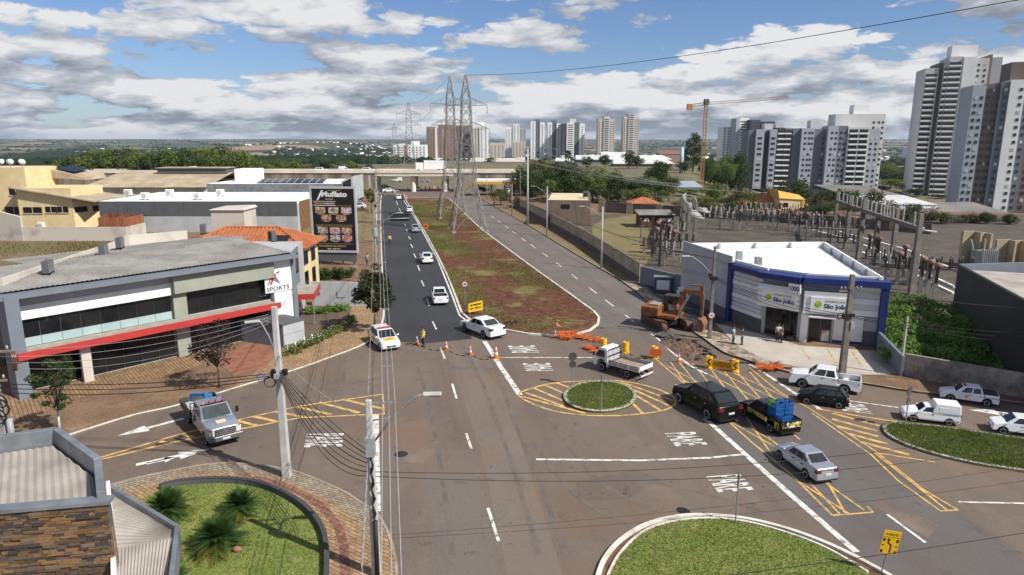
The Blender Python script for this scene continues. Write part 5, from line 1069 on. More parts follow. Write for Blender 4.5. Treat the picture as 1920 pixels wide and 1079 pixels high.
# traffic panel on a cantilever, seen from behind
yb = 118.; xb = XR(706, 430, yb)
t = thing('overhead_traffic_sign', 'dark overhead traffic panel on a cantilever arm over the black asphalt', 'road sign', (xb, yb, .13))
mb = MB(); mb.tube([(0, 0, 0), (0, 0, 6.1)], .14, 10); mb.build('post', m_galv, t, True, local=True)
x0, x1 = XR(731, 408, yb) - xb, XR(767, 408, yb) - xb; z0, z1 = ZR(415.5, yb) - .13, ZR(400.5, yb) - .13
mb = MB(); mb.tube([(0, 0, z0 - .1), (x0, 0, z0 + .45), (x1, 0, z0 + .55)], .08, 8); mb.build('arm', m_galv, t, True, local=True)
mb = MB(); mb.box(x0, x1, .1, .16, z0, z1); pb = mb.build('panel', m_signback, t, local=True)
for k in range(8): u = x0 + (x1 - x0) * (k + .5) / 8; mb = MB(); mb.box(u - .04, u + .04, .02, .1, z0, z1); mb.build('stiffener', m_black, pb, local=True)
# poles at the right
pr1 = G3(1330, 634, .13); h = ZR(462, pr1[1]) - .13
t = pole('weathered pole beside the parked sedan with lamp arm and speed sign', pr1, h, .34, .22, m_pole_d, lamp=(ZR(522, pr1[1]), XR(1290, 480, pr1[1]) - pr1[0], -.3, ZR(480, pr1[1]) - .13), extras=[boxes((0, -.2, h - 2.9, .7, .3, .3, m_cable), (-.35, -.2, h - 2.6, .3, .25, .25, m_cable))])
disc(ZR(593, pr1[1]), .32, 0, m=m_galv, mf=(m_red, m_cband, '40'), dy=-.24)(t)
pr2 = G3(1578, 707, .13); h = ZR(515, pr2[1]) - .13
pole('thick weathered concrete pole in front of the pharmacy', pr2, h, .50, .34, m_pole_d, arm=[(h - 1.25, 1.9, R(8), 6)], extras=[boxes((.32, -.1, h - 3.9, .3, .3, .55, m_box), (-.3, -.15, h - 3.2, .35, .3, .3, m_cable), (.2, -.2, h - 3.1, .3, .25, .25, m_cable)), coil(-.7, -.25, h - 3.15, .22), coil(-.35, -.3, h - 2.95, .17)])
pr3 = G3(1688, 704, .13); pole('thin pale post at the corner of the stained block wall', pr3, ZR(597, pr3[1]), .2, .15, m_pole_w)
pl_b = G3(14, 850, .13); hl_ = ZR(636, pl_b[1])
pole('concrete pole at the left edge with fuses and cable loops', pl_b, hl_, .42, .28, m_pole, arm=[(hl_ - .9, 2.6, R(10), 3), (hl_ - 2.6, 1.2, R(10), 4)], extras=[lambda t: MB().tube([(.5, -.1, .0), (.5, -.1, 2.2)], .17, 12).build('riser_pipe', m_box, t, True, local=True), coil(.2, -.3, 2.9, .5), coil(.1, -.35, 2.4, .4), coil(.3, -.3, 3.3, .35),
  lambda t: [MB().tube([(1.1 + k * .1, .1, hl_ - .9), (1.15 + k * .1, .05, hl_ - 1.5), (1.1 + k * .1, 0, hl_ - 2.0)], .05, 6).build('fuse', m_ins_r, t, True, local=True) for k in range(3)]])
def rpole(px, top, lab, m=m_pole_w, w=.3, cyl=True, lamp=None, z=.13):
 b = G3(*px, z); h = ZR(top, b[1]) - z; return pole(lab, b, h, w, w * .6, m, cyl=cyl, lamp=(h - 1.6, *lamp, h) if lamp else None, group='poles along the right avenue'), b, h
rpole((1127, 503), 388, 'pale lamp pole on the verge below the sunken yard slope', lamp=(-2.6, .3))
rpole((1025, 442), 350, 'pale double pole left of the flat-roofed beige building', lamp=(-2.4, .3))
rpole((989, 422), 280, 'tallest pale pole standing on the right avenue verge', w=.5)
rpole((960, 405), 345, 'grey thin pole farther along the right avenue', m_pole, .25, lamp=(-2.6, 0))
rpole((975, 398), 318, 'dark thin pole behind the tallest right avenue pole', m_pole_d, .25)
rpole((913, 373), 330, 'small far pole at the head of the right avenue', m_pole, .3)
rpole((893, 368), 322, 'far pole beside the pylon at the avenue head', m_pole, .3)
for px, tp_, lb in (((130, 352), 315, 'pale pole behind the cream house, left of two'), ((207, 350), 314, 'pale pole behind the cream house, right of two'), ((657, 452), 395, 'slim pole right of the billboard on the dirt lot'), ((694, 372), 330, 'far pole at the top of the left footpath')):
 b = G3(*px, .1); pole(lb, b, ZR(tp_, b[1]), .3, .2, m_pole_w, cyl=True)
# --- wires
def wire(a, b, sag, lab, r=.014, m=m_cable, n=14, group=None, twist=0, name='overhead_wire'):
 a, b = Vector(a), Vector(b); pts = []
 for k in range(n + 1):
  f = k / n; p = a.lerp(b, f); p.z -= sag * 4 * f * (1 - f); pts.append(p)
 mb = MB(); mb.tube(pts, r, 5)
 if twist:
  q = []
  for k in range(n * 8 + 1):
   f = k / (n * 8); p = a.lerp(b, f); p.z -= sag * 4 * f * (1 - f); an = k * 1.1; q.append((p.x + .03 * math.cos(an), p.y, p.z + .03 * math.sin(an)))
  mb.tube(q, r * .7, 4)
 o = mb.build(name, m, None, True, flip=True); return tag(o, lab, 'wire', group)
gv = 'bright conductors along the left kerb'
brk = [(p2[0] + .55, p2[1] + .05, p2[2] + H2 - .05), (p2[0] + .80, p2[1] + .05, p2[2] + H2 - .05), (p2[0] + 1.05, p2[1] + .05, p2[2] + H2 - .05)]
for k, bp_ in enumerate(brk):
 nxt = (avp[0][0] + .55 + .25 * k, avp[0][1], 9.2); bk0 = (bp_[0] + 4.9, bp_[1] - 27, bp_[2] + .2)
 nm = ('innermost', 'middle', 'outermost')[k]
 wire(bp_, nxt, .9, f'{nm} of three bright wires above the left kerb, far span', .013, m_cable_g, 24, gv); wire(bk0, bp_, .55, f'{nm} of three bright wires above the left kerb, near span', .014, m_cable_g, 18, gv)
 for j in range(len(avp) - 1): wire((avp[j][0] + .55 + .25 * k, avp[j][1], 9.2), (avp[j + 1][0] + .55 + .25 * k, avp[j + 1][1], 9.2), .7, f'{nm} bright wire between avenue poles, span {("one", "two", "three", "four")[j]} past the street tree', .013, m_cable_g, 10, gv)
for ki, f in enumerate((.08, .28, .55, .8)): # spacers on the three conductors
 q = [Vector(brk[k]).lerp(Vector((avp[0][0] + .55 + .25 * k, avp[0][1], 9.2)), f) for k in range(3)]
 mb = MB(); zz = q[1].z - .9 * 4 * f * (1 - f); mb.bar((q[0].x - .06, q[0].y, zz), (q[2].x + .06, q[0].y, zz), .04, .05); mb.bar((q[1].x, q[1].y, zz), (q[1].x, q[1].y, zz + .25), .04); o = mb.build('wire_spacer', m_box); tag(o, f'spacer clamp on the bright wires above the left kerb, {ORD[ki]} from the camera', 'wire clamp', 'spacer clamps on the bright wires')
wire((p2[0] - .12, p2[1], p2[2] + H2 - 1.2), (avp[0][0] - .1, avp[0][1], 7.6), .7, 'pale twisted bundle hanging left of the bright wires, far span', .012, m_cable_g, 22, None, 1)
wire((p2[0] + 4.6, p2[1] - 27, 5.0), (p2[0] - .14, p2[1], p2[2] + H2 - 2.6), .5, 'pale twisted bundle hanging left of the bright wires, near span', .014, m_cable_g, 20, None, 1)
wire((p2[0], p2[1], p2[2] + H2 - 2.0), (avp[0][0], avp[0][1], 6.6), 1.0, 'thin black telecom cable along the left kerb', .016, m_cable, 20)
gb = 'black cables between the corner poles'
for k in range(7):
 wire((p1[0] + .1, p1[1] - .1, p1[2] + H1 - 3.4 - .10 * k), (p2[0], p2[1], p2[2] + H2 - 2.3 - .16 * k), .25 + .22 * k, f'black telecom cable between the two corner poles, {ORD[k]} from the top', .016 + .006 * (k % 2), m_cable, 14, gb)
wire((p1[0], p1[1], p1[2] + H1 - 2.6), (p2[0], p2[1], p2[2] + H2 - .9), .35, 'pale service wire above the black cables between the corner poles', .012, m_cable_g, 14, None, 1)
for k in range(3): wire((p1[0] - .1, p1[1], p1[2] + H1 - 3.6 - .1 * k), (pl_b[0], pl_b[1], 4.4 - .25 * k), .3 + .1 * k, 'thick black cable from the pale corner pole to the left edge pole, ' + ('top', 'middle', 'bottom')[k], .026, m_cable, 14, 'black cables along the side street')
for k in range(4): wire((p1[0], p1[1], p1[2] + H1 - .35 - .14 * k), (pl_b[0] + .4 * k, pl_b[1], pl_b[2] + hl_ - .8 - .35 * k), .5 + .12 * k, f'pale service wire crossing the red canopy front, {ORD[k]} from the top', .012, m_cable_g, 16, 'pale wires in front of the red canopy')
sb = (-19.5, 62, 5.4)
for k in range(3): wire((p1[0], p1[1], p1[2] + H1 - .3 - .2 * k), (sb[0] - .6 * k, sb[1], sb[2] - .8 * k), .3, f'pale drop wire from the corner pole to the shop end wall, {ORD[k]} from the top', .010, m_cable_g, 10, 'drop wires to the shop')
wire((p2[0], p2[1], p2[2] + H2 - 3.3), (34, 32, 4.5), 1.4, 'lower black cable crossing the bottom of the junction', .014, m_cable, 26); wire((p2[0], p2[1], p2[2] + H2 - 3.1), (34, 33.2, 4.8), 1.3, 'upper black cable crossing the bottom of the junction', .014, m_cable, 26)
wire((p2[0] + .3, p2[1] - 9, 5), (40, 24, 7.6), .9, 'single black wire crossing behind the yellow attention sign', .014, m_cable, 26)
gr = 'wires along the right street'
for k, (dz, sg) in enumerate(((1.15, .5), (1.15, .55), (1.15, .6), (3.0, .5), (3.2, .7), (3.4, .9))):
 o = (k % 3 - 1) * .6; z2 = pr2[2] + (ZR(515, pr2[1]) - .13) - dz; z1 = pr1[2] + ZR(462, pr1[1]) - .13 - (dz if dz < 2 else dz - .4)
 wire((pr1[0] + o * .4, pr1[1], z1), (pr2[0] + o, pr2[1], z2), sg, ORD[k].capitalize() + ' from the top, ' + ('thin' if k < 3 else 'thick') + ' wire between the two weathered poles at the pharmacy', .011 if k < 3 else .022, m_cable, 16, gr)
 wire((pr2[0] + o, pr2[1], z2), (pr2[0] + 26 + o, pr2[1] - 8, z2 + .2), sg + .2, ORD[k].capitalize() + ' from the top, ' + ('thin' if k < 3 else 'thick') + ' wire from the pharmacy pole towards the right edge', .011 if k < 3 else .022, m_cable, 16, gr)
 wire((pr1[0] - 9, pr1[1] + 24, z1 + .3), (pr1[0] + o * .4, pr1[1], z1), .4, ORD[k].capitalize() + ' from the top, ' + ('thin' if k < 3 else 'thick') + ' wire behind the pharmacy side wall pole', .011, m_cable, 12, gr)
# --- lattice towers
m_lat = mat('lattice_steel', (.27, .275, .275), .55, (.17, .155, .14), metal=.2, scale=2)
def pylon(lab, base, h, hw, arms, rz=R(20), wd=.15, zt_=None, top=1.0, waist=(.28, .42), group='transmission pylons'):
 t = thing('pylon', lab, 'pylon', base, rz, group); zw = h * .62
 def half(z):
  if z < h * .30: f = z / (h * .30); return hw * (1 - f) + hw * .50 * f
  if z < zw: f = (z - h * .30) / (zw - h * .30); return hw * (.50 * (1 - f) + .30 * f)
  if z < h * .86: f = (z - zw) / (h * .86 - zw); return hw * (.30 * (1 - f) + .24 * f)
  f = (z - h * .86) / (h * .14); return hw * (.24 * (1 - f) + .03 * f)
 lv = [0, .12, .22, .30, .38, .46, .54, .62, .68, .74, .80, .86, .93, 1.0]; lv = [h * q for q in lv]; sgn = [(1, 1), (-1, 1), (-1, -1), (1, -1)]
 P = lambda i, z: (sgn[i % 4][0] * half(z), sgn[i % 4][1] * half(z), z)
 for i in range(4):
  mb = MB()
  for a, b in zip(lv[:-1], lv[1:]): mb.bar(P(i, a), P(i, b), wd)
  mb.build('leg', m_lat, t, local=True); mb = MB(); mb.box(P(i, 0)[0] - .35, P(i, 0)[0] + .35, P(i, 0)[1] - .35, P(i, 0)[1] + .35, -.5, .25); mb.build('footing', m_conc, t, local=True)
 mb = MB()
 for i in range(4):
  for k, (a, b) in enumerate(zip(lv[:-1], lv[1:])):
   if k == 0: m_ = [(P(i, b)[q] + P(i + 1, b)[q]) / 2 for q in range(3)]; mb.bar(P(i, a), m_, wd * .6); mb.bar(P(i + 1, a), m_, wd * .6)
   else: mb.bar(P(i, a), P(i + 1, b), wd * .6); mb.bar(P(i + 1, a), P(i, b), wd * .6)
   if k % 2: mb.bar(P(i, b), P(i + 1, b), wd * .6)
 stuff(mb.build('bracing', m_lat, t, local=True)); tips = []
 for (z, out, side) in arms:
  for sg in ((1, -1) if side == 0 else (side,)):
   w = half(z); tip = (sg * out, 0, z + .1); mb = MB(); z2 = z + h * .05; w2 = half(z2)
   for q in (1, -1): mb.bar((sg * w, q * w, z), tip, wd * .7); mb.bar((sg * w2, q * w2, z2), tip, wd * .6)
   for f in (.33, .66):
    a1 = [sg * (w + (out - w) * f), w * (1 - f), z + .1 * f]; a2 = [sg * (w + (out - w) * f), -w * (1 - f), z + .1 * f]; a3 = [sg * (w2 + (out - w2) * f), w2 * (1 - f), z2 + (z + .1 - z2) * f]; mb.bar(a1, a2, wd * .5); mb.bar(a1, a3, wd * .5)
   mb.build('crossarm', m_lat, t, local=True)
   mb = MB(); mb.lathe([(.03, 0)] + [(.06 if k % 2 else .13, -.12 * k) for k in range(1, 14)], tip, 7); mb.build('insulator_string', m_ins, t, True, local=True); tips.append((sg, z, Matrix.Translation(Vector(base)) @ Matrix.Rotation(rz, 4, 'Z') @ Vector((tip[0], tip[1], tip[2] - 1.6))))
 return t, tips, Matrix.Translation(Vector(base)) @ Vector((0, 0, h))
bA = G3(877, 432, .12); hA = ZR(142, bA[1]); bB = G3(848, 407, .12); hB = ZR(145, bB[1])
pA, tA, topA = pylon('tall lattice pylon on the median, nearer of the pair', bA, hA, 3.4, [(hA * .81, 4.2, 0), (hA * .66, 4.6, 0)], R(14))
pB, tB, topB = pylon('tall lattice pylon on the median, farther of the pair', bB, hB, 3.3, [(hB * .81, 4.4, 0), (hB * .66, 4.4, 0)], R(14))
pC, tC, topC = pylon('slender pylon beyond the viaduct, left of the median pair', (XR(770, 350, 330), 330, -.5), ZR(193, 330) + .5, 4.6, [(30, 5.5, 0), (25, 5.5, 0), (20, 5.5, 0)], R(10), .2)
pD, tD, topD = pylon('smallest pylon far behind the viaduct', (XR(743, 350, 520), 520, -1), ZR(232, 520) + 1, 5, [(26, 6, 0), (20, 6, 0)], R(10), .25)
gt = 'transmission lines'
wire(topA, (XR(1910, 0, 45), 45, ZR(0, 45)), -.0 + 1.2, 'single dark line rising across the sky to the upper right', .03, m_cable, 30)
for k, ((s1, z1, q1), (s2, z2, q2)) in enumerate(zip(tB, tC[:4])): wire(q1, q2, 3.5, ('upper right', 'upper left', 'lower right', 'lower left')[k] + ' transmission line between the median pylons and the slender pylon', .03, m_cable_g, 14, gt)
for k, ((s1, z1, q1), (s2, z2, q2)) in enumerate(zip(tC[:4], tD)): wire(q1, q2, 4, ('upper right', 'upper left', 'lower right', 'lower left')[k] + ' transmission line beyond the viaduct', .04, m_cable_g, 12, gt)
wire(topB, topC, 2, 'earth wire from the farther median pylon to the slender pylon', .025, m_cable, 12)
for k, (s1, z1, q1) in enumerate(tA):
 e = (32 + 3.2 * k, 118 - 2 * k, 9.5); wire(q1, e, 2.2, f'{ORD[k]} transmission line descending from the near pylon to the substation, counted from the left', .022, m_cable_g, 18, 'lines from the pylon to the substation')
 e2 = (27 + 3 * k, 132, 9.5); wire(tB[k][2], e2, 2.2, f'{ORD[k]} transmission line descending from the far pylon to the substation, counted from the left', .022, m_cable_g, 18, 'lines from the far pylon to the substation')
# --- buildings near the junction
m_wht = mat('wall_white', (.74, .74, .73), .8, (.60, .59, .57), scale=.5, detail=6, lo=.45, hi=.75); m_wgrey = mat('wall_light_grey', (.42, .43, .45), .8, (.35, .36, .37), scale=.5); m_dgrey = mat('wall_dark_grey', (.075, .08, .088), .75, (.10, .105, .11), scale=.5); m_bluegrey = mat('wall_blue_grey', (.13, .15, .18), .75, (.16, .18, .21), scale=.4)
m_olive = mat('wall_olive', (.30, .31, .26), .85, (.24, .25, .21), scale=.5); m_redb = mat('canopy_red', (.45, .035, .03), .6, (.36, .03, .028), scale=.8); m_navy = mat('frame_blue', (.012, .03, .17), .45, (.01, .024, .13)); m_dglass = mat('facade_glass', (.008, .009, .010), .07, (.014, .015, .016), scale=.6, spec=.35); m_pglass = mat('pale_glass', (.30, .40, .40), .15, (.36, .45, .45), scale=.6, spec=.6)
m_roofw = mat('roof_white', (.80, .80, .79), .6, (.72, .72, .71), scale=.3); m_rooft = mat('roof_fibre', (.31, .295, .272), .9, (.20, .187, .17), scale=.35, detail=7, fine=.12, bscale=3); m_rooftan = mat('roof_tan', (.42, .345, .24), .9, (.28, .22, .15), scale=.25, detail=7); m_cream = mat('wall_cream', (.66, .53, .30), .85, (.55, .44, .25), scale=.4, detail=6); m_plas = mat('plaster_aged', (.50, .46, .40), .9, (.24, .21, .18), scale=.35, detail=8, lo=.5, hi=.8); m_metal = mat('sheet_metal', (.40, .41, .42), .4, (.26, .27, .28), metal=.5, scale=.6)
m_rib = mat('corrugated_grey', (.40, .365, .325), .65, (.25, .22, .19), scale=.5, detail=7, fine=.1, bscale=4)
def ac_unit(p, lab, rz=0, k=1.0, dark=True, group='rooftop air-conditioning units'):
 t = thing('air_conditioner', lab, 'air conditioner', p, rz, group, k); mc = m_dgrey if dark else m_wht
 mb = MB(); mb.box(-.42, .42, -.18, .18, .08, .78); pretty(mb.build('casing', mc, t, local=True), .03)
 mb = MB(); mb.lathe([(.27, 0), (.27, .015)], n=16); o = mb.build('fan_grille', m_black if dark else m_wgrey, t, local=True); o.rotation_euler = (R(90), 0, 0); o.location = (-.08, -.182, .43)
 for x in (-.3, .3): mb = MB(); mb.box(x - .03, x + .03, -.2, .2, 0, .08); mb.build('foot', m_black, t, local=True)
 if dark:
  for z in [.14 + .07 * i for i in range(9)]: mb = MB(); mb.box(-.425, .425, .178, .19, z, z + .03); mb.build('louvre', m_metal, t, local=True)
# --- sports shop
A_, B_ = (-35.4, 46.5), (-21.2, 63.3); fs = Fr(A_, B_, .13); FL = fs.L
sp = thing('sports_shop', 'two-storey grey shop with red canopy and dark glass fronts', 'building', (A_[0], A_[1], .13))
foot = [A_, B_, (-22.9, 74), (-35.4, 73.6), (-39.6, 70), (-38.4, 66), (-37.4, 57.4), (-36.4, 48.5)]
MB().prism(foot, .0, 7.1).build('wall', m_wgrey, sp)
def fpart(name, m, u0, u1, v0, v1, z0, z1, par=sp, fr=fs): mb = MB(); mb.fbox(fr, u0, u1, v0, v1, z0, z1); return mb.build(name, m, par)
# v is to the left of the facade direction (inside): negative = towards the street
fpart('fin', m_bluegrey, -.5, .35, -1.6, .3, 0, 7.35); fpart('eave', m_bluegrey, -.7, FL + .3, -1.5, .2, 7.1, 7.4)
U1 = FL * .505; U2 = FL * .555; U3 = FL * .915
fpart('white_band', m_wht, .35, U1, -.35, 0, 5.35, 6.35); fpart('shaded_band', m_wgrey, .35, U1, -.25, 0, 6.353, 7.08)  # top of the white panel greyed: the eave's shadow put into its colour
fpart('column', m_olive, U1, U2, -.45, 0, 0, 5.5); fpart('olive_panel', m_olive, U1, U3, -.9, 0, 5.5, 7.078)
nP = 8
for k in range(nP):
 u0 = .4 + (U1 - .45) * k / nP; u1 = .4 + (U1 - .45) * (k + 1) / nP - .03
 fpart('glass_panel', m_dglass, u0, u1, -.06, -.02, 3.97, 5.32); fpart('pale_glass_panel', m_pglass, u0, u1, -.10, -.03, 3.32, 3.95)
 fpart('shopfront_glass', m_dglass, u0, u1, -.06, -.02, .1, 2.82)
for k in range(7):
 u0 = U2 + .05 + (U3 - U2 - .1) * k / 7; u1 = U2 + .05 + (U3 - U2 - .1) * (k + 1) / 7 - .03
 fpart('glass_panel', m_dglass, u0, u1, -.06, -.02, 3.4, 5.4); fpart('shopfront_glass', m_dglass, u0, u1, -.06, -.02, .1, 2.82)
fpart('column', m_plas, FL * .17, FL * .20, -1.2, -.8, 0, 2.83); fpart('canopy', mat('canopy_top', (.36, .33, .28), .85, (.25, .23, .19)), -.2, FL * .90, -1.7, 0, 2.84, 3.28); fpart('canopy_fascia', m_redb, -.25, FL * .91, -1.82, -1.7, 2.82, 3.34)
fpart('sign_wall', m_wht, U3, FL, -.6, 0, 0, 7.078); fpart('edge_pillar', m_bluegrey, FL, FL + .45, -.75, 1.0, 0, 7.5)
sw = fpart('sign_backing', m_wht, U3 - .9, FL - .02, -.68, -.6, 4.1, 5.9)
O = Vector(fs.p(U3 - .8, -.69, 4.2)); uu = Vector((fs.u.x, fs.u.y, 0))
mb = MB(); text_on(mb, 'SPORTS', O, uu * 2.35, (0, 0, .42), .03, sp=1.05); mb.build('sign_lettering', m_dgrey, sw)
q = lambda u, z: tuple(O + uu * u + Vector((0, 0, z)))
mb = MB(); mb.poly([q(.35, .6), q(.85, 1.6), q(1.12, 1.6), q(.55, .6)]); mb.poly([q(.1, .6), q(.62, 1.55), q(.72, 1.35), q(.22, .6)]); mb.poly([q(1.05, 1.72), q(1.55, 1.8), q(1.25, 1.55)]); mb.build('logo_red_stroke', mat('logo_red', (.30, .03, .025), .6), sw)
mb = MB(); mb.poly([q(1.0, 1.45), q(.78, .95), q(1.5, .55)]); mb.build('logo_dark_stroke', m_bluegrey, sw)
fe = Fr(B_, (-22.9, 74), .13) # end wall facing the avenue
fpart('end_wall_panel', m_bluegrey, .8, 6.5, -.12, 0, 3.4, 7.08, sp, fe); fpart('end_window', m_dglass, 2.6, 6.0, -.16, -.1, 4.6, 6.6, sp, fe); fpart('door_glass', m_dglass, 1.5, 6, -.06, 0, .1, 2.6, sp, fe); fpart('side_canopy', mat('canopy_top', (.36, .33, .28), .85), 1.2, 6.0, -2.1, 0, 2.7, 3.15, sp, fe); fpart('side_canopy_fascia', m_redb, 1.1, 6.1, -2.2, -2.1, 2.65, 3.2, sp, fe); fpart('side_canopy_fascia', m_redb, 1.0, 1.1, -2.2, 0, 2.65, 3.2, sp, fe)
mb = MB(); mb.tube([fe.p(1.4, -2.0, 0), fe.p(1.4, -2.0, 2.7)], .06, 8); mb.build('canopy_post', m_metal, sp)
# roof: low folded fibre-cement sheets, each sheet a piece
rz0 = 7.12; ridge_v = 8.0
def roof_panels(par, fr, u0, u1, v0, v1, z0, z1, n, m, name='roof_sheet', ribs=6, amp=.03):
 for k in range(n):
  a0 = u0 + (u1 - u0) * k / n; a1 = u0 + (u1 - u0) * (k + 1) / n; mb = MB(); P_ = []
  for i in range(ribs * 2 + 1):
   u = a0 + (a1 - a0) * i / (ribs * 2); dz = amp * (i % 2) + (.01 if k % 2 else 0); P_.append((fr.p(u, v0, z0 + dz), fr.p(u, v1, z1 + dz)))
  for i in range(ribs * 2): mb.quad(P_[i][0], P_[i + 1][0], P_[i + 1][1], P_[i][1])
  mb.build(name, m, par, flip=True)
roof_panels(sp, fs, -.3, FL + .1, -.6, 8.2, 7.52, 8.0, 14, m_rooft, ribs=5, amp=.06); roof_panels(sp, fs, 3.5, FL + 1.5, 8.2, 15.5, 8.0, 7.5, 12, m_rooft, ribs=5, amp=.06)
pp = [(-36.4, 47.6), (-37.6, 57.4), (-38.6, 66), (-39.8, 70.2), (-35.4, 73.9)]
wall_line(MB(), pp, .25, 6.5, 8.3).build('rear_parapet', m_plas, sp)
for k, (x, y, z) in enumerate([(-35.6, 51.5, 7.9), (-35.9, 59.3, 8.0), (-36.7, 63.3, 8.0), (-33.0, 72.6, 8.1), (-24.6, 69.5, 7.75)]): ac_unit((x, y, z), 'dark condenser on the grey shop roof, ' + ('nearest the left corner', 'second from the left corner', 'third from the left corner', 'by the far rear parapet', 'at the right end behind the sign')[k], R(-75) if k < 4 else R(-50), 1.35)
# boundary wall left of the shop
t = thing('boundary_wall', 'stained low plaster wall left of the grey shop roof', 'wall', (-40, 55, .13)); wall_line(MB(), [(-44, 47), (-41.5, 57), (-41, 66), (-40, 70)], .2, 0, 4.4).build('wall', m_plas, t)
# cabin box and garden by the shop
gk = G(452, 640, .13); gk2 = G(532, 652, .13); gk3 = G(572, 640, .13)
t = thing('metal_cabin', 'low metal cabin with pale front panel by the corner garden', 'cabin', (*gk2, .13))
hk = ZR(605, gk2[1]); fk = Fr(gk2, gk3, .13); MB().prism([gk2, gk3, fk.xy(fk.L, 2.6), (gk[0] + 2.2, gk[1] + 1.2), gk], 0, hk - .3).build('wall', m_bluegrey, t)
for k in range(2): fpart('front_panel', m_wgrey, .04, fk.L - .04, -.06, -.01, .15 + k * (hk - .5) / 2, .12 + (k + 1) * (hk - .5) / 2, t, fk)
MB().prism([(p[0], p[1]) for p in [fk.xy(-.1, -.1), fk.xy(fk.L + .1, -.1), fk.xy(fk.L + .1, 2.7), (gk[0] + 2.1, gk[1] + 1.3), (gk[0] - .1, gk[1])]], hk - .3, hk - .18).build('roof', m_dgrey, t)
# patio and pale wall
sheet('patio', gp([(520, 640), (572, 655), (650, 610), (660, 575), (590, 575), (540, 600)], .142), .142, mat('patio_brown', (.13, .09, .065), .8, (.10, .07, .05), coord='World'), pav_l)
wa, wb = G(586, 573, .13), G(690, 574, .13); fw = Fr(wa, wb, .13); hw_ = ZR(529, wa[1])
t = thing('painted_wall', 'pale grey wall with small painted marks in the garden', 'wall', (*wa, .13))
for k in range(3): fpart('wall_panel', m_wgrey, fw.L * k / 3 + .01, fw.L * (k + 1) / 3 - .01, -.1, .1, 0, hw_ - .1, t, fw)
mb = MB(); mb.fbox(fw, fw.L * .45, fw.L * .455 + .05, -.13, -.1, .9, 1.6); mb.fbox(fw, fw.L * .45, fw.L * .6, -.13, -.1, .9, .96); mb.build('painted_mark', m_dgrey, t)
mb = MB(); mb.fbox(fw, .62, .95, -.13, -.1, 1.3, 1.5); mb.fbox(fw, .72, .85, -.13, -.1, 1.1, 1.7); mb.build('painted_mark', m_dgrey, t)
for k in range(3): mb = MB(); mb.fbox(fw, fw.L * .72, fw.L * .78, -.13, -.1, .6 + .5 * k, .75 + .5 * k); mb.build('painted_mark', m_dgrey, t)
# --- house with orange tiles
m_tile = mat('roof_tile_orange', (.42, .135, .05), .85, (.25, .085, .04), scale=.8, detail=6, lo=.4, hi=.7)
def hip_roof(par, x0, x1, y0, y1, z0, z1, m=m_tile, name='roof', tiles=True, rows=10):
 cx0, cx1 = x0 + (y1 - y0) / 2, x1 - (y1 - y0) / 2; cy = (y0 + y1) / 2
 if cx0 > cx1: cx0 = cx1 = (x0 + x1) / 2
 a, b, c, d, e, f = (x0, y0, z0), (x1, y0, z0), (x1, y1, z0), (x0, y1, z0), (cx0, cy, z1), (cx1, cy, z1)
 mb = MB(); mb.add([a, b, c, d, e, f], [(0, 1, 5, 4), (1, 2, 5), (2, 3, 4, 5), (3, 0, 4), (3, 2, 1, 0)]); o = mb.build(name, m, par)
 if tiles:
  mb = MB()
  for (P, Q, S, T_) in ((a, b, f, e), (b, c, f, f), (d, a, e, e)):
   P, Q, S, T_ = map(Vector, (P, Q, S, T_)); n_ = max(3, int((Q - P).length / .45))
   for k in range(n_): # rolled tile courses running down the slope
    u = (k + .5) / n_; lo = P.lerp(Q, u); base_w = (Q - P).length; tw = (S - T_).length; off = ((T_ - P).dot((Q - P).normalized())); uu_ = u * base_w
    hi_f = 1.0
    if uu_ < off: hi_f = uu_ / max(off, .01)
    elif uu_ > off + tw: hi_f = (base_w - uu_) / max(base_w - off - tw, .01)
    slope = (T_ - P) - (Q - P).normalized() * off; hi = lo + slope * hi_f; nn = (Q - P).cross(slope).normalized() * .05
    if (hi - lo).length > .2: mb.tube([lo + nn, hi + nn], .11, 5)
  stuff(mb.build('tile_courses', m, o))
  mb = MB()
  for p, q_ in ((a, e), (b, f), (c, f), (d, e), (e, f)):
   if (Vector(p) - Vector(q_)).length > .1: mb.tube([Vector(p) + Vector((0, 0, .06)), Vector(q_) + Vector((0, 0, .06))], .14, 6)
  mb.build('ridge_tiles', m, o)
 return o
t = thing('tiled_house', 'cream house with orange hipped tile roof behind the grey shop', 'building', (-30, 78, .13)); x0, x1, y0, y1 = -38, -24.6, 78.5, 85.5
MB().box(x0, x1, y0, y1, .0, 5.6).build('wall', m_cream, t); hip_roof(t, x0 - .8, x1 + .8, y0 - .8, y1 + .8, 5.6, 7.6)
for y in (79.5, 82.5): mb = MB(); mb.box(x1 - .02, x1 + .06, y, y + 1.6, 3.4, 5.0); mb.build('window', m_dglass, t); mb = MB(); mb.box(x1 - .02, x1 + .05, y, y + 1.4, .6, 2.6); mb.build('window', m_dglass, t)
mb = MB(); mb.hexa([(x1 - 3.2, y0 - .1, 6.0), (x1 - 1.6, y0 - .1, 6.0), (x1 - 1.6, y0 + 1.6, 6.85), (x1 - 3.2, y0 + 1.6, 6.85)], [(x1 - 3.2, y0 - .15, 6.1), (x1 - 1.6, y0 - .15, 6.1), (x1 - 1.6, y0 + 1.55, 6.95), (x1 - 3.2, y0 + 1.55, 6.95)]); mb.build('solar_panel', m_dglass, t)
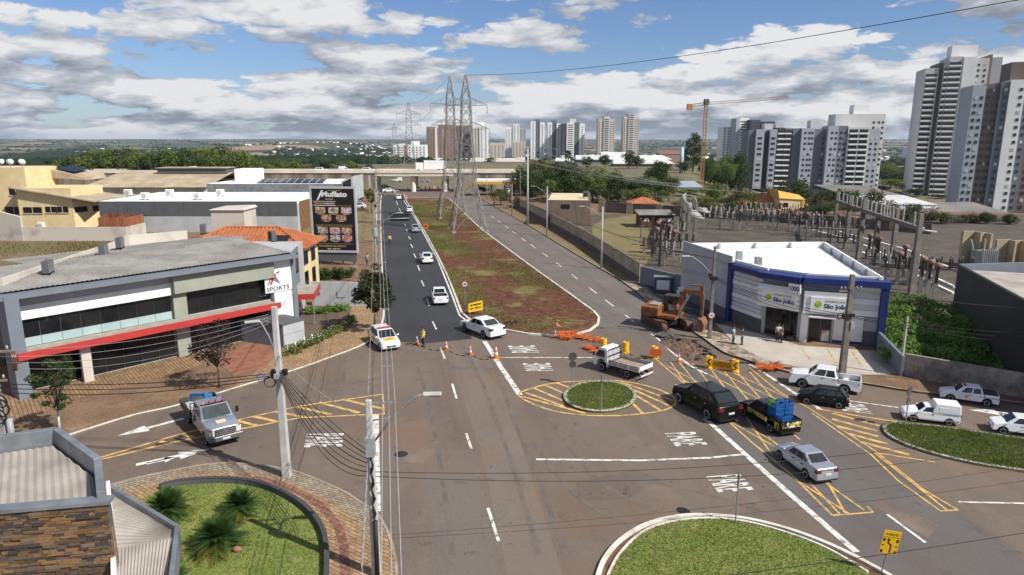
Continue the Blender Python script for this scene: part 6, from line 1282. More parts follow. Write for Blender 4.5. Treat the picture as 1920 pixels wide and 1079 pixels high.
t = thing('water_tank', 'plastered rooftop tank box standing above the orange tiles', 'water tank', (-34.2, 84, 7.0)); mb = MB(); mb.box(-36.6, -32.6, 83, 87, 6.4, 9.6); mb.build('tank_house', m_plas, t); mb = MB(); mb.hexa([(-36.8, 82.8, 9.6), (-32.4, 82.8, 9.6), (-32.4, 87.2, 9.6), (-36.8, 87.2, 9.6)], [(-36.4, 83, 9.75), (-32.6, 83, 9.9), (-32.6, 87, 9.9), (-36.4, 87, 9.75)]); mb.build('slab', m_plas, t)
# --- billboard
Yb = 98.0; bx0, bx1 = XR(580, 352, Yb), XR(668, 352, Yb); bz0, bz1 = ZR(473, Yb), ZR(350, Yb); fb = Fr((bx0, Yb), (bx1, Yb - .6)); W_ = fb.L; Hb = bz1 - bz0
t = thing('billboard', 'tall black supermarket billboard with rows of food pictures', 'billboard', (bx0, Yb, .13))
fpart('panel', mat('panel_black', (.008, .008, .010), .5, (.012, .011, .012)), .25, W_ - .25, -.02, .15, bz0 + .3, bz1 - .3, t, fb); m_frame = mat('frame_silver', (.45, .47, .49), .45, (.38, .4, .42))
for a in ((0, W_, bz0, bz0 + .3), (0, W_, bz1 - .3, bz1), (0, .25, bz0 + .3, bz1 - .3), (W_ - .25, W_, bz0 + .3, bz1 - .3)): fpart('frame_bar', m_frame, a[0], a[1], -.12, .2, a[2], a[3], t, fb)
for k in range(4): fpart('post', m_dgrey, W_ * (.12 + .25 * k), W_ * (.12 + .25 * k) + .18, .16, .4, 0, bz1 - .5, t, fb)
fpart('skirt', m_dgrey, .4, W_ - .3, .05, .15, bz0 - 1.3, bz0 - .02, t, fb)
pn = t; BB = lambda u, v: Vector(fb.p(u * W_, -.03, bz0 + v * Hb))
def btext(s, u, v, w, h, m, bold=.02, slant=0, nm='lettering', sp_=1.0):
 mb = MB(); o = BB(u, v); text_on(mb, s, o, BB(u + w, v) - o, BB(u + slant, v + h) - o, bold, 0, sp_); mb.build(nm, m, pn)
m_bw = mat('print_white', (.75, .75, .75), .5); m_bg = mat('print_gold', (.55, .36, .12), .5)
btext('Muffato', .25, .845, .56, .085, m_bw, .045); btext('SUPER', .40, .935, .28, .022, m_bg, .03, 0, 'lettering', 1.5); btext('GOURMET', .33, .80, .18, .022, m_bg, .03)
mb = MB(); mb.poly([BB(.14, .795), BB(.18, .795), BB(.30, .945), BB(.25, .945)]); mb.build('logo_stroke', m_bw, pn)
for u0, u1, v in ((.07, .56, .775), (.07, .56, .715)): mb = MB(); mb.poly([BB(u0, v), BB(u1, v), BB(u1, v + .006), BB(u0, v + .006)]); mb.build('print_rule', m_bw, pn)
btext('ESPECIAIS', .09, .733, .21, .026, m_bg, .03); btext('GASTRONÔMICOS', .31, .733, .22, .03, m_bw, .03)
for v in (.71, .42, .40, .13): mb = MB(); mb.poly([BB(.09, v), BB(.90, v), BB(.90, v + .004), BB(.09, v + .004)]); mb.build('print_rule', m_bg, pn)
btext('ENTRADAS', .10, .68, .13, .016, m_bw, .02); btext('CARNES', .12, .385, .10, .016, m_bw, .02)
fd = []
for i, (c1, c2, c3) in enumerate([((.45, .20, .10), (.55, .42, .30), (.20, .06, .04)), ((.60, .50, .32), (.35, .22, .10), (.55, .55, .5)), ((.58, .56, .52), (.40, .18, .12), (.5, .3, .25)), ((.40, .12, .05), (.55, .30, .15), (.15, .05, .03)), ((.50, .45, .35), (.40, .08, .06), (.1, .2, .04)), ((.10, .06, .05), (.55, .42, .30), (.45, .2, .1)), ((.58, .56, .55), (.30, .25, .22), (.5, .4, .3)), ((.35, .18, .10), (.55, .48, .42), (.2, .08, .05)), ((.12, .09, .05), (.45, .42, .30), (.25, .1, .05)), ((.05, .05, .07), (.60, .60, .62), (.2, .2, .25)), ((.55, .20, .24), (.40, .06, .10), (.6, .4, .4))]):
 m = mat(f'food_print_{i}', c1, .5, c2, scale=2.2 + .3 * i, detail=2, lo=.47, hi=.53); overlay(m, noise_fac(m, 3.1, .56, .6, coord='Object', off=(i, 0, 0), detail=1), c3); fd.append(m)
cells = [(.10, .60), (.39, .60), (.67, .60), (.22, .49), (.55, .49), (.13, .295), (.40, .295), (.66, .295), (.13, .18), (.40, .18), (.66, .18)]
for i, (u, v) in enumerate(cells):
 mb = MB(); mb.poly([BB(u, v), BB(u + .22, v), BB(u + .22, v + .088), BB(u, v + .088)]); f_ = mb.build('food_picture', fd[i], pn)
 mb = MB(); c = BB(u + .11, v + .045); ru = (BB(u + .06, v) - BB(u, v)); mb.poly([tuple(c + ru * 1.25 * math.cos(a) + Vector((0, 0, .22)) * math.sin(a) * 1.1 + Vector((0, -.008, 0))) for a in [k * math.pi / 8 for k in range(16)]]); mb.build('food_shape', fd[(i + 4) % 11], f_)
 btext(('ANTEPASTO', 'TABUAS', 'FRIOS', 'TORTAS', 'SALADAS', 'PICANHA', 'COSTELA', 'CUPIM', 'LINGUIÇA', 'PEIXES', 'ANCHO')[i], u + .05, v - .018, .12, .012, m_bw, .02)
btext('ENCOMENDE SEU EVENTO', .14, .085, .60, .024, m_bg, .02); btext('43 3315', .32, .045, .28, .02, m_bw, .02)
# --- warehouses
def ware(lab, x0, x1, y0, y1, h, front, lower=None, roof=m_roofw, hl=0, name='warehouse', parapet=.5):
 t = thing(name, lab, 'building', (x0, y0, .1)); MB().box(x0, x1, y0, y1, 0, h - parapet).build('wall', lower or front, t)
 n = max(3, int((x1 - x0) / 5))
 for k in range(n): mb = MB(); mb.box(x0 + (x1 - x0) * k / n + .03, x0 + (x1 - x0) * (k + 1) / n - .03, y0 - .12, y0 + .1, hl, h); mb.build('front_panel', front, t)
 for a in ((x0, x0 + .2, y0 + .11, y1), (x1 - .2, x1, y0 + .11, y1), (x0 + .21, x1 - .21, y1 - .2, y1)): mb = MB(); mb.box(*a, h - parapet + .003, h); mb.build('parapet', m_wht, t)
 fr = Fr((x0 + .2, y0 + .11), (x1 - .2, y0 + .11)); roof_panels(t, fr, 0, fr.L, 0, (y1 - y0) / 2 - .2, h - parapet + .02, h - parapet + .3, n, roof, ribs=5); roof_panels(t, fr, 0, fr.L, (y1 - y0) / 2 - .2, y1 - y0 - .4, h - parapet + .3, h - parapet + .02, n, roof, ribs=5); return t
yw1 = 134.; wx0, wx1 = XR(187, 400, yw1), XR(558, 400, yw1); hh1 = ZR(378, yw1)
t = ware('long grey warehouse with dark upper band and white roof', wx0, wx1, yw1, yw1 + 24, hh1, m_dgrey, m_wgrey, hl=ZR(404, yw1))
mb = MB()
for k in range(8): mb = MB(); mb.box(wx1 - .02, wx1 + .08, yw1 + 1.2 + k * .9, yw1 + 1.95 + k * .9, .2, 6); mb.build('timber_slat', mat('timber', (.22, .11, .045), .8, (.15, .075, .03)), t)
for k, (px, py) in enumerate(((240, 360), (272, 366), (318, 361), (371, 368), (413, 362), (415, 360))[:5]):
 yy = yw1 + (16 if k % 2 == 0 else 7); ac_unit((XR(px, py, yy), yy, hh1 - .28), f'white rooftop unit on the long warehouse, {("first", "second", "third", "fourth", "fifth")[k]} from the left', R(0), 1.9, False, 'white units on the warehouse roof')
yw2 = 172.; t = ware('grey flat building with solar panels behind the long warehouse', XR(388, 350, yw2), XR(640, 350, yw2), yw2, yw2 + 22, ZR(345, yw2), m_metal, m_wgrey, parapet=.3)
for k in range(9): mb = MB(); xx = XR(470, 340, yw2) + k * 1.9; zz = ZR(345, yw2); mb.hexa([(xx, yw2 + 4, zz + .1), (xx + 1.7, yw2 + 4, zz + .1), (xx + 1.7, yw2 + 8, zz + .7), (xx, yw2 + 8, zz + .7)], [(xx, yw2 + 4, zz + .16), (xx + 1.7, yw2 + 4, zz + .16), (xx + 1.7, yw2 + 8, zz + .76), (xx, yw2 + 8, zz + .76)]); mb.build('solar_panel', m_dglass, t)
xg0, xg1 = XR(641, 345, yw2), XR(662, 345, yw2); mb = MB(); mb.hexa([(xg0, yw2 - .4, 3), (xg1, yw2 - .4, 3), (xg1, yw2 + 12, 3), (xg0, yw2 + 12, 3)], [(xg0, yw2 - .4, ZR(340, yw2)), (xg1, yw2 - .4, ZR(331, yw2)), (xg1, yw2 + 12, ZR(331, yw2)), (xg0, yw2 + 12, ZR(340, yw2))]); mb.build('porch', m_wgrey, t); mb = MB(); mb.hexa([(xg0 + .4, yw2 - .5, 3.2), (xg1 - .4, yw2 - .5, 3.2), (xg1 - .4, yw2 - .38, 3.2), (xg0 + .4, yw2 - .38, 3.2)], [(xg0 + .4, yw2 - .5, ZR(342, yw2)), (xg1 - .4, yw2 - .5, ZR(335, yw2)), (xg1 - .4, yw2 - .38, ZR(335, yw2)), (xg0 + .4, yw2 - .38, ZR(342, yw2))]); mb.build('porch_glass', m_dglass, t)
mb = MB(); mb.box(XR(410, 335, yw2), XR(452, 335, yw2), yw2 + 10, yw2 + 16, ZR(345, yw2) - .3, ZR(325, yw2) + .6); mb.build('plant_room', m_wht, t)
yw3 = 190.; x0, x1 = XR(150, 345, yw3), XR(385, 345, yw3); z0, z1 = ZR(352, yw3), ZR(338, yw3) + 1.2; t = thing('market_hall', 'wide hall with tan roof and raised ridge vent', 'building', (x0, yw3, .1)); MB().box(x0 + 1, x1 - 1, yw3 + 1, yw3 + 39, 0, z0).build('wall', m_plas, t); fr = Fr((x0, yw3), (x1, yw3)); roof_panels(t, fr, 0, fr.L, 0, 20, z0, z1, 10, m_rooftan, ribs=4, amp=.08); roof_panels(t, fr, 0, fr.L, 20, 40, z1, z0, 10, m_rooftan, ribs=4, amp=.08)
mb = MB(); mb.box(x0 + 13, x1 - 1, yw3 + 17, yw3 + 23, z1 - .3, z1 + 1.3); mb.build('ridge_vent', m_dgrey, t); mb = MB(); mb.box(x0 + 12.6, x1 - .6, yw3 + 16.5, yw3 + 23.5, z1 + 1.3, z1 + 1.5); mb.build('vent_roof', m_rooftan, t)
MB().box(x1 - .9, x1 + 9, yw3 + 2, yw3 + 20, 0, z0 + .4).build('annex', m_wht, t)
# --- cream house at the left
Yc = 140.; t = thing('cream_house', 'large cream house with sloping roof and dark windows at the left', 'building', (-100, Yc, .1)); X = lambda px: XR(px, 400, Yc); Zc = lambda py: ZR(py, Yc)
MB().box(X(-60), X(58), Yc, Yc + 10, 0, Zc(315)).build('wall', m_cream, t)
MB().box(X(50) - .02, X(150), Yc - 2, Yc + 8.9, 0, Zc(352)).build('wall', m_cream, t)
xa, xb_ = X(150), X(188); MB().prism([(xa, Yc - 2), (xb_, Yc + 3), (xb_, Yc + 8), (xa, Yc + 8)], 0, Zc(375)).build('wall', m_cream, t)
mb = MB(); mb.hexa([(X(45), Yc - 3, Zc(351) - .1), (xb_ + .8, Yc - 3, Zc(377)), (xb_ + .8, Yc + 9.5, Zc(377)), (X(45), Yc + 9.5, Zc(351) - .1)], [(X(45), Yc - 3, Zc(351) + .15), (xb_ + .8, Yc - 3, Zc(377) + .25), (xb_ + .8, Yc + 9.5, Zc(377) + .25), (X(45), Yc + 9.5, Zc(351) + .15)]); mb.build('roof', m_rooftan, t)
mb = MB(); mb.hexa([(X(58), Yc + 8, Zc(338)), (X(122), Yc + 8, Zc(342)), (X(122), Yc + 16, Zc(342)), (X(58), Yc + 16, Zc(338))], [(X(58), Yc + 8, Zc(322)), (X(122), Yc + 8, Zc(338)), (X(118), Yc + 16, Zc(332)), (X(58), Yc + 16, Zc(318))]); rr = mb.build('roof', m_rooftan, t)
mb = MB(); mb.hexa([(X(62), Yc + 9, Zc(326) + .6), (X(98), Yc + 9, Zc(332) + .5), (X(98), Yc + 14, Zc(328) + .5), (X(62), Yc + 14, Zc(322) + .6)], [(X(62), Yc + 9, Zc(326) + .7), (X(98), Yc + 9, Zc(332) + .6), (X(98), Yc + 14, Zc(328) + .6), (X(62), Yc + 14, Zc(322) + .7)]); mb.build('solar_panel', m_dglass, t)
for (a, b, c, d, yy) in ((24, 48, 352, 366, Yc), (11, 44, 388, 402, Yc), (58, 92, 387, 398, Yc - 2), (99, 119, 386, 397, Yc - 2), (120, 141, 386, 397, Yc - 2)):
 mb = MB(); mb.box(X(a), X(b), yy - .08, yy + .05, Zc(d), Zc(c)); w_ = mb.build('window', m_dglass, t); mb = MB(); mb.box((X(a) + X(b)) / 2 - .05, (X(a) + X(b)) / 2 + .05, yy - .12, yy - .06, Zc(d), Zc(c)); mb.build('mullion', m_plas, w_)
 mb = MB(); mb.box(X(a) - .15, X(b) + .15, yy - .16, yy - .001, Zc(d) - .15, Zc(d) - .01); mb.build('sill', m_plas, w_)
fq = Fr((xa, Yc - 2), (xb_, Yc + 3))
for u in (.25, 3.6): fpart('window', m_dglass, u, u + 2.3, -.08, .05, Zc(397), Zc(387), t, fq)
for k, px in enumerate((1, 14, 30, 52)):
 d = thing('satellite_dish', 'white satellite dish on the cream house roof, ' + ('far left', 'second from the left', 'third from the left', 'at the right corner')[k], 'satellite dish', (X(px), Yc + .5, Zc(315)), R(-20 + 25 * k), 'satellite dishes on the cream house')
 mb = MB(); mb.tube([(0, 0, 0), (0, 0, .9)], .05, 6); mb.build('mast', m_galv, d, local=True); mb = MB(); mb.lathe([(.02, 0), (.35, .04), (.65, .16), (.66, .17)], n=14); o = mb.build('dish', m_wht, d, True, local=True); o.location = (0, 0, 1.1); o.rotation_euler = (R(62), 0, 0)
 mb = MB(); mb.bar((0, 0, .6), (0, -.75, 1.35), .05); mb.build('feed_arm', m_galv, d, local=True)
ac_unit((X(88), Yc - 2.3, Zc(426)), 'white split unit mounted on the cream house wall', 0, 1.5, False)
Yl_ = 122.; t = thing('plaster_wall', 'long stained white wall in front of the cream house', 'wall', (-95, Yl_, .1)); wall_line(MB(), [(XR(-60, 430, Yl_), Yl_ + 2), (XR(42, 430, Yl_), Yl_), (XR(236, 430, Yl_), Yl_), (XR(270, 430, Yl_ + 6), Yl_ + 6.5)], .25, 0, ZR(426, Yl_)).build('wall', m_plas, t); mb = MB(); mb.hexa([(XR(-60, 430, Yl_), Yl_ + 1.5, 0), (XR(42, 430, Yl_), Yl_ - .2, 0), (XR(42, 430, Yl_), Yl_ + .3, 0), (XR(-60, 430, Yl_), Yl_ + 2, 0)], [(XR(-60, 430, Yl_), Yl_ + 1.5, ZR(385, Yl_)), (XR(42, 430, Yl_), Yl_ - .2, ZR(407, Yl_)), (XR(42, 430, Yl_), Yl_ + .3, ZR(407, Yl_)), (XR(-60, 430, Yl_), Yl_ + 2, ZR(385, Yl_))]); mb.build('sloped_wall', m_plas, t)
m_brk = brick_mat('brick_raw', (.36, .14, .07), (.28, .11, .06), 0, 1, .6, .3); t = thing('brick_shed', 'roofless raw brick shed beside the cream house', 'building', (XR(185, 440, 126), 126, .1))
bx = [XR(187, 430, 126), XR(236, 430, 126), XR(268, 430, 132), XR(205, 430, 134)]
wall_line(MB(), [(bx[0], 126), (bx[1], 126), (bx[2], 132.5), (bx[3], 134), (bx[0], 126)], .2, 0, ZR(409, 126)).build('wall', m_brk, t); wall_line(MB(), [((bx[0] + bx[1]) / 2, 126.2), ((bx[2] + bx[3]) / 2, 133)], .2, 0, ZR(412, 126)).build('wall', m_brk, t)
lot = sheet('vacant_lot', [(-41.2, 50), (-41.2, 70), (-38, 76), (-36, 121), (-140, 121), (-140, 50)], .138, grass_mat('lot_dry_grass', (.19, .14, .08), (.13, .10, .055), (.10, .14, .03), .12), pav_l)
sheet('far_yard', [(-36, 122), (-41, 132), (-140, 132), (-140, 235), (-52, 235), (-40, 180), (-27, 122)], .137, m_grass_dry, pav_l)
# --- stone-clad house at the bottom left
s0, s1 = (-19.2, 19.7), (-13.5, 20.75); fst = Fr(s0, s1, .13); hs = 6.0
st = thing('stone_house', 'flat-roofed house clad in brown stone at the bottom left', 'building', (-17, 21, .13))
cr_ = [G(195, 948, 6.1), G(185, 868, 6.7), G(92, 812, 6.7), G(-60, 880, 6.7), G(-80, 975, 6.1)]
MB().prism([(-13.5, 20.8), (-15.2, 23.2), (-18.6, 26.0), (-24, 24), (-20, 19.7)], 0, 5.2).build('wall', m_wht, st)
par = [(-13.75, 20.85), (-15.25, 23.2), (-18.55, 25.9), (-23.8, 23.7)]
m_gal2 = mat('flashing', (.24, .265, .29), .5, (.15, .165, .18), metal=.3, scale=.8)
for k in range(3): mb = MB(); wall_line(mb, [par[k], par[k + 1]], .26, 5.0, 6.55 if k else 6.5); bevel(mb.build('roof_parapet', m_gal2, st), .02)
rp_ = [(-13.95, 20.95), (-15.35, 23.0), (-18.6, 25.65), (-23.5, 23.5), (-20, 19.9)]; fr_ = Fr((-13.95, 20.95), (-15.35, 23.0))
for k in range(11): # ribbed sheets cut to the roof outline
 def chord(v):
  o, d = fr_.xy(0, v), fr_.u; ts = []
  for i in range(5):
   a, b = rp_[i], rp_[(i + 1) % 5]; ex, ey = b[0] - a[0], b[1] - a[1]; den = d.x * ey - d.y * ex
   if abs(den) < 1e-6: continue
   s_ = ((a[0] - o[0]) * d.y - (a[1] - o[1]) * d.x) / -den if False else ((o[0] - a[0]) * d.y - (o[1] - a[1]) * d.x) / (ex * d.y - ey * d.x)
   if 0 <= s_ <= 1: ts.append((a[0] + ex * s_ - o[0]) * d.x + (a[1] + ey * s_ - o[1]) * d.y)
  return (min(ts), max(ts)) if len(ts) > 1 else None
 mb = MB(); pr_ = None
 for i in range(7):
  v = .02 + (k + i / 6) * .78; c = chord(v)
  if c is None: break
  cur = (fr_.p(c[0], v, 5.75 + .05 * (i % 2)), fr_.p(c[1], v, 5.85 + .05 * (i % 2)))
  if pr_: mb.quad(pr_[0], cur[0], cur[1], pr_[1])
  pr_ = cur
 if mb.f: mb.build('roof_sheet', m_rib, st, flip=True)
fpart('stone_coping', m_gal2, -.5, fst.L + .12, -.16, .3, hs + .02, hs + .14, st, fst)
fpart('stone_wall_core', m_dgrey, -.6, fst.L, -.02, .25, 0, hs, st, fst)
stone_m = [mat(f'slate_{i}', c, .85, tuple(q * .6 for q in c), scale=4, detail=5, bump=.5) for i, c in enumerate([(.20, .11, .05), (.12, .08, .055), (.30, .17, .07), (.07, .06, .055), (.16, .12, .085), (.24, .16, .10)])]
SM = [(lambda mb: mb.mesh('stone', m))(MB().box(-.5, .5, -.5, .5, -.5, .5)) for m in stone_m]
rs_ = random.Random(3); z = 3.75; cnt = 0
while z < hs - .02:
 hgt = rs_.uniform(.075, .12); u = 2.2 - rs_.random() * .3
 while u < fst.L - .01:
  w = rs_.uniform(.18, .55); w = min(w, fst.L - u); dpt = rs_.uniform(.03, .10)
  if cnt < 300:
   p = fst.p(u + w / 2, -.02 - dpt / 2, min(z + hgt / 2, hs)); l = MW[st.name].inverted() @ Vector(p); inst(rs_.choice(SM), 'stone', st, l, fst.rz, (w - .012, dpt, hgt - .008)); cnt += 1
  u += w
 z += hgt
mb = MB(); z = .1
while z < 3.7:
 u = .2
 while u < fst.L: w = rs_.uniform(.2, .5); w = min(w, fst.L - u); mb.fbox(fst, u, u + w - .012, -.02 - rs_.uniform(.03, .1), -.02, z, z + .1); u += w + .001
 z += .11
stuff(mb.build('lower_stones', stone_m[1], st))
fcx = Fr(s1, (-15.2, 23.2), .13); mb = MB(); z = 2.5
while z < 5.0:
 mb.fbox(fcx, .02, .22 + .05 * rs_.random(), -.04 - rs_.random() * .04, 0, z, z + .09); z += .1
stuff(mb.build('corner_stones', stone_m[2], st))
# lower canopy roof beside it
L0, L1, L2, L3 = G(203, 908, 4.0), G(332, 986, 4.0), G(322, 1085, 3.9), G(214, 1085, 3.9)
lr = thing('side_canopy', 'low corrugated canopy roof beside the stone-clad house', 'building', (L0[0], L0[1], .13)); fl = Fr(L3, L2, 0)
MB().prism([G(225, 930, 4.0), G(318, 988, 4.0), G(312, 1075, 3.9), G(225, 1075, 3.9)], .13, 3.55).build('wall', m_wht, lr)
Lm = G(212, 1022, 4.05); Ln = G(330, 1000, 4.05)
def slope_sheet(a, b, c, d, za, zb, n, ribs=3):
 a, b, c, d = (Vector((*p, z)) for p, z in ((a, za), (b, za), (c, zb), (d, zb)))
 for k in range(n):
  mb = MB(); P_ = []
  for i in range(ribs * 2 + 1):
   f = (k + i / (ribs * 2)) / n; dz = Vector((0, 0, .05 * (i % 2))); P_.append((a.lerp(b, f) + dz, d.lerp(c, f) + dz))
  for i in range(ribs * 2): mb.quad(P_[i][0], P_[i + 1][0], P_[i + 1][1], P_[i][1])
  mb.build('roof_sheet', m_rib, lr, flip=True)
slope_sheet(L0, Lm, Ln, L1, 3.7, 3.75, 5); slope_sheet(Lm, Ln, G(318, 1090, 3.6), G(212, 1090, 3.6), 3.85, 3.5, 6)
for a, b in ((L0, L1), (L1, L2)): mb = MB(); wall_line(mb, [a, b], .16, 3.15, 4.0); mb.build('fascia', m_gal2, lr)
mb = MB(); wall_line(mb, [L0, Lm, L3], .14, 3.3, 4.15); mb.build('white_upstand', m_wht, lr)
# curved dark planter wall
t = thing('curved_wall', 'low curved dark wall around the corner lawn', 'wall', (*WL[10], .13)); wall_line(MB(), WL[4:], .2, 0, .42).build('wall', m_dgrey, t); wall_line(MB(), WL[4:], .22, .423, .46).build('coping', mat('coping_grey', (.055, .056, .06), .85), t)
# --- pharmacy
A, B, Cc, D, E_, F_ = (19.6, 77.5), (21.9, 66.8), (23.5, 62.2), (26.1, 59.6), (32.0, 57.6), (36.3, 78.5); zr = 6.4
m_lwall = mat('wall_off_white', (.58, .59, .61), .8, (.5, .51, .52), scale=.5)
ph = thing('pharmacy', 'white and grey pharmacy with deep blue frame and bright white roof', 'building', (*D, .13)); poly = [A, B, Cc, D, E_, F_]
MB().prism(poly, 0, 5.5).build('wall', m_wgrey, ph)
MB().prism([(20.1, 76.9), (22.4, 67), (24.2, 63), (26.6, 60.6), (31.6, 58.6), (35.6, 78)], 5.5, 5.75).build('roof', m_roofw, ph)
fA = Fr(A, B, 0); fB = Fr(B, Cc, 0); fC = Fr(Cc, D, 0); fD = Fr(D, E_, 0); fE = Fr(E_, F_, 0); fF = Fr(F_, A, 0)
for fr, n in ((fE, 5), (fF, 4)):
 for k in range(n): fpart('parapet_panel', m_wht, fr.L * k / n + .02, fr.L * (k + 1) / n - .02, 0, .18, 5.5, zr, ph, fr); fpart('parapet_pier', m_wgrey, fr.L * k / n - .12, fr.L * k / n + .12, .18, .4, 5.5, zr - .05, ph, fr)
for k in range(2): fpart('side_panel', m_wgrey, fA.L * k / 2 + .03, fA.L * (k + 1) / 2 - .03, -.06, .1, 1.2, zr + .25, ph, fA)  # grey here puts the side wall's shade into its colour
fpart('base_strip', m_dgrey, 0, fA.L, -.10, .05, 0, 1.18, ph, fA); fpart('base_strip', m_dgrey, .6, fB.L, -.12, .05, 0, 1.35, ph, fB)
for k in range(9): fpart('louvre_board', m_lwall if k % 3 else m_wht, .5, fB.L, -.14 - .06 * (k % 3 == 0), 0, 1.5 + k * .43, 1.5 + k * .43 + .38, ph, fB)
fpart('blue_column', m_navy, -.05, .5, -.45, .1, 0, 6.0, ph, fB); fpart('blue_beam', m_navy, -.05, fB.L + .3, -.45, .25, 5.5, 6.0, ph, fB)
fpart('blue_beam', m_navy, -.2, fC.L + .1, -1.2, .4, 5.62, 6.12, ph, fC); fpart('blue_beam', m_navy, -.15, fD.L + .45, -1.1, .4, 5.6, 6.15, ph, fD); fpart('blue_column', m_navy, fD.L - .1, fD.L + .42, -.9, .3, 0, 5.6, ph, fD)
for fr in (fB, fC, fD): fpart('parapet_panel', m_wht, 0, fr.L, .26 if fr is fB else .41, .6, 5.76, 6.3, ph, fr)
for k in range(8): fpart('fascia_board', m_lwall if k % 2 else m_wht, -.1, fC.L + .05, -1.0, -.2, 3.0 + k * .26, 3.0 + k * .26 + .25, ph, fC); fpart('fascia_board', m_lwall if k % 2 else m_wht, .0, fD.L * .62, -1.0, -.2, 2.95 + k * .25, 2.95 + k * .25 + .24, ph, fD)
for k in range(5): fpart('wall_board', m_wht if k % 2 == 0 else m_lwall, fD.L * .62, fD.L - .15, -.25 - .05 * (k % 2 == 0), 0, 2.9 + k * .52, 2.9 + k * .52 + .5, ph, fD)
m_logo = mat('logo_green', (.16, .34, .04), .5, (.55, .5, .05), scale=3)
def psign(fr, u0, u1, z0, z1):
 b = fpart('sign_board', m_wht, u0, u1, -1.08, -1.0, z0, z1, ph, fr); w = u1 - u0; h = z1 - z0; o = lambda u, z: Vector(fr.p(u0 + u * w, -1.09, z0 + z * h))
 mb = MB(); text_on(mb, 'São João', o(.34, .16), o(.94, .16) - o(.34, .16), (0, 0, h * .42), .03); mb.build('sign_lettering', m_navy, b); mb = MB(); text_on(mb, 'FARMÁCIAS', o(.36, .68), o(.86, .68) - o(.36, .68), (0, 0, h * .16), .02); mb.build('sign_lettering', mat('sign_grey', (.2, .2, .24), .5), b)
 mb = MB(); c = o(.19, .5); d = o(1, 0) - o(0, 0); d.normalize(); mb.poly([tuple(c + d * .30 * math.cos(a) + Vector((0, 0, .30 * math.sin(a)))) for a in [k * math.pi / 8 for k in range(16)]]); mb.build('sign_emblem', m_logo, b)
psign(fC, .35, fC.L - .15, 3.25, 4.6); psign(fD, .55, fD.L * .60, 3.2, 4.5)
bx_ = fpart('number_box', m_wht, fC.L - .9, fC.L + .15, -1.2, -1.02, 4.7, 5.5, ph, fC); mb = MB(); text_on(mb, '1000', fC.p(fC.L - .8, -1.21, 4.85), Vector(fC.p(fC.L + .05, 0, 0)) - Vector(fC.p(fC.L - .8, 0, 0)), (0, 0, .45), .03); mb.build('sign_lettering', m_navy, bx_)
for k in range(4): fpart('door_glass', m_dglass, .4 + k * .75, 1.1 + k * .75, -.08, 0, .2, 2.75, ph, fC)
fpart('corner_pier', m_wht, -.05, .55, -.5, 0, 0, 2.95, ph, fD); fpart('door_glass', m_dglass, .7, 1.6, -.07, 0, .2, 2.5, ph, fD); fpart('door_glass', m_dglass, 1.65, 2.5, -.07, 0, .2, 2.5, ph, fD); fpart('poster', mat('poster', (.55, .3, .2), .6, (.1, .3, .4), scale=3), 1.75, 2.4, -.09, -.07, .3, 1.3, ph, fD); fpart('awning', m_wht, .5, 2.7, -1.1, 0, 2.6, 2.75, ph, fD)
for k in range(2): fpart('wall_panel', m_wht, 2.7 + k * 1.2, 3.85 + k * 1.2, -.12, 0, .5, 2.8, ph, fD)
fpart('base_strip', m_navy, 2.7, 5.1, -.14, 0, .25, .48, ph, fD); fpart('base_strip', m_dgrey, 5.1, fD.L - .1, -.1, 0, 0, 1.5, ph, fD)
for u in (.4, 1.1): mb = MB(); mb.box(22.4 + u, 22.9 + u, 70 - u * 5, 70.8 - u * 5, 5.75, 6.9); mb.build('roof_vent', m_metal, ph)
sheet('customer_forecourt', gp([(1340, 606), (1432, 628), (1500, 648), (1640, 658), (1672, 702), (1600, 704), (1500, 690), (1430, 672), (1385, 650)], .14), .14, mat('forecourt_concrete', (.46, .42, .36), .85, (.36, .325, .28), scale=.4, coord='World', fine=.06), pav_r)
sheet('parking_sheet', gp([(1186, 530), (1275, 548), (1366, 603), (1330, 612), (1255, 570)], .139), .139, m_asph_new, pav_r); sheet('driveway', gp([(1640, 658), (1690, 700), (1672, 702), (1628, 668)], .141), .141, m_conc, pav_r)
for a in (((1500, 650), (1520, 676)), ((1551, 654), (1568, 682)), ((1597, 658), (1616, 688))): ribbon('bay_line', gp(a, .145), .14, .146, m_yellow, pav_r)
for a in (((1225, 548), (1205, 541)), ((1255, 558), (1230, 552)), ((1335, 603), (1290, 590)), ((1300, 580), (1260, 572))): ribbon('bay_line', gp(a, .145), .1, .146, m_white, pav_r)
t = thing('flower_planter', 'planter of red leafed plants at the pharmacy entrance', 'planter', G3(1481, 632, .13)); mb = MB(); mb.lathe([(.9, 0), (.9, .25)], n=14); mb.build('planter_ring', m_conc, t, local=True)
# --- walls on the right
def wline(name, lab, pts, w, h, m, z=.13, cop=None):
 t = thing(name, lab, 'wall', (*pts[0], z)); wall_line(MB(), pts, w, 0, h).build('wall', m, t)
 if cop: wall_line(MB(), pts, w + .08, h + .003, h + .1).build('coping', cop, t)
 return t
m_block = mat('block_stained', (.36, .315, .265), .9, (.13, .115, .10), scale=.6, detail=9, lo=.40, hi=.66, fine=.15, bscale=4)
wline('dark_wall', 'low dark blue-grey wall beside the pharmacy driveway', gp([(1645, 656), (1690, 706)], .13), .25, 1.75, m_bluegrey); wline('block_wall', 'long stained concrete block wall below the green bank', gp([(1693, 704), (1800, 724), (1920, 746), (2010, 762)], .13), .25, 1.9, m_block)
m_yw = mat('wall_weathered', (.42, .345, .24), .9, (.27, .215, .15), scale=.5, detail=7); m_yd = mat('wall_grimy', (.15, .125, .10), .9, (.08, .07, .06), scale=.4, detail=7)
pw = gp([(1200, 530), (1100, 461), (1000, 404), (966, 386)], .13)
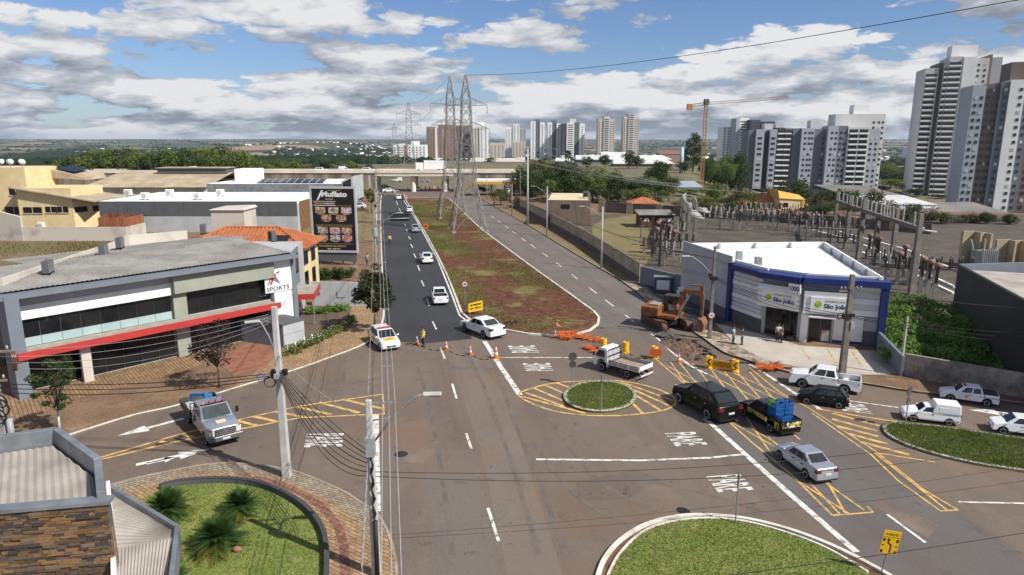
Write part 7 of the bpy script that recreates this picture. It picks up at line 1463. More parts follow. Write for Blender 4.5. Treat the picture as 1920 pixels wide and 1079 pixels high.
t = wline('perimeter_wall', 'long weathered yard wall along the right avenue', pw, .25, 2.5, m_yw, cop=m_yd); wall_line(MB(), pw, .34, 0, .9).build('grimy_base', m_yd, t)
wline('navy_wall', 'dark blue wall at the back of the pharmacy parking', gp([(1201, 531), (1278, 551)], .13), .25, 2.3, m_bluegrey)
g = G(1243, 546, .13); t = thing('gas_kiosk', 'small white cabinet kiosk against the dark blue wall', 'kiosk', (*g, .13), R(-15)); mb = MB(); mb.box(-1.0, 1.0, -.4, .4, 0, 1.7); mb.build('cabinet', m_dgrey, t, local=True); mb = MB(); mb.box(-.75, .75, -.45, -.4, .25, 1.4); mb.build('door', m_wht, t, local=True); mb = MB(); mb.box(-1.15, 1.15, -.5, .5, 1.7, 1.82); mb.build('lid', m_metal, t, local=True)
yb_ = 168.; yq = lambda p: 171 - (p - 1128) * .065; t = thing('rear_wall', 'dark yard wall with pale buttresses behind the substation', 'wall', (14, yb_, .13)); xs = [(XR(p, 395, yq(p)), yq(p)) for p in (1128, 1180, 1235, 1290, 1345, 1400, 1455, 1520, 1600, 1680, 1760)]
for k in range(10): fr = Fr(xs[k], xs[k + 1]); h_ = 2.7 - .06 * k; fpart('wall_panel', m_yd, .8, fr.L - .8, 0, .25, 0, h_, t, fr); fpart('buttress', m_yw, -.8, .795, -.1, .4, 0, h_ + .25, t, fr)
# --- small yard buildings
c0, c1, c2, c3 = G(1028, 401, .1), G(1106, 424, .1), G(1122, 406, .1), (10.0, 178)
fx = Fr((c1[0] - 9.3, c1[1] + 1.0), c1, .1); t = thing('beige_building', 'flat-roofed brown and beige building on the yard bank', 'building', (*c1, .1)); hB_ = ZR(376, c1[1]); m_bb = mat('wall_taupe', (.17, .13, .095), .85, (.13, .10, .075), scale=.4)
fpart('wall', m_bb, 0, fx.L, 0, 22, 0, hB_ - .35, t, fx); fpart('roof', mat('roof_ochre', (.62, .52, .35), .9, (.5, .41, .27), scale=.3), .3, fx.L - .3, .3, 21.7, hB_ - .35, hB_ - .3, t, fx)
for a in ((0, fx.L, 0, .3), (0, .3, .31, 22), (fx.L - .3, fx.L, .31, 22)): fpart('parapet', m_bb, *a[:2], *a[2:], hB_ - .348, hB_ - .12, t, fx)
fpart('window', m_dglass, 3.2, 5.0, -.05, .05, hB_ - 1.9, hB_ - 1.0, t, fx); fpart('dark_base', m_yd, 3.3, fx.L - .1, -.08, 0, .1, .6, t, fx); fpart('side_door', m_redb, fx.L, fx.L + .06, 3, 4.2, .1, 2.4, t, fx)
for k in range(2): ac_unit(fx.p(fx.L - 1.0, 6 + k * 3, hB_), 'grey rooftop unit on the beige building, ' + ('nearer', 'farther')[k], 0, 1.5)
cb = G(1200, 428, .1); cx1_ = XR(1262, 428, cb[1]); t = thing('control_house', 'small brown control house with corrugated roof in the substation', 'building', (*cb, .1)); m_wood = mat('brown_boards', (.11, .055, .03), .85, (.08, .04, .025)); hc = ZR(404, cb[1])
MB().box(cb[0], cx1_, cb[1], cb[1] + 5, 0, hc).build('wall', m_wood, t); roof_panels(t, Fr((cb[0] - .4, cb[1] - .6), (cx1_ + .4, cb[1] - .6)), 0, cx1_ - cb[0] + .8, 0, 6, hc + .05, hc + .6, 6, m_rooft, ribs=4, amp=.08)
for k in range(4): mb = MB(); xx = cb[0] + .8 + k * 1.6; mb.box(xx, xx + .9, cb[1] - .06, cb[1] + .05, hc - 1.3, hc - .6); mb.build('window', m_wht if k != 1 else m_dglass, t)
# dark warehouse at the right
w0, w1 = G(1797, 497, 6.5), G(1930, 569, 6.5); fx = Fr(w0, w1, 0); t = thing('dark_warehouse', 'black-walled warehouse with pale ribbed roof at the right edge', 'building', (*w0, .1)); m_blk = mat('wall_black', (.012, .013, .014), .8, (.02, .02, .021), scale=.4)
fpart('wall', m_blk, 0, fx.L + 6, 0, .3, -3, 6.5, t, fx); fb2 = Fr(w0, (w0[0] + 30, w0[1] + 4), 0); fpart('wall', m_bluegrey, 0, 30, -.3, 0, -3, 6.6, t, fb2); roof_panels(t, fx, .2, fx.L + 6, .3, 30, 6.1, 5.6, 8, m_rib, ribs=6, amp=.06)
# --- substation
sheet('yard_gravel', [(15.5, 90), (14.5, 166), (129, 166), (129, 66), (60, 62), (37.5, 70), (37, 80), (20, 80)], .139, mat('yard_gravel', (.062, .051, .041), .95, (.095, .079, .062), scale=.25, detail=7, coord='World', fine=.25, bscale=4), pav_r)
sheet('bank_grass', gp([(1130, 412), (1200, 400), (1235, 470), (1200, 505), (1112, 462), (1110, 425)], .15), .15, m_grass_dry, pav_r)
for a in (((1520, 432), (1600, 452), (1790, 540)), ((1560, 432), (1700, 470), (1800, 512)), ((1610, 472), (1700, 510), (1788, 552))): wall_line(MB(), gp(a, .14), .35, 0.1, .35).build('cable_trench_edge', m_wht, pav_r)
def ins_col(mb, x, y, z0, h, r=.13, mi=0, n=7):
 k = max(4, int(h / .16)); prof = [(r * .5, 0)]
 for i in range(k): z = h * (i + .5) / k; prof += [(r, z - h * .18 / k), (r * .55, z + h * .25 / k)]
 mb.lathe(prof + [(r * .4, h)], (x, y, z0), n, mi)
m_insw = mat('porcelain_white', (.36, .345, .32), .4); m_insb = mat('porcelain_brown', (.04, .028, .024), .4); m_rt = mat('cap_pink', (.24, .13, .11), .7)
def gpost(px, top, k):
 b = G3(*px, .13); h = ZR(top, b[1]); t = pole('tall concrete gantry post in the substation, ' + k, b, h, .75, .5, m_pole_d, name='gantry_post', group='substation gantry posts'); return Vector((b[0], b[1], h))
ords = ORD
GP = [gpost(b, tp_, f'{ords[k]} from the left of the right-hand row') for k, (b, tp_) in enumerate([((1563, 441), 361), ((1585, 467), 368), ((1609, 487), 375), ((1637, 498), 383), ((1670, 506), 393), ((1708, 554), 403)])]
GL = [gpost(b, tp_, f'{ords[k]} from the front of the left-hand cluster') for k, (b, tp_) in enumerate([((1288, 474), 390), ((1279, 455), 380), ((1302, 450), 382), ((1276, 436), 372), ((1298, 430), 374), ((1283, 418), 366)])]
def beam(a, b, lab):
 t = thing('gantry_beam', lab, 'beam', tuple(a), 0, 'substation gantry beams'); mb = MB(); mb.bar(a, b, .45, .5); mb.build('beam', m_pole_d, t); n = 6
 for k in range(n):
  p = a.lerp(b, (k + .5) / n); mb = MB(); ins_col(mb, p.x, p.y, p.z + .25, 1.5, .16); mb.build('insulator', m_insw, t, True); d = Vector((1, -.25, -.12)); mb = MB(); q = p + Vector((.25, 0, -.3)); mb.tube([q, q + d * 2.2], .13, 7); mb.build('strain_insulator', m_insw, t, True)
def lower(v, dz=1.6): return v - Vector((0, 0, dz))
for k, (i, j) in enumerate(((0, 2), (2, 5), (1, 3), (3, 4))): beam(lower(GP[i]), lower(GP[j]), 'concrete beam with white insulators, ' + ('far half of the right gantry', 'near half of the right gantry', 'far part of the second gantry', 'near part of the second gantry')[k])
for k, (i, j) in enumerate(((0, 1), (1, 3), (2, 4), (3, 5))): beam(lower(GL[i], 1.2), lower(GL[j], 1.2), 'concrete beam in the left cluster, ' + ('nearest the pharmacy roof', 'second from the pharmacy roof', 'right of the cluster', 'farthest back')[k])
def breaker(px, lab, kind):
 b = G3(*px, .13); t = thing('switchgear' if kind != 'ct' else 'current_transformer', lab, 'switchgear', b, R(-25) + .1 * random.random(), 'substation switchgear')
 if kind == 'ct':
  mb = MB(); mb.box(-.18, .18, -.18, .18, 0, 2.0); mb.build('pedestal', m_pole, t, local=True); mb = MB(); ins_col(mb, 0, 0, 2.0, 1.7, .24); mb.build('insulator', m_insb, t, True, local=True); mb = MB(); mb.lathe([(.2, 0), (.42, .1), (.42, .45), (.25, .6)], (0, 0, 3.7), 12); mb.build('head', m_rt, t, True, local=True); return
 n = 3 if kind == 's' else 6; L_ = n * 1.1; mb = MB(); mb.bar((-L_ / 2, 0, 2.2), (L_ / 2, 0, 2.2), .25, .22); mb.build('support_beam', m_pole_d, t, local=True)
 for x in (-L_ * .4, L_ * .4): mb = MB(); mb.box(x - .14, x + .14, -.14, .14, 0, 2.1); mb.build('pedestal', m_pole, t, local=True)
 for i in range(n):
  x = -L_ / 2 + (i + .5) * 1.1
  for y in (-.35, .35): mb = MB(); ins_col(mb, x, y * (i % 2 + .6), 2.3, 1.25, .11); mb.build('insulator', m_insw if kind != 'b' else m_insb, t, True, local=True)
  mb = MB(); mb.bar((x, -.5, 3.6), (x, .5, 3.6), .06); mb.build('contact_arm', m_galv, t, local=True)
for k, p in enumerate([(1725, 548), (1738, 555), (1751, 563), (1627, 492), (1644, 499), (1480, 432), (1497, 440), (1232, 462), (1252, 470), (1262, 482)]): breaker(p, f'pink-capped instrument transformer, {ords[k]} of the scattered ones counted from the near right', 'ct')
for k, (p, kd) in enumerate([((1650, 512), 's'), ((1690, 530), 'l'), ((1590, 482), 'b'), ((1570, 470), 'b'), ((1540, 452), 'l'), ((1505, 436), 'l'), ((1465, 428), 'l'), ((1425, 424), 'l'), ((1385, 425), 'b'), ((1345, 430), 'l'), ((1325, 420), 'l'), ((1370, 412), 'b'), ((1420, 410), 'l'), ((1470, 412), 'b'), ((1258, 452), 's'), ((1240, 490), 'b'), ((1262, 500), 's'), ((1228, 448), 'b')]): breaker(p, f'{dict(s="short", l="long", b="dark")[kd]} row of insulators on pedestals in the substation, {("near right", "by the pharmacy roof corner", "mid yard right", "mid yard", "mid yard, further left", "centre", "centre left", "left of centre", "back row left", "behind the pharmacy roof", "back row, far left", "back row", "back row centre", "back row right", "left yard middle", "left yard near the navy wall", "left yard corner", "left yard by the black posts")[k]}', kd)
for k, px in enumerate(((1222, 482), (1247, 486), (1236, 500))): b = G3(*px, .13); pole('thin black post in the left yard, ' + ('left', 'middle', 'near')[k], b, 6.2, .35, .3, m_insb, name='yard_post')
# fire walls and transformer
t = thing('fire_wall', 'row of pale concrete blast wall panels at the right of the substation', 'wall', G3(1800, 495, .1)); Yf = G(1800, 500)[1]
for k, (a, b, tp_) in enumerate(((1801, 1822, 434), (1824, 1842, 437), (1866, 1888, 450), (1890, 1910, 452), (1912, 1940, 455))): mb = MB(); mb.box(XR(a, 480, Yf), XR(b, 480, Yf), Yf, Yf + .5, 0, ZR(tp_, Yf)); mb.build('panel', mat('wall_ochre', (.36, .31, .20), .9, (.28, .24, .155), scale=.4), t); mb = MB(); mb.box(XR(b, 480, Yf), XR(b, 480, Yf) + .3, Yf - 1.2, Yf + .6, 0, ZR(tp_, Yf)); mb.build('pier', m_yw, t)
xt, Yt = XR(1836, 490, Yf - 2.5), Yf - 2.5; t = thing('transformer', 'grey power transformer with radiator fins between the blast walls', 'transformer', (xt, Yt, .1)); z1 = ZR(470, Yt); mb = MB(); mb.box(0, 2.2, 0, 2, .5, z1 - .2); mb.build('tank', m_box, t, local=True)
for k in range(8): mb = MB(); mb.box(.05 + k * .27, .17 + k * .27, -.7, -.02, .9, z1); mb.build('radiator_fin', m_metal, t, local=True)
for k in range(3): mb = MB(); mb.v = []; ins_col(mb, .4 + k * .7, 1, z1 - .2, 1.6, .16); o = mb.build('bushing', m_insw, t, True, local=True); o.rotation_euler = (0, R(-18 + 18 * k), 0)
rk_ = random.Random(4); n_ = 0
for row, (y_, xa, xb, n) in enumerate(((418, 1330, 1520, 8), (432, 1350, 1540, 8), (444, 1480, 1600, 6), (458, 1240, 1275, 3), (476, 1225, 1270, 4), (520, 1655, 1700, 3), (535, 1670, 1780, 5))):
 for i in range(n): breaker((xa + (xb - xa) * (i + .5) / n, y_ + rk_.uniform(-3, 3)), f'small switchgear stand, {ORD[i]} from the left in substation row {ORD[row]} from the back', rk_.choice(('s', 'b', 'ct', 's')))
for k in range(8):
 a_, b_ = GP[k % 6], GL[k % 6]; wire(lower(a_, 1.3 + .4 * (k // 4)), lower(b_, 1.2), 1.6, f'{ORD[k]} bus wire strung across the substation between the gantries', .03, m_cable, 14, 'substation bus wires')
for k in range(6): a_ = GP[k]; wire(lower(a_, 1.0), (a_.x + 14, a_.y + 22, 7.5), .8, f'{ORD[k]} dark line leaving the right-hand gantry towards the towers', .03, m_cable, 10, 'lines leaving the gantry')
# --- vegetation
def leaf_mat(name, c1, c2, c3=None):
 m = mat(name, c1, .75, c2, scale=.45, detail=3, lo=.35, hi=.65, spec=.2); overlay(m, noise_fac(m, 2.5, .55, .7, coord='Object', amt=.6), c3 or tuple(q * 1.6 for q in c2)); return translucent(m)
def translucent(m):
 t = m.node_tree; tr = N(t, 'ShaderNodeBsdfTranslucent'); L(t, base_link(m), tr.inputs['Color']); ms = N(t, 'ShaderNodeMixShader', ins={0: .35}); out = [n for n in t.nodes if n.type == 'OUTPUT_MATERIAL'][0]; L(t, bsdf(m).outputs[0], ms.inputs[1]); L(t, tr.outputs[0], ms.inputs[2]); L(t, ms.outputs[0], out.inputs[0]); return m
LM = dict(dk=leaf_mat('leaf_dark', (.038, .062, .019), (.062, .092, .026), (.105, .135, .038)), md=leaf_mat('leaf_mid', (.10, .145, .03), (.15, .19, .042), (.23, .25, .07)), ol=leaf_mat('leaf_olive', (.085, .10, .035), (.13, .135, .05), (.18, .175, .075)), br=leaf_mat('leaf_brown', (.055, .045, .030), (.085, .066, .045), (.11, .085, .06)), pu=leaf_mat('leaf_purple', (.030, .020, .019), (.055, .036, .033), (.08, .06, .05)), gr=leaf_mat('leaf_bright', (.09, .18, .03), (.14, .25, .05), (.22, .34, .09)))
m_bark = mat('bark', (.12, .085, .06), .95, (.07, .05, .038), scale=3, bump=.6); m_barkw = mat('bark_limed', (.55, .52, .48), .9)
def fast_mesh(name, V, Fc, m, smooth=False):
 me = bpy.data.meshes.new(name); n, k = Fc.shape; me.vertices.add(len(V)); me.vertices.foreach_set('co', V.astype(np.float32).ravel()); me.loops.add(n * k); me.loops.foreach_set('vertex_index', Fc.astype(np.int32).ravel()); me.polygons.add(n); me.polygons.foreach_set('loop_start', (np.arange(n) * k).astype(np.int32)); me.materials.append(m)
 if smooth: me.polygons.foreach_set('use_smooth', np.ones(n, bool))
 me.update(calc_edges=True); return me
def leaves(cs, rads, per, size, rng, flat=.0): # leaf-sized quads spread through clumps
 n = len(cs) * per; c = np.repeat(cs, per, 0); r = np.repeat(rads, per)[:, None]
 d = rng.normal(size=(n, 3)); d /= np.linalg.norm(d, axis=1)[:, None]; p = c + d * r * rng.uniform(.45, 1, (n, 1)) * np.array([1, 1, .75])
 a = rng.normal(size=(n, 3)); a[:, 2] *= .6; a /= np.linalg.norm(a, axis=1)[:, None]; nrm = d * .8 + rng.normal(size=(n, 3)) * .6 + np.array([0, 0, .35]); b = np.cross(nrm, a); b /= np.linalg.norm(b, axis=1)[:, None] + 1e-9
 s = size * rng.uniform(.6, 1.3, (n, 1)); V = np.stack([p - a * s, p - b * s * .55, p + a * s, p + b * s * .55], 1).reshape(-1, 3); return V, np.arange(4 * n).reshape(n, 4)
TP = {}
def tree_proto(key, seed, shape, nc, per, size, m, cr=.22): # unit tree: height 1, crown width 1
 rng = np.random.RandomState(seed); d = rng.normal(size=(nc, 3)); d /= np.linalg.norm(d, axis=1)[:, None]; rr = rng.uniform(.35, .95, (nc, 1)) ** .6
 if shape == 'cone': z = rng.uniform(.1, 1, nc); w = (1 - z) * .42 + .05; an = rng.uniform(0, 6.28, nc); cs = np.stack([w * np.cos(an), w * np.sin(an), .08 + z * .88], 1)
 elif shape == 'tall': cs = d * rr * np.array([.38, .38, .42]) + np.array([0, 0, .56])
 elif shape == 'wide': cs = d * rr * np.array([.40, .40, .24]) + np.array([0, 0, .68]); cs[:, 2] += .08 * np.sin(cs[:, 0] * 7 + seed)
 else: cs = d * rr * np.array([.38, .38, .36]) + np.array([0, 0, .56])
 V, Fc = leaves(cs, np.full(nc, cr) * rng.uniform(.55, 1.1, nc), per, size, rng); crown = fast_mesh('crown', V, Fc, m)
 mb = MB(); mb.tube([(0, 0, -.06), (.01, 0, .2), (.0, .01, .45)], [.035, .027, .018], 7)
 for k in range(0, nc, max(1, nc // 9)): c = cs[k]; mb.tube([(0, 0, .25 + .02 * (k % 5)), tuple(c * np.array([.5, .5, .8])), tuple(c)], [.014, .009, .003], 5)
 TP[key] = (crown, mb.mesh('trunk', m_bark))
for sd in range(3):
 tree_proto(f'dk{sd}', sd, 'round', 34, 55, .034, LM['dk']); tree_proto(f'md{sd}', 10 + sd, 'wide', 34, 55, .034, LM['md']); tree_proto(f'ol{sd}', 20 + sd, 'round', 30, 42, .034, LM['ol'])
tree_proto('br0', 31, 'round', 26, 26, .03, LM['br']); tree_proto('cn0', 41, 'cone', 34, 45, .035, LM['dk'], .12); tree_proto('eu0', 51, 'tall', 44, 60, .028, LM['dk'], .16)
def tree(lab, kind, x, y, top, wpx, grp=None, name='tree', base=None):
 if grp and ('halls' in grp or 'belt' in grp): top -= 9
 X_ = XR(x, top, y); zb = float(zt(X_, y)) + .05 if base is None else base; h = max(2.5, ZR(top, y) - zb); w = wpx * y / FPX / .96
 t = thing(name, lab, 'tree', (X_, y, zb), (x * 1.7) % 6.28, grp); c, tr = TP[kind]; inst(tr, 'trunk', t, (0, 0, 0), 0, (h * .8, h * .8, h)); inst(c, 'crown', t, (0, 0, 0), 0, (w, w, h)); return t
adj = {'dk': 'dark green', 'md': 'mid-green spreading', 'ol': 'olive', 'br': 'brownish half-bare', 'cn': 'dark conical', 'eu': 'very tall dark'}
def grove(items, y0, where, grp):
 items = sorted(items)
 for i, it in enumerate(items):
  x, top, w, k = it[:4]; y = it[4] if len(it) > 4 else y0 + (i * 37 % 23)
  tree(f'{adj[k[:2]]} tree {where}, {ORD[i]} from the left', k, x, y, top, w, grp)
grove([(128, 300, 50, 'md0'), (160, 290, 62, 'dk1'), (196, 284, 60, 'md1'), (226, 276, 64, 'dk0'), (258, 288, 58, 'md2'), (284, 296, 50, 'ol0'), (322, 288, 62, 'md0'), (352, 284, 60, 'dk2'), (388, 280, 58, 'md1'), (416, 273, 62, 'dk0'), (442, 286, 50, 'md2'), (176, 306, 60, 'md0'), (300, 305, 58, 'dk1'), (240, 305, 60, 'ol1'), (370, 305, 60, 'md0'), (450, 304, 46, 'ol2')], 262, 'in the belt behind the tan hall roof', 'trees behind the left halls')
grove([(470, 300, 44, 'ol0'), (492, 297, 42, 'md1'), (520, 296, 50, 'ol1'), (548, 298, 46, 'md2'), (575, 300, 44, 'ol2'), (602, 296, 56, 'dk1'), (632, 300, 46, 'ol0'), (665, 303, 50, 'md0'), (690, 305, 36, 'dk2'), (585, 306, 44, 'br0'), (510, 308, 44, 'md0')], 275, 'above the viaduct parapet at the left', 'trees beyond the viaduct')
grove([(985, 306, 66, 'dk0'), (1010, 292, 60, 'ol1'), (1042, 300, 60, 'dk1'), (1070, 302, 62, 'dk2'), (1100, 306, 66, 'ol0'), (1130, 314, 60, 'md0'), (1165, 326, 66, 'ol2'), (1200, 330, 60, 'md2'), (1228, 312, 56, 'dk1'), (1252, 330, 56, 'dk0'), (1020, 318, 60, 'dk1'), (1085, 320, 64, 'dk0'), (1150, 340, 60, 'md1'), (1235, 298, 44, 'dk2')], 222, 'in the grove behind the beige building', 'trees behind the beige building')
grove([(938, 352, 46, 'ol0', 190), (962, 362, 40, 'br0', 182), (905, 350, 26, 'md0', 230), (1150, 350, 54, 'dk0', 196), (1195, 352, 60, 'md0', 190), (1238, 356, 50, 'ol1', 192)], 190, 'near the right avenue wall', 'trees along the yard wall')
grove([(1290, 380, 50, 'ol0'), (1320, 372, 50, 'br0'), (1338, 342, 40, 'md2'), (1372, 345, 60, 'br0'), (1402, 352, 60, 'ol1'), (1436, 356, 54, 'ol2'), (1488, 326, 72, 'dk0'), (1465, 348, 50, 'dk1'), (1530, 362, 50, 'br0'), (1585, 352, 70, 'dk2'), (1620, 365, 50, 'dk0'), (1345, 372, 50, 'ol2'), (1390, 378, 60, 'ol0'), (1660, 382, 50, 'br0'), (1560, 378, 50, 'ol1'), (1730, 380, 70, 'br0', 150), (1420, 385, 50, 'br0')], 186, 'behind the substation', 'trees behind the substation')
grove([(1066, 282, 26, 'cn0', 430), (1100, 290, 26, 'dk0', 440), (1135, 288, 30, 'dk1', 450), (1180, 280, 34, 'dk2', 430), (1195, 288, 30, 'dk0', 440), (1240, 300, 40, 'dk1', 330), (1303, 246, 46, 'eu0', 410), (1285, 300, 40, 'dk2', 380), (1330, 295, 40, 'dk0', 390), (1362, 290, 36, 'md0', 380), (1390, 280, 40, 'dk1', 380), (1372, 305, 46, 'md1', 350), (1345, 306, 46, 'dk2', 350), (1030, 300, 34, 'ol0', 400), (955, 292, 24, 'dk0', 600), (920, 295, 24, 'dk1', 560), (780, 300, 24, 'dk0', 640), (700, 300, 30, 'dk2', 600)], 400, 'around the white school roofs', 'trees around the school')
grove([(1665, 305, 44, 'md0', 560), (1690, 320, 46, 'dk0', 500), (1672, 335, 44, 'md1', 440), (1700, 340, 46, 'ol0', 420), (1660, 318, 40, 'dk1', 520), (1720, 352, 40, 'dk2', 392), (1650, 345, 40, 'dk0', 420), (1760, 375, 40, 'dk1', 380)], 450, 'between the grey flats and the tall tower', 'trees between the towers')
rg = random.Random(21)
def random_grove(n, xa, xb, t0, t1, y0, y1, wa, wb, kinds, where, grp):
 grove([(round(xa + (xb - xa) * (i + rg.random()) / n), rg.uniform(t0, t1), rg.uniform(wa, wb), rg.choice(kinds), rg.uniform(y0, y1)) for i in range(n)], 0, where, grp)
random_grove(8, 1275, 1425, 368, 388, 172, 182, 34, 54, ('ol0', 'br0', 'dk1', 'ol2', 'md1'), 'left of the yellow house', 'shrubs left of the yellow house')
random_grove(16, 1640, 1900, 392, 408, 146, 152, 30, 50, ('br0', 'br0', 'ol1', 'dk1'), 'in front of the tall towers', 'shrubs before the towers')
random_grove(12, 1515, 1720, 368, 392, 165, 182, 34, 54, ('ol0', 'br0', 'dk1', 'ol2', 'md1'), 'in the thicket along the yard wall', 'thicket along the rear wall')
random_grove(17, 1270, 1640, 346, 372, 200, 250, 40, 60, ('dk0', 'br0', 'ol1', 'dk2', 'md2'), 'below the grey flats', 'thicket below the grey flats')
random_grove(14, 980, 1260, 318, 345, 196, 215, 44, 62, ('dk0', 'dk1', 'ol1', 'md0'), 'in the grove above the control house', 'front of the grove')
random_grove(12, 1320, 1400, 300, 320, 300, 340, 24, 36, ('dk0', 'md1', 'dk2'), 'in the row behind the crane', 'hedge row behind the crane')
random_grove(16, 120, 460, 286, 302, 250, 258, 46, 60, ('md0', 'md1', 'dk1', 'ol0'), 'in the front belt behind the halls', 'front of the left belt')
# street trees
def street_tree(lab, px, top, wpx, m, nc, per, size, seed, z=.13, trunk=m_bark, tk=.09, cz=.62, sq=.30):
 b = G3(*px, z); h = ZR(top, b[1]); w = wpx * b[1] / FPX / .95; t = thing('street_tree', lab, 'tree', b); rng = np.random.RandomState(seed); d = rng.normal(size=(nc, 3)); d /= np.linalg.norm(d, axis=1)[:, None]
 cs = d * rng.uniform(.5, 1, (nc, 1)) * np.array([w * .42, w * .42, h * sq]) + np.array([0, 0, h * cz]); V, Fc = leaves(cs, rng.uniform(.25, .5, nc) * w * .26, per, size, rng); o = bpy.data.objects.new('crown', fast_mesh('crown', V, Fc, m)); C.objects.link(o); o.parent = t
 mb = MB(); mb.tube([(0, 0, -.1), (.04, 0, h * .2), (0, .05, h * .36)], [tk, tk * .8, tk * .65], 8); mb.build('trunk', trunk, t, True, local=True); mb = MB()
 for k in range(0, nc, max(1, nc // 16)): c = cs[k]; mb.tube([(0, .03, h * .30), (c[0] * .45, c[1] * .45, h * .30 + (c[2] - h * .3) * .6), tuple(c)], [tk * .45, tk * .28, .012], 5)
 mb.build('limbs', m_bark, t, True, local=True); return t
street_tree('sparse purple-brown street tree in front of the red canopy', (411, 727), 603, 122, LM['pu'], 46, 60, .085, 2, sq=.34, cz=.66)
street_tree('small green street tree at the left end of the forecourt', (113, 815), 668, 100, LM['dk'], 34, 70, .09, 4, trunk=m_barkw, cz=.66, sq=.33)
street_tree('dense round street tree between pavement and fresh asphalt', (703, 622), 496, 92, leaf_mat('leaf_street', (.035, .048, .018), (.055, .066, .024), (.09, .10, .045)), 64, 90, .13, 6, cz=.62, sq=.36)
for k, (px, top, w) in enumerate([((697, 395), 352, 22), ((678, 385), 355, 40), ((690, 378), 350, 24)]): street_tree('small bushy tree at the far end of the left footpath, ' + ('nearest', 'middle', 'farthest')[k], px, top, w, LM['md'], 20, 40, .2, 20 + k)
# cycads on the lawn
m_cyc = leaf_mat('cycad_green', (.03, .075, .018), (.055, .11, .024), (.13, .17, .03)); m_cycy = leaf_mat('cycad_yellow', (.10, .11, .015), (.20, .17, .02), (.3, .22, .03))
def cycad(lab, px, rad, seed):
 b = G3(*px, .14); t = thing('cycad', lab, 'plant', b, 0, 'cycads on the corner lawn'); rng = random.Random(seed); mb = MB(); mb.lathe([(.22, 0), (.26, .25), (.2, .5), (.1, .6)], n=10); mb.build('trunk', m_bark, t, True, local=True); n = 120
 for low, m, nm in ((False, m_cyc, 'fronds'), (True, m_cycy, 'old_fronds')):
  mb = MB()
  for i in range(n if not low else 16):
   a = rng.uniform(0, 6.283); el = (-.05 + 1.45 * rng.random() ** .9) if not low else rng.uniform(-.15, .15); L_ = rad * rng.uniform(.85, 1.1); ca, sa = math.cos(a), math.sin(a); pts = []
   for k in range(12): f = k / 11; r_ = L_ * (f * math.cos(el) * (.75 + .25 * f)); z_ = .5 + L_ * math.sin(el) * f - L_ * .26 * f * f * (1.1 - .3 * el); pts.append(Vector((r_ * ca, r_ * sa, max(.06, z_))))
   sd = Vector((-sa, ca, 0))
   for k in range(1, 12):
    p0, p1 = pts[k - 1], pts[k]; d = p1 - p0; wl = .23 * rad * math.sin(math.pi * min(1, .12 + .86 * k / 11)) + .02
    for s in (1, -1):
     for q_ in (0, .5): o = p0 + d * q_; tip = o + sd * s * wl + d * .9 + Vector((0, 0, .05)); mb.add([o, o + d * .38, tip], [(0, 1, 2)])
   for k in range(11): mb.add([pts[k] - sd * .012, pts[k] + sd * .012, pts[k + 1]], [(0, 1, 2)])
  stuff(mb.build(nm, m, t, local=True, flip=True))
cycad('round cycad against the canopy roof, leftmost of the three', (316, 972), 1.28, 1); cycad('smaller cycad at the back right of the lawn', (452, 966), 1.05, 2); cycad('largest cycad in the middle of the lawn', (412, 1030), 1.36, 3); cycad('cycad just showing at the bottom edge beside the canopy', (318, 1098), .8, 4)
for k, px in enumerate(((326, 972), (445, 1034))): mb = MB(); mb.ball((0, 0, .1), .22, .16, .15, 9, 6); o = mb.build('boulder', mat('boulder', (.30, .15, .075), .9, (.20, .10, .055), scale=3), None, True); o.location = G3(*px, .14); tag(o, 'orange boulder beside the ' + ('leftmost', 'largest')[k] + ' cycad', 'rock')
# hedges, bank of climbers, lawn blades
def foliage(name, lab, cat, pts, h, m, n, size, seed, kind=None, zfun=None, wid=.5):
 rng = np.random.RandomState(seed); cs = []
 for i in range(n):
  k = rng.randint(len(pts) - 1); f = rng.rand(); p = np.array(pts[k]) * (1 - f) + np.array(pts[k + 1]) * f; cs.append([p[0] + rng.uniform(-wid, wid), p[1] + rng.uniform(-wid, wid), .13 + h * rng.uniform(.1, .9)])
 cs = np.array(cs); V, Fc = leaves(cs, np.full(n, h * .45), 26, size, rng); o = bpy.data.objects.new(name, fast_mesh(name, V, Fc, m)); C.objects.link(o)
 return tag(o, lab, cat) if not kind else stuff(o)
foliage('flowering_hedge', 'low green hedge with white flowers along the corner pavement', 'hedge', gp([(535, 668), (560, 660), (600, 640), (640, 622), (662, 600)], .13), .75, LM['md'], 150, .09, 3, wid=.35)
mb = MB(); rf = random.Random(9)
for k in range(90): q0 = interp([(538, 670), (600, 645), (660, 612)], 30)[rf.randint(0, 59)]; x, y = q0[0] + rf.uniform(-.4, .3), q0[1] + rf.uniform(-.4, .3); z_ = rf.uniform(.35, .85); mb.add([(x - .06, y, z_), (x, y - .06, z_ + .02), (x + .06, y, z_), (x, y + .04, z_ + .05)], [(0, 1, 2, 3)])
stuff(mb.build('white_flowers', m_wht))
for k, px in enumerate(((540, 664), (555, 661), (572, 651), (586, 645))): b = G3(*px, .13); t = pole('short white bollard in front of the hedge, ' + ords[k] + ' from the left', b, .9, .1, .1, m_wht, cyl=True, name='bollard')
foliage('garden_plants', 'dark bushy plants in the bed below the billboard', 'plants', gp([(590, 524), (620, 522), (655, 520)], .13), 1.2, LM['dk'], 90, .16, 4, wid=.9); foliage('tall_grass', 'strip of tall green grass behind the patio', 'plants', gp([(575, 590), (610, 588), (650, 582)], .13), .8, LM['gr'], 60, .12, 5, wid=.3)
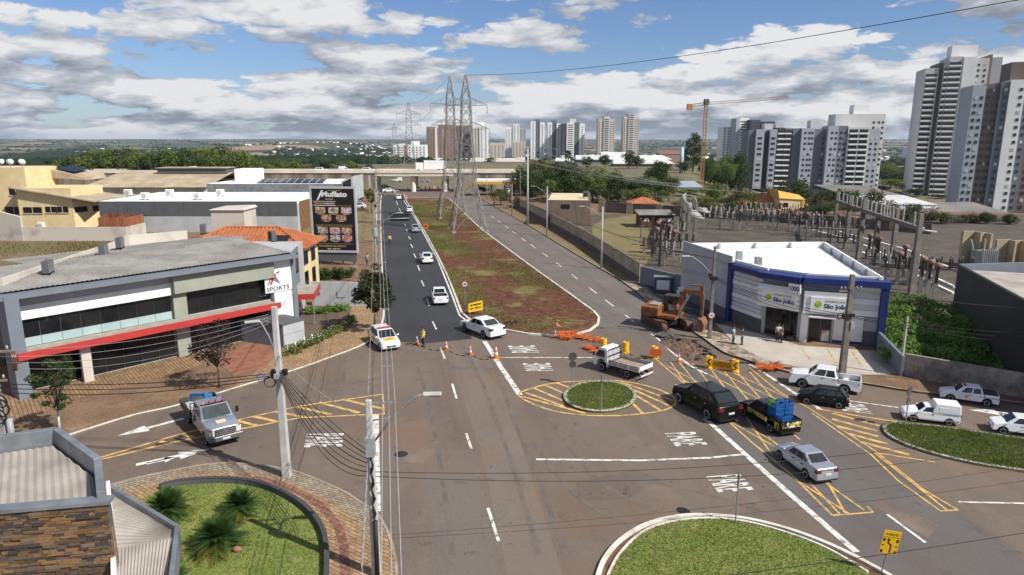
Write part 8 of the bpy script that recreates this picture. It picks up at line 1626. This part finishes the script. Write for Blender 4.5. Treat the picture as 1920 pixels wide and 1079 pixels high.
foliage('red_plants', 'red leafed plants in the pharmacy planter', 'plants', gp([(1470, 634), (1492, 634)], .13), .7, leaf_mat('leaf_red', (.22, .02, .03), (.12, .03, .03)), 40, .1, 6, wid=.3); foliage('palm_shrub', 'pale green shrub behind the metal cabin', 'plants', gp([(510, 612), (530, 610)], .13), 1.3, LM['gr'], 30, .16, 7, wid=.3)
# sloping bank of climbers behind the block wall
rng = np.random.RandomState(8); q_ = []
for i in range(2600):
 u, v = rng.rand(), rng.rand(); a = np.array(G(1660 + 320 * u, 690 + 40 * u, .13)); b_ = np.array(G(1650 + 300 * u, 590 + 45 * u, .5)); p = a * (1 - v) + b_ * v; q_.append([p[0], p[1] + .7, .9 + 1.5 * v + .5 * math.sin(p[0] * 1.3) * math.sin(p[1] * .9) + rng.uniform(-.2, .25)])
V, Fc = leaves(np.array(q_), np.full(2600, .4), 9, .15, rng); o = bpy.data.objects.new('climber_bank', fast_mesh('climber_bank', V, Fc, LM['gr'])); C.objects.link(o); stuff(o)
def tufts(name, poly, n, h, m, seed, z, patch=0.0, sc=.3): # grass blades
 rng = np.random.RandomState(seed); P_ = np.array(poly); lo, hi = P_.min(0), P_.max(0); p = rng.uniform(lo, hi, (n * 3, 2)); ins = np.zeros(len(p), bool); j = len(P_) - 1
 for i in range(len(P_)):
  c = ((P_[i, 1] > p[:, 1]) != (P_[j, 1] > p[:, 1])) & (p[:, 0] < (P_[j, 0] - P_[i, 0]) * (p[:, 1] - P_[i, 1]) / (P_[j, 1] - P_[i, 1] + 1e-12) + P_[i, 0]); ins ^= c; j = i
 p = p[ins][:n]
 if patch: k_ = np.sin(p[:, 0] * sc + 1) * np.sin(p[:, 1] * sc * .6 + 2) + .6 * np.sin(p[:, 0] * sc * 2.3 + p[:, 1] * sc) + rng.normal(0, .35, len(p)); p = p[k_ > patch]
 n = len(p); a = rng.uniform(0, 6.28, n); hh = h * rng.uniform(.4, 1.2, n); w = hh * .16; dx, dy = np.cos(a) * w, np.sin(a) * w; lx, ly = rng.normal(0, .35, n) * hh, rng.normal(0, .35, n) * hh
 V = np.stack([np.stack([p[:, 0] - dx, p[:, 1] - dy, np.full(n, z)], 1), np.stack([p[:, 0] + dx, p[:, 1] + dy, np.full(n, z)], 1), np.stack([p[:, 0] + lx, p[:, 1] + ly, z + hh], 1)], 1).reshape(-1, 3); o = bpy.data.objects.new(name, fast_mesh(name, V, np.arange(3 * n).reshape(n, 3), m)); C.objects.link(o); return stuff(o)
m_bl = leaf_mat('grass_blade', (.09, .13, .028), (.155, .18, .05), (.25, .22, .09)); m_bld = leaf_mat('grass_blade_dry', (.17, .14, .06), (.24, .18, .09), (.12, .13, .04))
tufts('lawn_grass', WL + [(-6.5, 14), (-16, 14), (-19.5, 24), (-18.2, 31)], 45000, .08, m_bl, 1, .145); tufts('island_grass', bi + [(15.8, 19), (9, 12.3), (3.6, 18)], 60000, .09, m_bl, 2, .12); tufts('roundabout_grass', ro, 16000, .11, m_bl, 3, .14); tufts('verge_grass_blades', ik, 40000, .13, m_bl, 4, .13)
tufts('median_grass', mk, 60000, .24, m_bl, 5, .12, .62, .22); tufts('lot_grass', [(-41.2, 52), (-38, 76), (-37, 120), (-125, 120), (-75, 60)], 30000, .5, m_bld, 6, .14, -.2, .1); tufts('lot_green_grass', [(-60, 95), (-50, 119), (-125, 119), (-100, 100)], 9000, .45, m_bl, 7, .14, .2, .12)
tufts('median_grass_edge', gp([(764, 380), (800, 440), (845, 530), (872, 592), (915, 607), (1000, 622), (1075, 622), (1040, 600), (960, 592), (915, 560), (880, 500), (850, 440), (838, 380)], .12), 70000, .2, leaf_mat('grass_blade_pale', (.17, .20, .05), (.24, .25, .08), (.3, .28, .12)), 9, .12, -.35, .3)
# --- viaduct and filling station
Yv = 240.; m_vc = mat('viaduct_concrete', (.74, .67, .55), .9, (.58, .51, .41), scale=.15, detail=7); m_vs = mat('viaduct_stained', (.33, .27, .20), .9, (.10, .085, .07), scale=.35, detail=7, stretch=(1, 1, .12)); zd = ZR(320, Yv); X = lambda px: XR(px, 330, Yv)
t = thing('viaduct', 'pale concrete road viaduct crossing the end of the avenue', 'bridge', (X(775), Yv, 0))
mb = MB(); mb.box(X(703), X(850), Yv, Yv + 11, zd - 1.9, zd - .75); mb.build('deck', m_vc, t)
for k in range(12): a = X(-40) + (X(975) - X(-40)) * k / 12; b = X(-40) + (X(975) - X(-40)) * (k + 1) / 12; mb = MB(); mb.box(a + .05, b - .05, Yv - .25, Yv, zd - .9, zd + .1); mb.build('parapet', m_vc, t); mb = MB(); mb.box(a + .05, b - .05, Yv + 11, Yv + 11.25, zd - .9, zd + .1); mb.build('parapet', m_vc, t)
for a, b in ((X(-40), X(703)), (X(850), X(975))):
 n = int((b - a) / 4)
 for k in range(n): mb = MB(); mb.box(a + (b - a) * k / n + .03, a + (b - a) * (k + 1) / n - .03, Yv + .05, Yv + 10.9, -1, zd - .8); mb.build('retaining_panel', m_vs, t)
for px in (773, 833):
 for dy in (2, 8): mb = MB(); mb.lathe([(.9, -1), (.9, zd - 1.9)], (X(px), Yv + dy, 0), 14); mb.build('pillar', m_vc, t)
for k, (px, kind, l) in enumerate(((602, 'hatch', 'white car on the viaduct above the billboard'), (648, 'box_van', 'white van on the viaduct right of the billboard'), (369, 'box_van', 'pale van on the raised road at the left'), (690, 'hatch', 'pale car on the viaduct at its left abutment'))): car('white_van' if kind == 'box_van' else 'white_car', l, 'van' if kind == 'box_van' else 'car', kind, P_white, (XR(px, 318, Yv + 3), Yv + 3, zd - .75), 0, 1.15, far=True)
lr_ = thing('white_lorry', 'white lorry driving on the viaduct behind the pylons', 'truck', (XR(822, 318, Yv + 7), Yv + 7, zd - .75)); mb = MB(); mb.box(-5, 2.6, -1.2, 1.2, 1, 4); mb.build('cargo_box', P_white, lr_, local=True); mb = MB(); mb.box(-8, -5.3, -1.15, 1.15, .5, 3.2); pretty(mb.build('cab', P_white, lr_, local=True), .15); mb = MB(); mb.box(-8.04, -7.9, -1, 1, 1.9, 2.9); mb.build('windshield', m_glass, lr_, local=True); add_wheels(lr_, (-7, 0, 1.3), 1.05, .5)
Yg = 222.; t = thing('filling_station', 'filling station canopy with yellow fascia beside the viaduct', 'building', (XR(930, 345, Yg), Yg, .1)); x0, x1 = XR(889, 340, Yg), XR(968, 340, Yg); mb = MB(); mb.box(x0, x1, Yg, Yg + 9, ZR(345, Yg), ZR(338, Yg)); mb.build('canopy', m_wht, t); mb = MB(); mb.box(x0 - .1, x1 + .1, Yg - .12, Yg, ZR(346, Yg), ZR(341, Yg)); mb.build('fascia', mat('fascia_yellow', (.62, .33, .02), .6), t)
for px in (895, 920, 945, 963): mb = MB(); mb.box(XR(px, 350, Yg), XR(px, 350, Yg) + .4, Yg + 3, Yg + 3.4, 0, ZR(345, Yg)); mb.build('column', m_dgrey, t)
# --- crane
Yk = 285.; kx = XR(1318, 300, Yk); kz = float(zt(kx, Yk)); t = thing('tower_crane', 'yellow tower crane with long jib above the trees', 'crane', (kx, Yk, kz)); m_cr = mat('crane_orange', (.36, .19, .075), .6, (.30, .15, .07)); hz_ = ZR(197, Yk) - kz
def lattice(mb, a, b, w, n, th):
 a, b = Vector(a), Vector(b); d = (b - a) / n; u = d.normalized(); ref = Vector((0, 0, 1)) if abs(u.z) < .9 else Vector((0, 1, 0)); s = u.cross(ref).normalized() * w / 2; v = s.cross(u).normalized() * w / 2; cs = [s + v, -s + v, -s - v, s - v]
 for c in cs: mb.bar(a + c, b + c, th)
 for k in range(n):
  for i in range(4): mb.bar(a + d * k + cs[i], a + d * (k + 1) + cs[(i + 1) % 4], th * .6)
mb = MB(); lattice(mb, (0, 0, -1), (0, 0, hz_), 1.1, 24, .16); mb.build('mast', m_cr, t, local=True)
mb = MB(); lattice(mb, (0, 0, hz_ + .5), (XR(1470, 184, Yk) - kx, -4, ZR(184, Yk) - kz), .9, 26, .13); mb.build('jib', m_cr, t, local=True); mb = MB(); lattice(mb, (0, 0, hz_ + .5), (XR(1296, 203, Yk) - kx, 1, hz_ - .3), 1.0, 5, .2); mb.build('counter_jib', m_cr, t, local=True)
mb = MB(); x_ = XR(1294, 203, Yk) - kx; mb.box(x_ - 1, x_ + 1, .2, 1.8, hz_ - 2, hz_ + .4); mb.build('counterweight', m_cr, t, local=True); mb = MB(); mb.box(-.9, .9, -1.2, .9, hz_, hz_ + 2.2); mb.build('cab', m_dgrey, t, local=True)
# --- apartment towers
m_win = mat('window_dark', (.02, .023, .028), .2, (.05, .055, .06), scale=.3, spec=.6); m_shut = mat('window_shutter', (.50, .51, .53), .6); WN = {}
def wmesh(k, m, w, h, d=.12):
 if (k, w, h) not in WN: WN[k, w, h] = MB().box(-w / 2, w / 2, -d, .05, 0, h).mesh('window', m)
 return WN[k, w, h]
APM = {c: mat('apt_' + c, v, .85, tuple(q * .88 for q in v), scale=.05) for c, v in dict(w=(.78, .78, .78), l=(.38, .40, .44), m=(.16, .17, .195), d=(.06, .065, .075), b=(.17, .135, .115), c=(.54, .49, .43), g=(.12, .15, .13), t=(.30, .185, .145), s=(.56, .555, .55)).items()}
def apt(name, lab, Y, boxes, fh, far=False, row=300, base=None, turn=0):
 X0 = XR(boxes[0][0], row, Y); zb = float(zt(X0, Y)) - .5 if base is None else base; ph_ = math.atan2(X0, Y) * turn; cf = math.cos(ph_); t = thing(name, lab, 'building', (X0, Y, zb), -ph_); fm = MB()
 for (a, b, top, mc, dy, dep, cols) in boxes:
  xa, xb = (XR(a, row, Y) - X0) * cf, (XR(b, row, Y) - X0) * cf; zt_ = ZR(top, Y) - zb
  MB().box(xa, xb, dy, dy + dep, 0, zt_).build('wall', APM[mc], t, local=True)
  if not cols or cols[0] == 'roof': continue
  n = int((zt_ - 1.2) / fh)
  for (u, w, h, kind) in cols:
   xc = xa + (xb - xa) * u; W = w
   for k in range(n):
    z = 1.3 + k * fh
    if kind == 'B': # balcony: dark recess and pale slab front
     if far: fm.box(xc - W / 2, xc + W / 2, dy - .25, dy + .02, z + .9, z + .9 + h, 0)
     else: inst(wmesh('d', m_win, W, h), 'window', t, (xc, dy, z + .75)); inst(wmesh('sl', APM['w'], W + .1, .8, .9), 'balcony_front', t, (xc, dy, z - .15))
    elif far: fm.box(xc - W / 2, xc + W / 2, dy - .15, dy + .05, z, z + h, 0)
    else: inst(wmesh('d' if (k * 7 + int(u * 10)) % 5 or kind == 'd' else 's', m_win if (k * 7 + int(u * 10)) % 5 or kind == 'd' else m_shut, W, h), 'window', t, (xc, dy, z))
 if fm.f: stuff(fm.build('windows', m_win, t, local=True))
 return t
w1 = lambda *us: [(u, 1.1, 1.2, 'w') for u in us]
apt('grey_flats', 'grey apartment complex with many small windows, left of the tall tower', 400, [(1400, 1413, 244, 'm', 0, 20, None), (1413, 1428, 243, 'l', -1.5, 20, [(.5, 2.4, 1.2, 'w')]), (1428, 1438, 246, 'd', 1, 20, None), (1438, 1450, 243, 'l', -2, 20, [(.5, 2.2, 1.2, 'w')]), (1450, 1464, 240, 'd', 0, 20, [(.6, 3.4, 1.5, 'B')]), (1465, 1479, 241, 'm', 0, 20, [(.4, 3.4, 1.5, 'B')]), (1479, 1493, 243, 'm', -1, 20, None), (1493, 1515, 241, 'l', -3, 22, w1(.3, .62, .85)), (1515, 1538, 243, 'm', -1, 22, w1(.8)), (1538, 1556, 237, 'l', -4, 24, w1(.4, .8)), (1556, 1572, 237, 'm', -4.05, 24, w1(.3, .75)), (1572, 1608, 240, 's', -4.5, 24, [(.27, 4.4, 1.7, 'B'), (.75, 4.4, 1.7, 'B')]), (1608, 1628, 243, 'l', -4.2, 24, w1(.25, .7)), (1562, 1650, 214, 's', 10, 14, w1(.78, .88, .96)), (1597, 1625, 196, 'w', 14, 8, ['roof']), (1432, 1447, 232, 's', 6, 8, ['roof']), (1454, 1469, 231, 's', 8, 8, ['roof']), (1515, 1537, 226, 's', 6, 8, ['roof'])], 2.95, turn=.45)
bal = lambda u, w: (u, w, 1.5, 'B')
apt('white_tower', 'tall white tower with balcony stacks and a roof block', 400, [(1722, 1745, 128, 's', 1.5, 22, [bal(.5, 5.5)]), (1745, 1753, 118, 'b', 3, 20, None), (1753, 1760, 122, 's', .5, 22, [bal(.5, 1.8)]), (1760, 1783, 108, 's', 0, 22, [bal(.45, 5.8)]), (1783, 1804, 110, 'w', -1, 24, None), (1804, 1828, 112, 's', 2, 22, w1(.3, .75)), (1829, 1834, 105, 'b', 4, 18, None), (1834, 1852, 110, 'l', 5, 20, None), (1768, 1812, 84, 'w', 8, 10, ['roof'])], 2.95, row=250, turn=.6)
apt('brown_white_tower', 'brown and white tower cut by the right edge of the photo', 290, [(1812, 1834, 160, 'l', 0, 18, w1(.3, .75)), (1834, 1858, 158, 'b', 1.2, 18, [(.3, 1.3, 1.4, 'd'), (.62, .7, 1.2, 'w'), (.85, 1.3, 1.4, 'd')]), (1858, 1872, 155, 'm', -.4, 18, w1(.6)), (1872, 1897, 152, 'w', -1, 18, w1(.75)), (1897, 1912, 150, 'm', .2, 18, w1(.5)), (1912, 1990, 148, 'b', 1.0, 18, [(.12, 1.2, 1.4, 'w'), (.3, 1.2, 1.4, 'd'), (.5, 1.2, 1.4, 'w'), (.7, 1.2, 1.4, 'd')]), (1876, 1980, 117, 'b', 4, 12, ['roof'])], 2.95, row=260, turn=.55)
grid = lambda n: [((i + .5) / n, 1.6, 1.4, 'w') for i in range(n)]
far_t = [('unfinished brown tower block behind the pylons', 1040, [(800, 816, 238, 't', 0, 20, grid(3)), (816, 822, 240, 'w', 1, 18, None), (822, 850, 234, 't', 0, 20, grid(4)), (838, 850, 226, 's', 5, 8, ['roof'])]), ('dark brown tower seen through the near pylon', 1050, [(852, 884, 236, 'b', 0, 20, grid(4))]), ('white tower right of the near pylon', 1040, [(884, 900, 240, 'c', 0, 20, grid(3)), (899, 915, 236, 'w', -1, 20, grid(2)), (893, 908, 229, 'w', 5, 8, ['roof'])]),
 ('white tower block with flanking low wings', 1060, [(947, 962, 238, 'w', 0, 22, grid(3)), (962, 974, 233, 'w', -1, 22, grid(2)), (974, 986, 240, 'l', 0, 22, grid(2))]), ('slim white tower, left of two twins', 1020, [(995, 1004, 228, 'w', 0, 20, grid(1)), (1003, 1012, 224, 'm', 1, 18, grid(2)), (1012, 1021, 230, 'w', 0, 20, grid(1))]), ('slim white tower, right of two twins', 1020, [(1027, 1035, 230, 'w', 0, 20, grid(1)), (1034, 1043, 226, 'm', 1, 18, grid(2)), (1043, 1052, 232, 'w', 0, 20, grid(1))]), ('dark green and white striped tower', 1000, [(1053, 1062, 232, 'd', 0, 20, None), (1062, 1076, 231, 'w', -1, 20, [(.5, 8, 1.2, 'w')]), (1076, 1086, 230, 'g', 0, 20, None), (1086, 1096, 232, 'w', 0, 20, grid(1)), (1068, 1080, 223, 's', 5, 8, ['roof'])]),
 ('beige tower, left of the beige pair', 980, [(1121, 1131, 224, 'c', 0, 20, grid(2)), (1131, 1142, 219, 's', -1, 20, [(.5, 6, 1.2, 'B')]), (1142, 1152, 224, 'c', 0, 20, grid(2))]), ('beige tower, right of the beige pair', 980, [(1168, 1177, 219, 'c', 0, 20, grid(2)), (1177, 1188, 214, 's', -1, 20, [(.5, 6, 1.2, 'B')]), (1188, 1197, 219, 'c', 0, 20, grid(2))]),
 ('low cream block with red stripes left of the brown tower', 900, [(737, 748, 272, 'w', 0, 20, grid(2)), (748, 756, 270, 'w', -1, 18, grid(2)), (756, 764, 272, 't', 0, 18, grid(1)), (764, 798, 272, 'w', 0, 20, grid(5)), (770, 784, 265, 'w', 5, 8, ['roof'])]), ('low cream block in front of the white tower block', 960, [(918, 946, 268, 'c', 0, 16, grid(4)), (960, 984, 266, 'c', 0, 16, grid(4))]),
 ('white distant tower behind the grey flats', 820, [(1354, 1376, 238, 'w', 0, 20, grid(3))]), ('tall white and glass tower behind the grey flats', 800, [(1378, 1385, 222, 'l', 0, 20, None), (1385, 1402, 221, 'w', 1, 20, [(.5, 8, 1.3, 'w')])]), ('dark glass tower under construction, left of two', 790, [(1404, 1423, 225, 'd', 0, 20, grid(3))]), ('dark glass tower under construction, right of two', 800, [(1425, 1450, 228, 'd', 0, 20, grid(4))]), ('small distant white block on the right horizon', 1400, [(1704, 1730, 277, 'w', 0, 20, grid(4))])]
for l, Y, bx in far_t: apt('tower_block', l, Y, bx, 3.0, True, 270)
# --- school, sheds, houses
m_sr = mat('school_roof', (.66, .66, .64), .7, (.52, .51, .49), scale=.06); Ys = 520.; t = thing('school', 'low white-roofed school complex in the middle distance', 'building', (XR(1130, 300, Ys), Ys, -1))
for (a, b, z0, z1, y, d) in ((1080, 1190, 300, 294, 520, 26), (1130, 1200, 297, 288, 540, 30), (1150, 1265, 308, 301, 470, 18), (1195, 1260, 300, 294, 520, 24), (1040, 1075, 303, 299, 470, 16)):
 xa, xb = XR(a, 300, y), XR(b, 300, y); za, zb_ = ZR(z0, y), ZR(z1, y); mb = MB(); mb.hexa([(xa, y, za), (xb, y, za), (xb, y + d, za), (xa, y + d, za)], [(xa, y, za + .4), (xb, y, za + .4), (xb - 2, y + d, zb_ + .5), (xa + 2, y + d, zb_ + .5)]); mb.build('roof', m_sr, t); mb = MB(); mb.box(xa + 1, xb - 1, y + 1, y + d - 1, -3, za); mb.build('wall', APM['m'], t)
t = thing('water_tower', 'slender pale blue cylindrical water tower by the crane', 'water tower', (XR(1278, 300, 380), 380, -1)); mb = MB(); mb.lathe([(1.1, 0), (1.1, ZR(276, 380) + 1)], n=14); mb.build('cylinder', mat('tank_blue', (.36, .46, .52), .5), t, True, local=True)
m_shed = mat('shed_roof', (.22, .205, .19), .8, (.15, .14, .13), scale=.1)
def shed(lab, a, b, row, top, y, d, m=m_shed, wall='s', slope=.6):
 xa, xb = XR(a, row, y), XR(b, row, y); zb = float(zt((xa + xb) / 2, y)) - 1; t = thing('shed', lab, 'building', (xa, y, zb)); za, zz = ZR(row, y), ZR(top, y); mb = MB(); mb.box(xa + .3, xb - .3, y + .3, y + d - .3, zb, za); mb.build('wall', APM[wall], t); fr = Fr((xa, y), (xb, y)); roof_panels(t, fr, 0, fr.L, 0, d, za + .05, max(za + slope, zz), 5, m, ribs=4, amp=.12)
shed('long dark roofed market shed right of the grey flats', 1625, 1735, 378, 362, 330, 60, m_shed); shed('white shed roof below the tall white tower', 1648, 1760, 385, 376, 260, 24, m_sr, 'w'); shed('blue-grey shed near the crane foot', 1265, 1320, 352, 344, 262, 14, mat('shed_blue', (.40, .46, .52), .6), 'l'); shed('grey carport roof in front of the tall towers', 1735, 1900, 402, 390, 250, 22, m_shed); shed('low brick workshop right of the school', 1238, 1285, 290, 283, 560, 18, mat('brick_roof', (.25, .12, .08), .9), 't'); shed('pale garage row below the left pylons', 880, 985, 304, 298, 560, 20, m_plas, 's')
for lab, a, b, base, eave, ridge, y in (('small house with orange roof behind the control house', 1180, 1240, 398, 382, 372, 178), ('house with orange roof left of the yellow gable', 1430, 1465, 398, 378, 358, 184), ('low house with orange roof among the shrubs', 1385, 1425, 395, 386, 376, 188)):
 xa, xb = XR(a, base, y), XR(b, base, y); zb = ZR(base, y) - 1.5; t = thing('tiled_house', lab, 'building', (xa, y, zb)); mb = MB(); mb.box(xa + .4, xb - .4, y + .4, y + 7, zb, ZR(eave, y)); mb.build('wall', m_cream, t); hip_roof(t, xa, xb, y, y + 7.4, ZR(eave, y), ZR(ridge, y), tiles=False)
 mb = MB(); xm = (xa + xb) / 2; mb.box(xm - .6, xm + .6, y + .32, y + .42, ZR(eave, y) - 1.8, ZR(eave, y) - .7); mb.build('window', m_dglass, t)
y = 180.; xa, xb = XR(1462, 380, y), XR(1507, 380, y); t = thing('yellow_house', 'yellow gabled house behind the substation wall', 'building', (xa, y, 0)); z0, z1, z2 = ZR(402, y), ZR(372, y), ZR(358, y); m_yl = mat('wall_yellow', (.58, .36, .08), .85, (.5, .3, .06)); mb = MB(); mb.prism([(xa, y), (xb, y), (xb, y + 8), (xa, y + 8)], z0, z1); mb.build('wall', m_cream, t); mb = MB(); mb.hexa([(xa - .3, y - .3, z1), (xb + .3, y - .3, z1 - .4), (xb + .3, y + 8, z1 - .4), (xa - .3, y + 8, z1)], [(xa - .3, y + 1, z2), (xb - 1, y + 1, z1 + .8), (xb - 1, y + 8, z1 + .8), (xa - .3, y + 8, z2)]); mb.build('roof', m_yl, t); mb = MB(); mb.box(xb - .5, xb + .2, y - .2, y + 8, z0, z1 - .2); mb.build('side_wall', m_yl, t); mb = MB(); mb.box(xa + 1, xa + 2.2, y - .06, y + .05, z1 - 2.3, z1 - 1.2); mb.build('window', m_dglass, t)
# --- far woods and far town
rng = np.random.RandomState(12)
def scatter(n, rmin, rmax, pa, pb, size, m, name, box=False, dens=.0, seed=1):
 rng = np.random.RandomState(seed); r = np.exp(rng.uniform(math.log(rmin), math.log(rmax), n)); px = rng.uniform(pa, pb, n); x = (px - 960) / 1250 * r; y = r; k = np.sin(x / 170 + 1) * np.cos(y / 260) + .7 * np.sin(x / 63 + y / 120) + rng.normal(0, .35, n); ok = k > dens; x, y, r = x[ok], y[ok], r[ok]; n = len(x); z = zt(x, y)
 if box:
  u = np.array([(-1, -1, 0), (1, -1, 0), (1, 1, 0), (-1, 1, 0), (-1, -1, 1), (1, -1, 1), (1, 1, 1), (-1, 1, 1)], float); f = np.array([(4, 5, 6, 7), (0, 1, 5, 4), (1, 2, 6, 5), (2, 3, 7, 6), (3, 0, 4, 7)])
  s = np.stack([rng.uniform(4, 9, n), rng.uniform(4, 8, n), rng.uniform(3, 7, n)], 1) * size
 else:
  bm = bmesh.new(); bmesh.ops.create_icosphere(bm, subdivisions=1 if n > 2500 else 2, radius=1); u = np.array([v.co for v in bm.verts]); f = np.array([[v.index for v in q.verts] for q in bm.faces]); bm.free(); s = np.stack([rng.uniform(.8, 1.5, n), rng.uniform(.8, 1.5, n), rng.uniform(.8, 1.3, n)], 1) * size * (1 + r / 9000)[:, None] * np.array([1.3, 1.3, .8])
 V = u[None] * s[:, None] * (1 if box else rng.uniform(.7, 1.25, (n, len(u), 1))) + np.stack([x, y, z], 1)[:, None]; Fc = (f[None] + (np.arange(n) * len(u))[:, None, None]).reshape(-1, f.shape[1]); o = bpy.data.objects.new(name, fast_mesh(name, V.reshape(-1, 3), Fc, m)); C.objects.link(o); return stuff(o)
m_fw = mat('far_wood', (.012, .024, .013), .9, (.02, .034, .016), scale=.03); bsdf(m_fw).inputs['Specular IOR Level'].default_value = .1
scatter(15000, 520, 2600, -300, 900, 5.0, m_fw, 'far_wood', False, .05, 1); scatter(9000, 2400, 9500, -400, 2300, 5.0, m_fw, 'horizon_wood', False, .25, 2); scatter(9000, 620, 2600, 850, 2200, 5.0, m_fw, 'valley_wood', False, .15, 3)
scatter(600, 1500, 4200, 480, 1000, .7, APM['w'], 'far_town', True, .1, 4); scatter(900, 700, 2600, 700, 1400, 1.0, APM['c'], 'far_houses', True, .0, 5); scatter(260, 900, 3500, 1500, 1900, 1.0, APM['w'], 'far_sheds', True, .2, 6); scatter(40, 1800, 6000, -100, 600, 1.0, APM['c'], 'far_farms', True, .6, 7)
# --- haze
hb = MB().box(-17000, 17000, -600, 17000, -60, 112); hz_o = hb.build('haze', None); hz_o.data.materials.clear(); stuff(hz_o)
hm = bpy.data.materials.new('haze_air'); hm.use_nodes = True; ht_ = hm.node_tree; ht_.nodes.clear(); pv = N(ht_, 'ShaderNodeVolumePrincipled', ins={'Color': (.72, .84, 1, 1), 'Density': 4.5e-5, 'Anisotropy': .2}); oo = N(ht_, 'ShaderNodeOutputMaterial'); L(ht_, pv.outputs[0], oo.inputs['Volume']); hz_o.data.materials.append(hm)
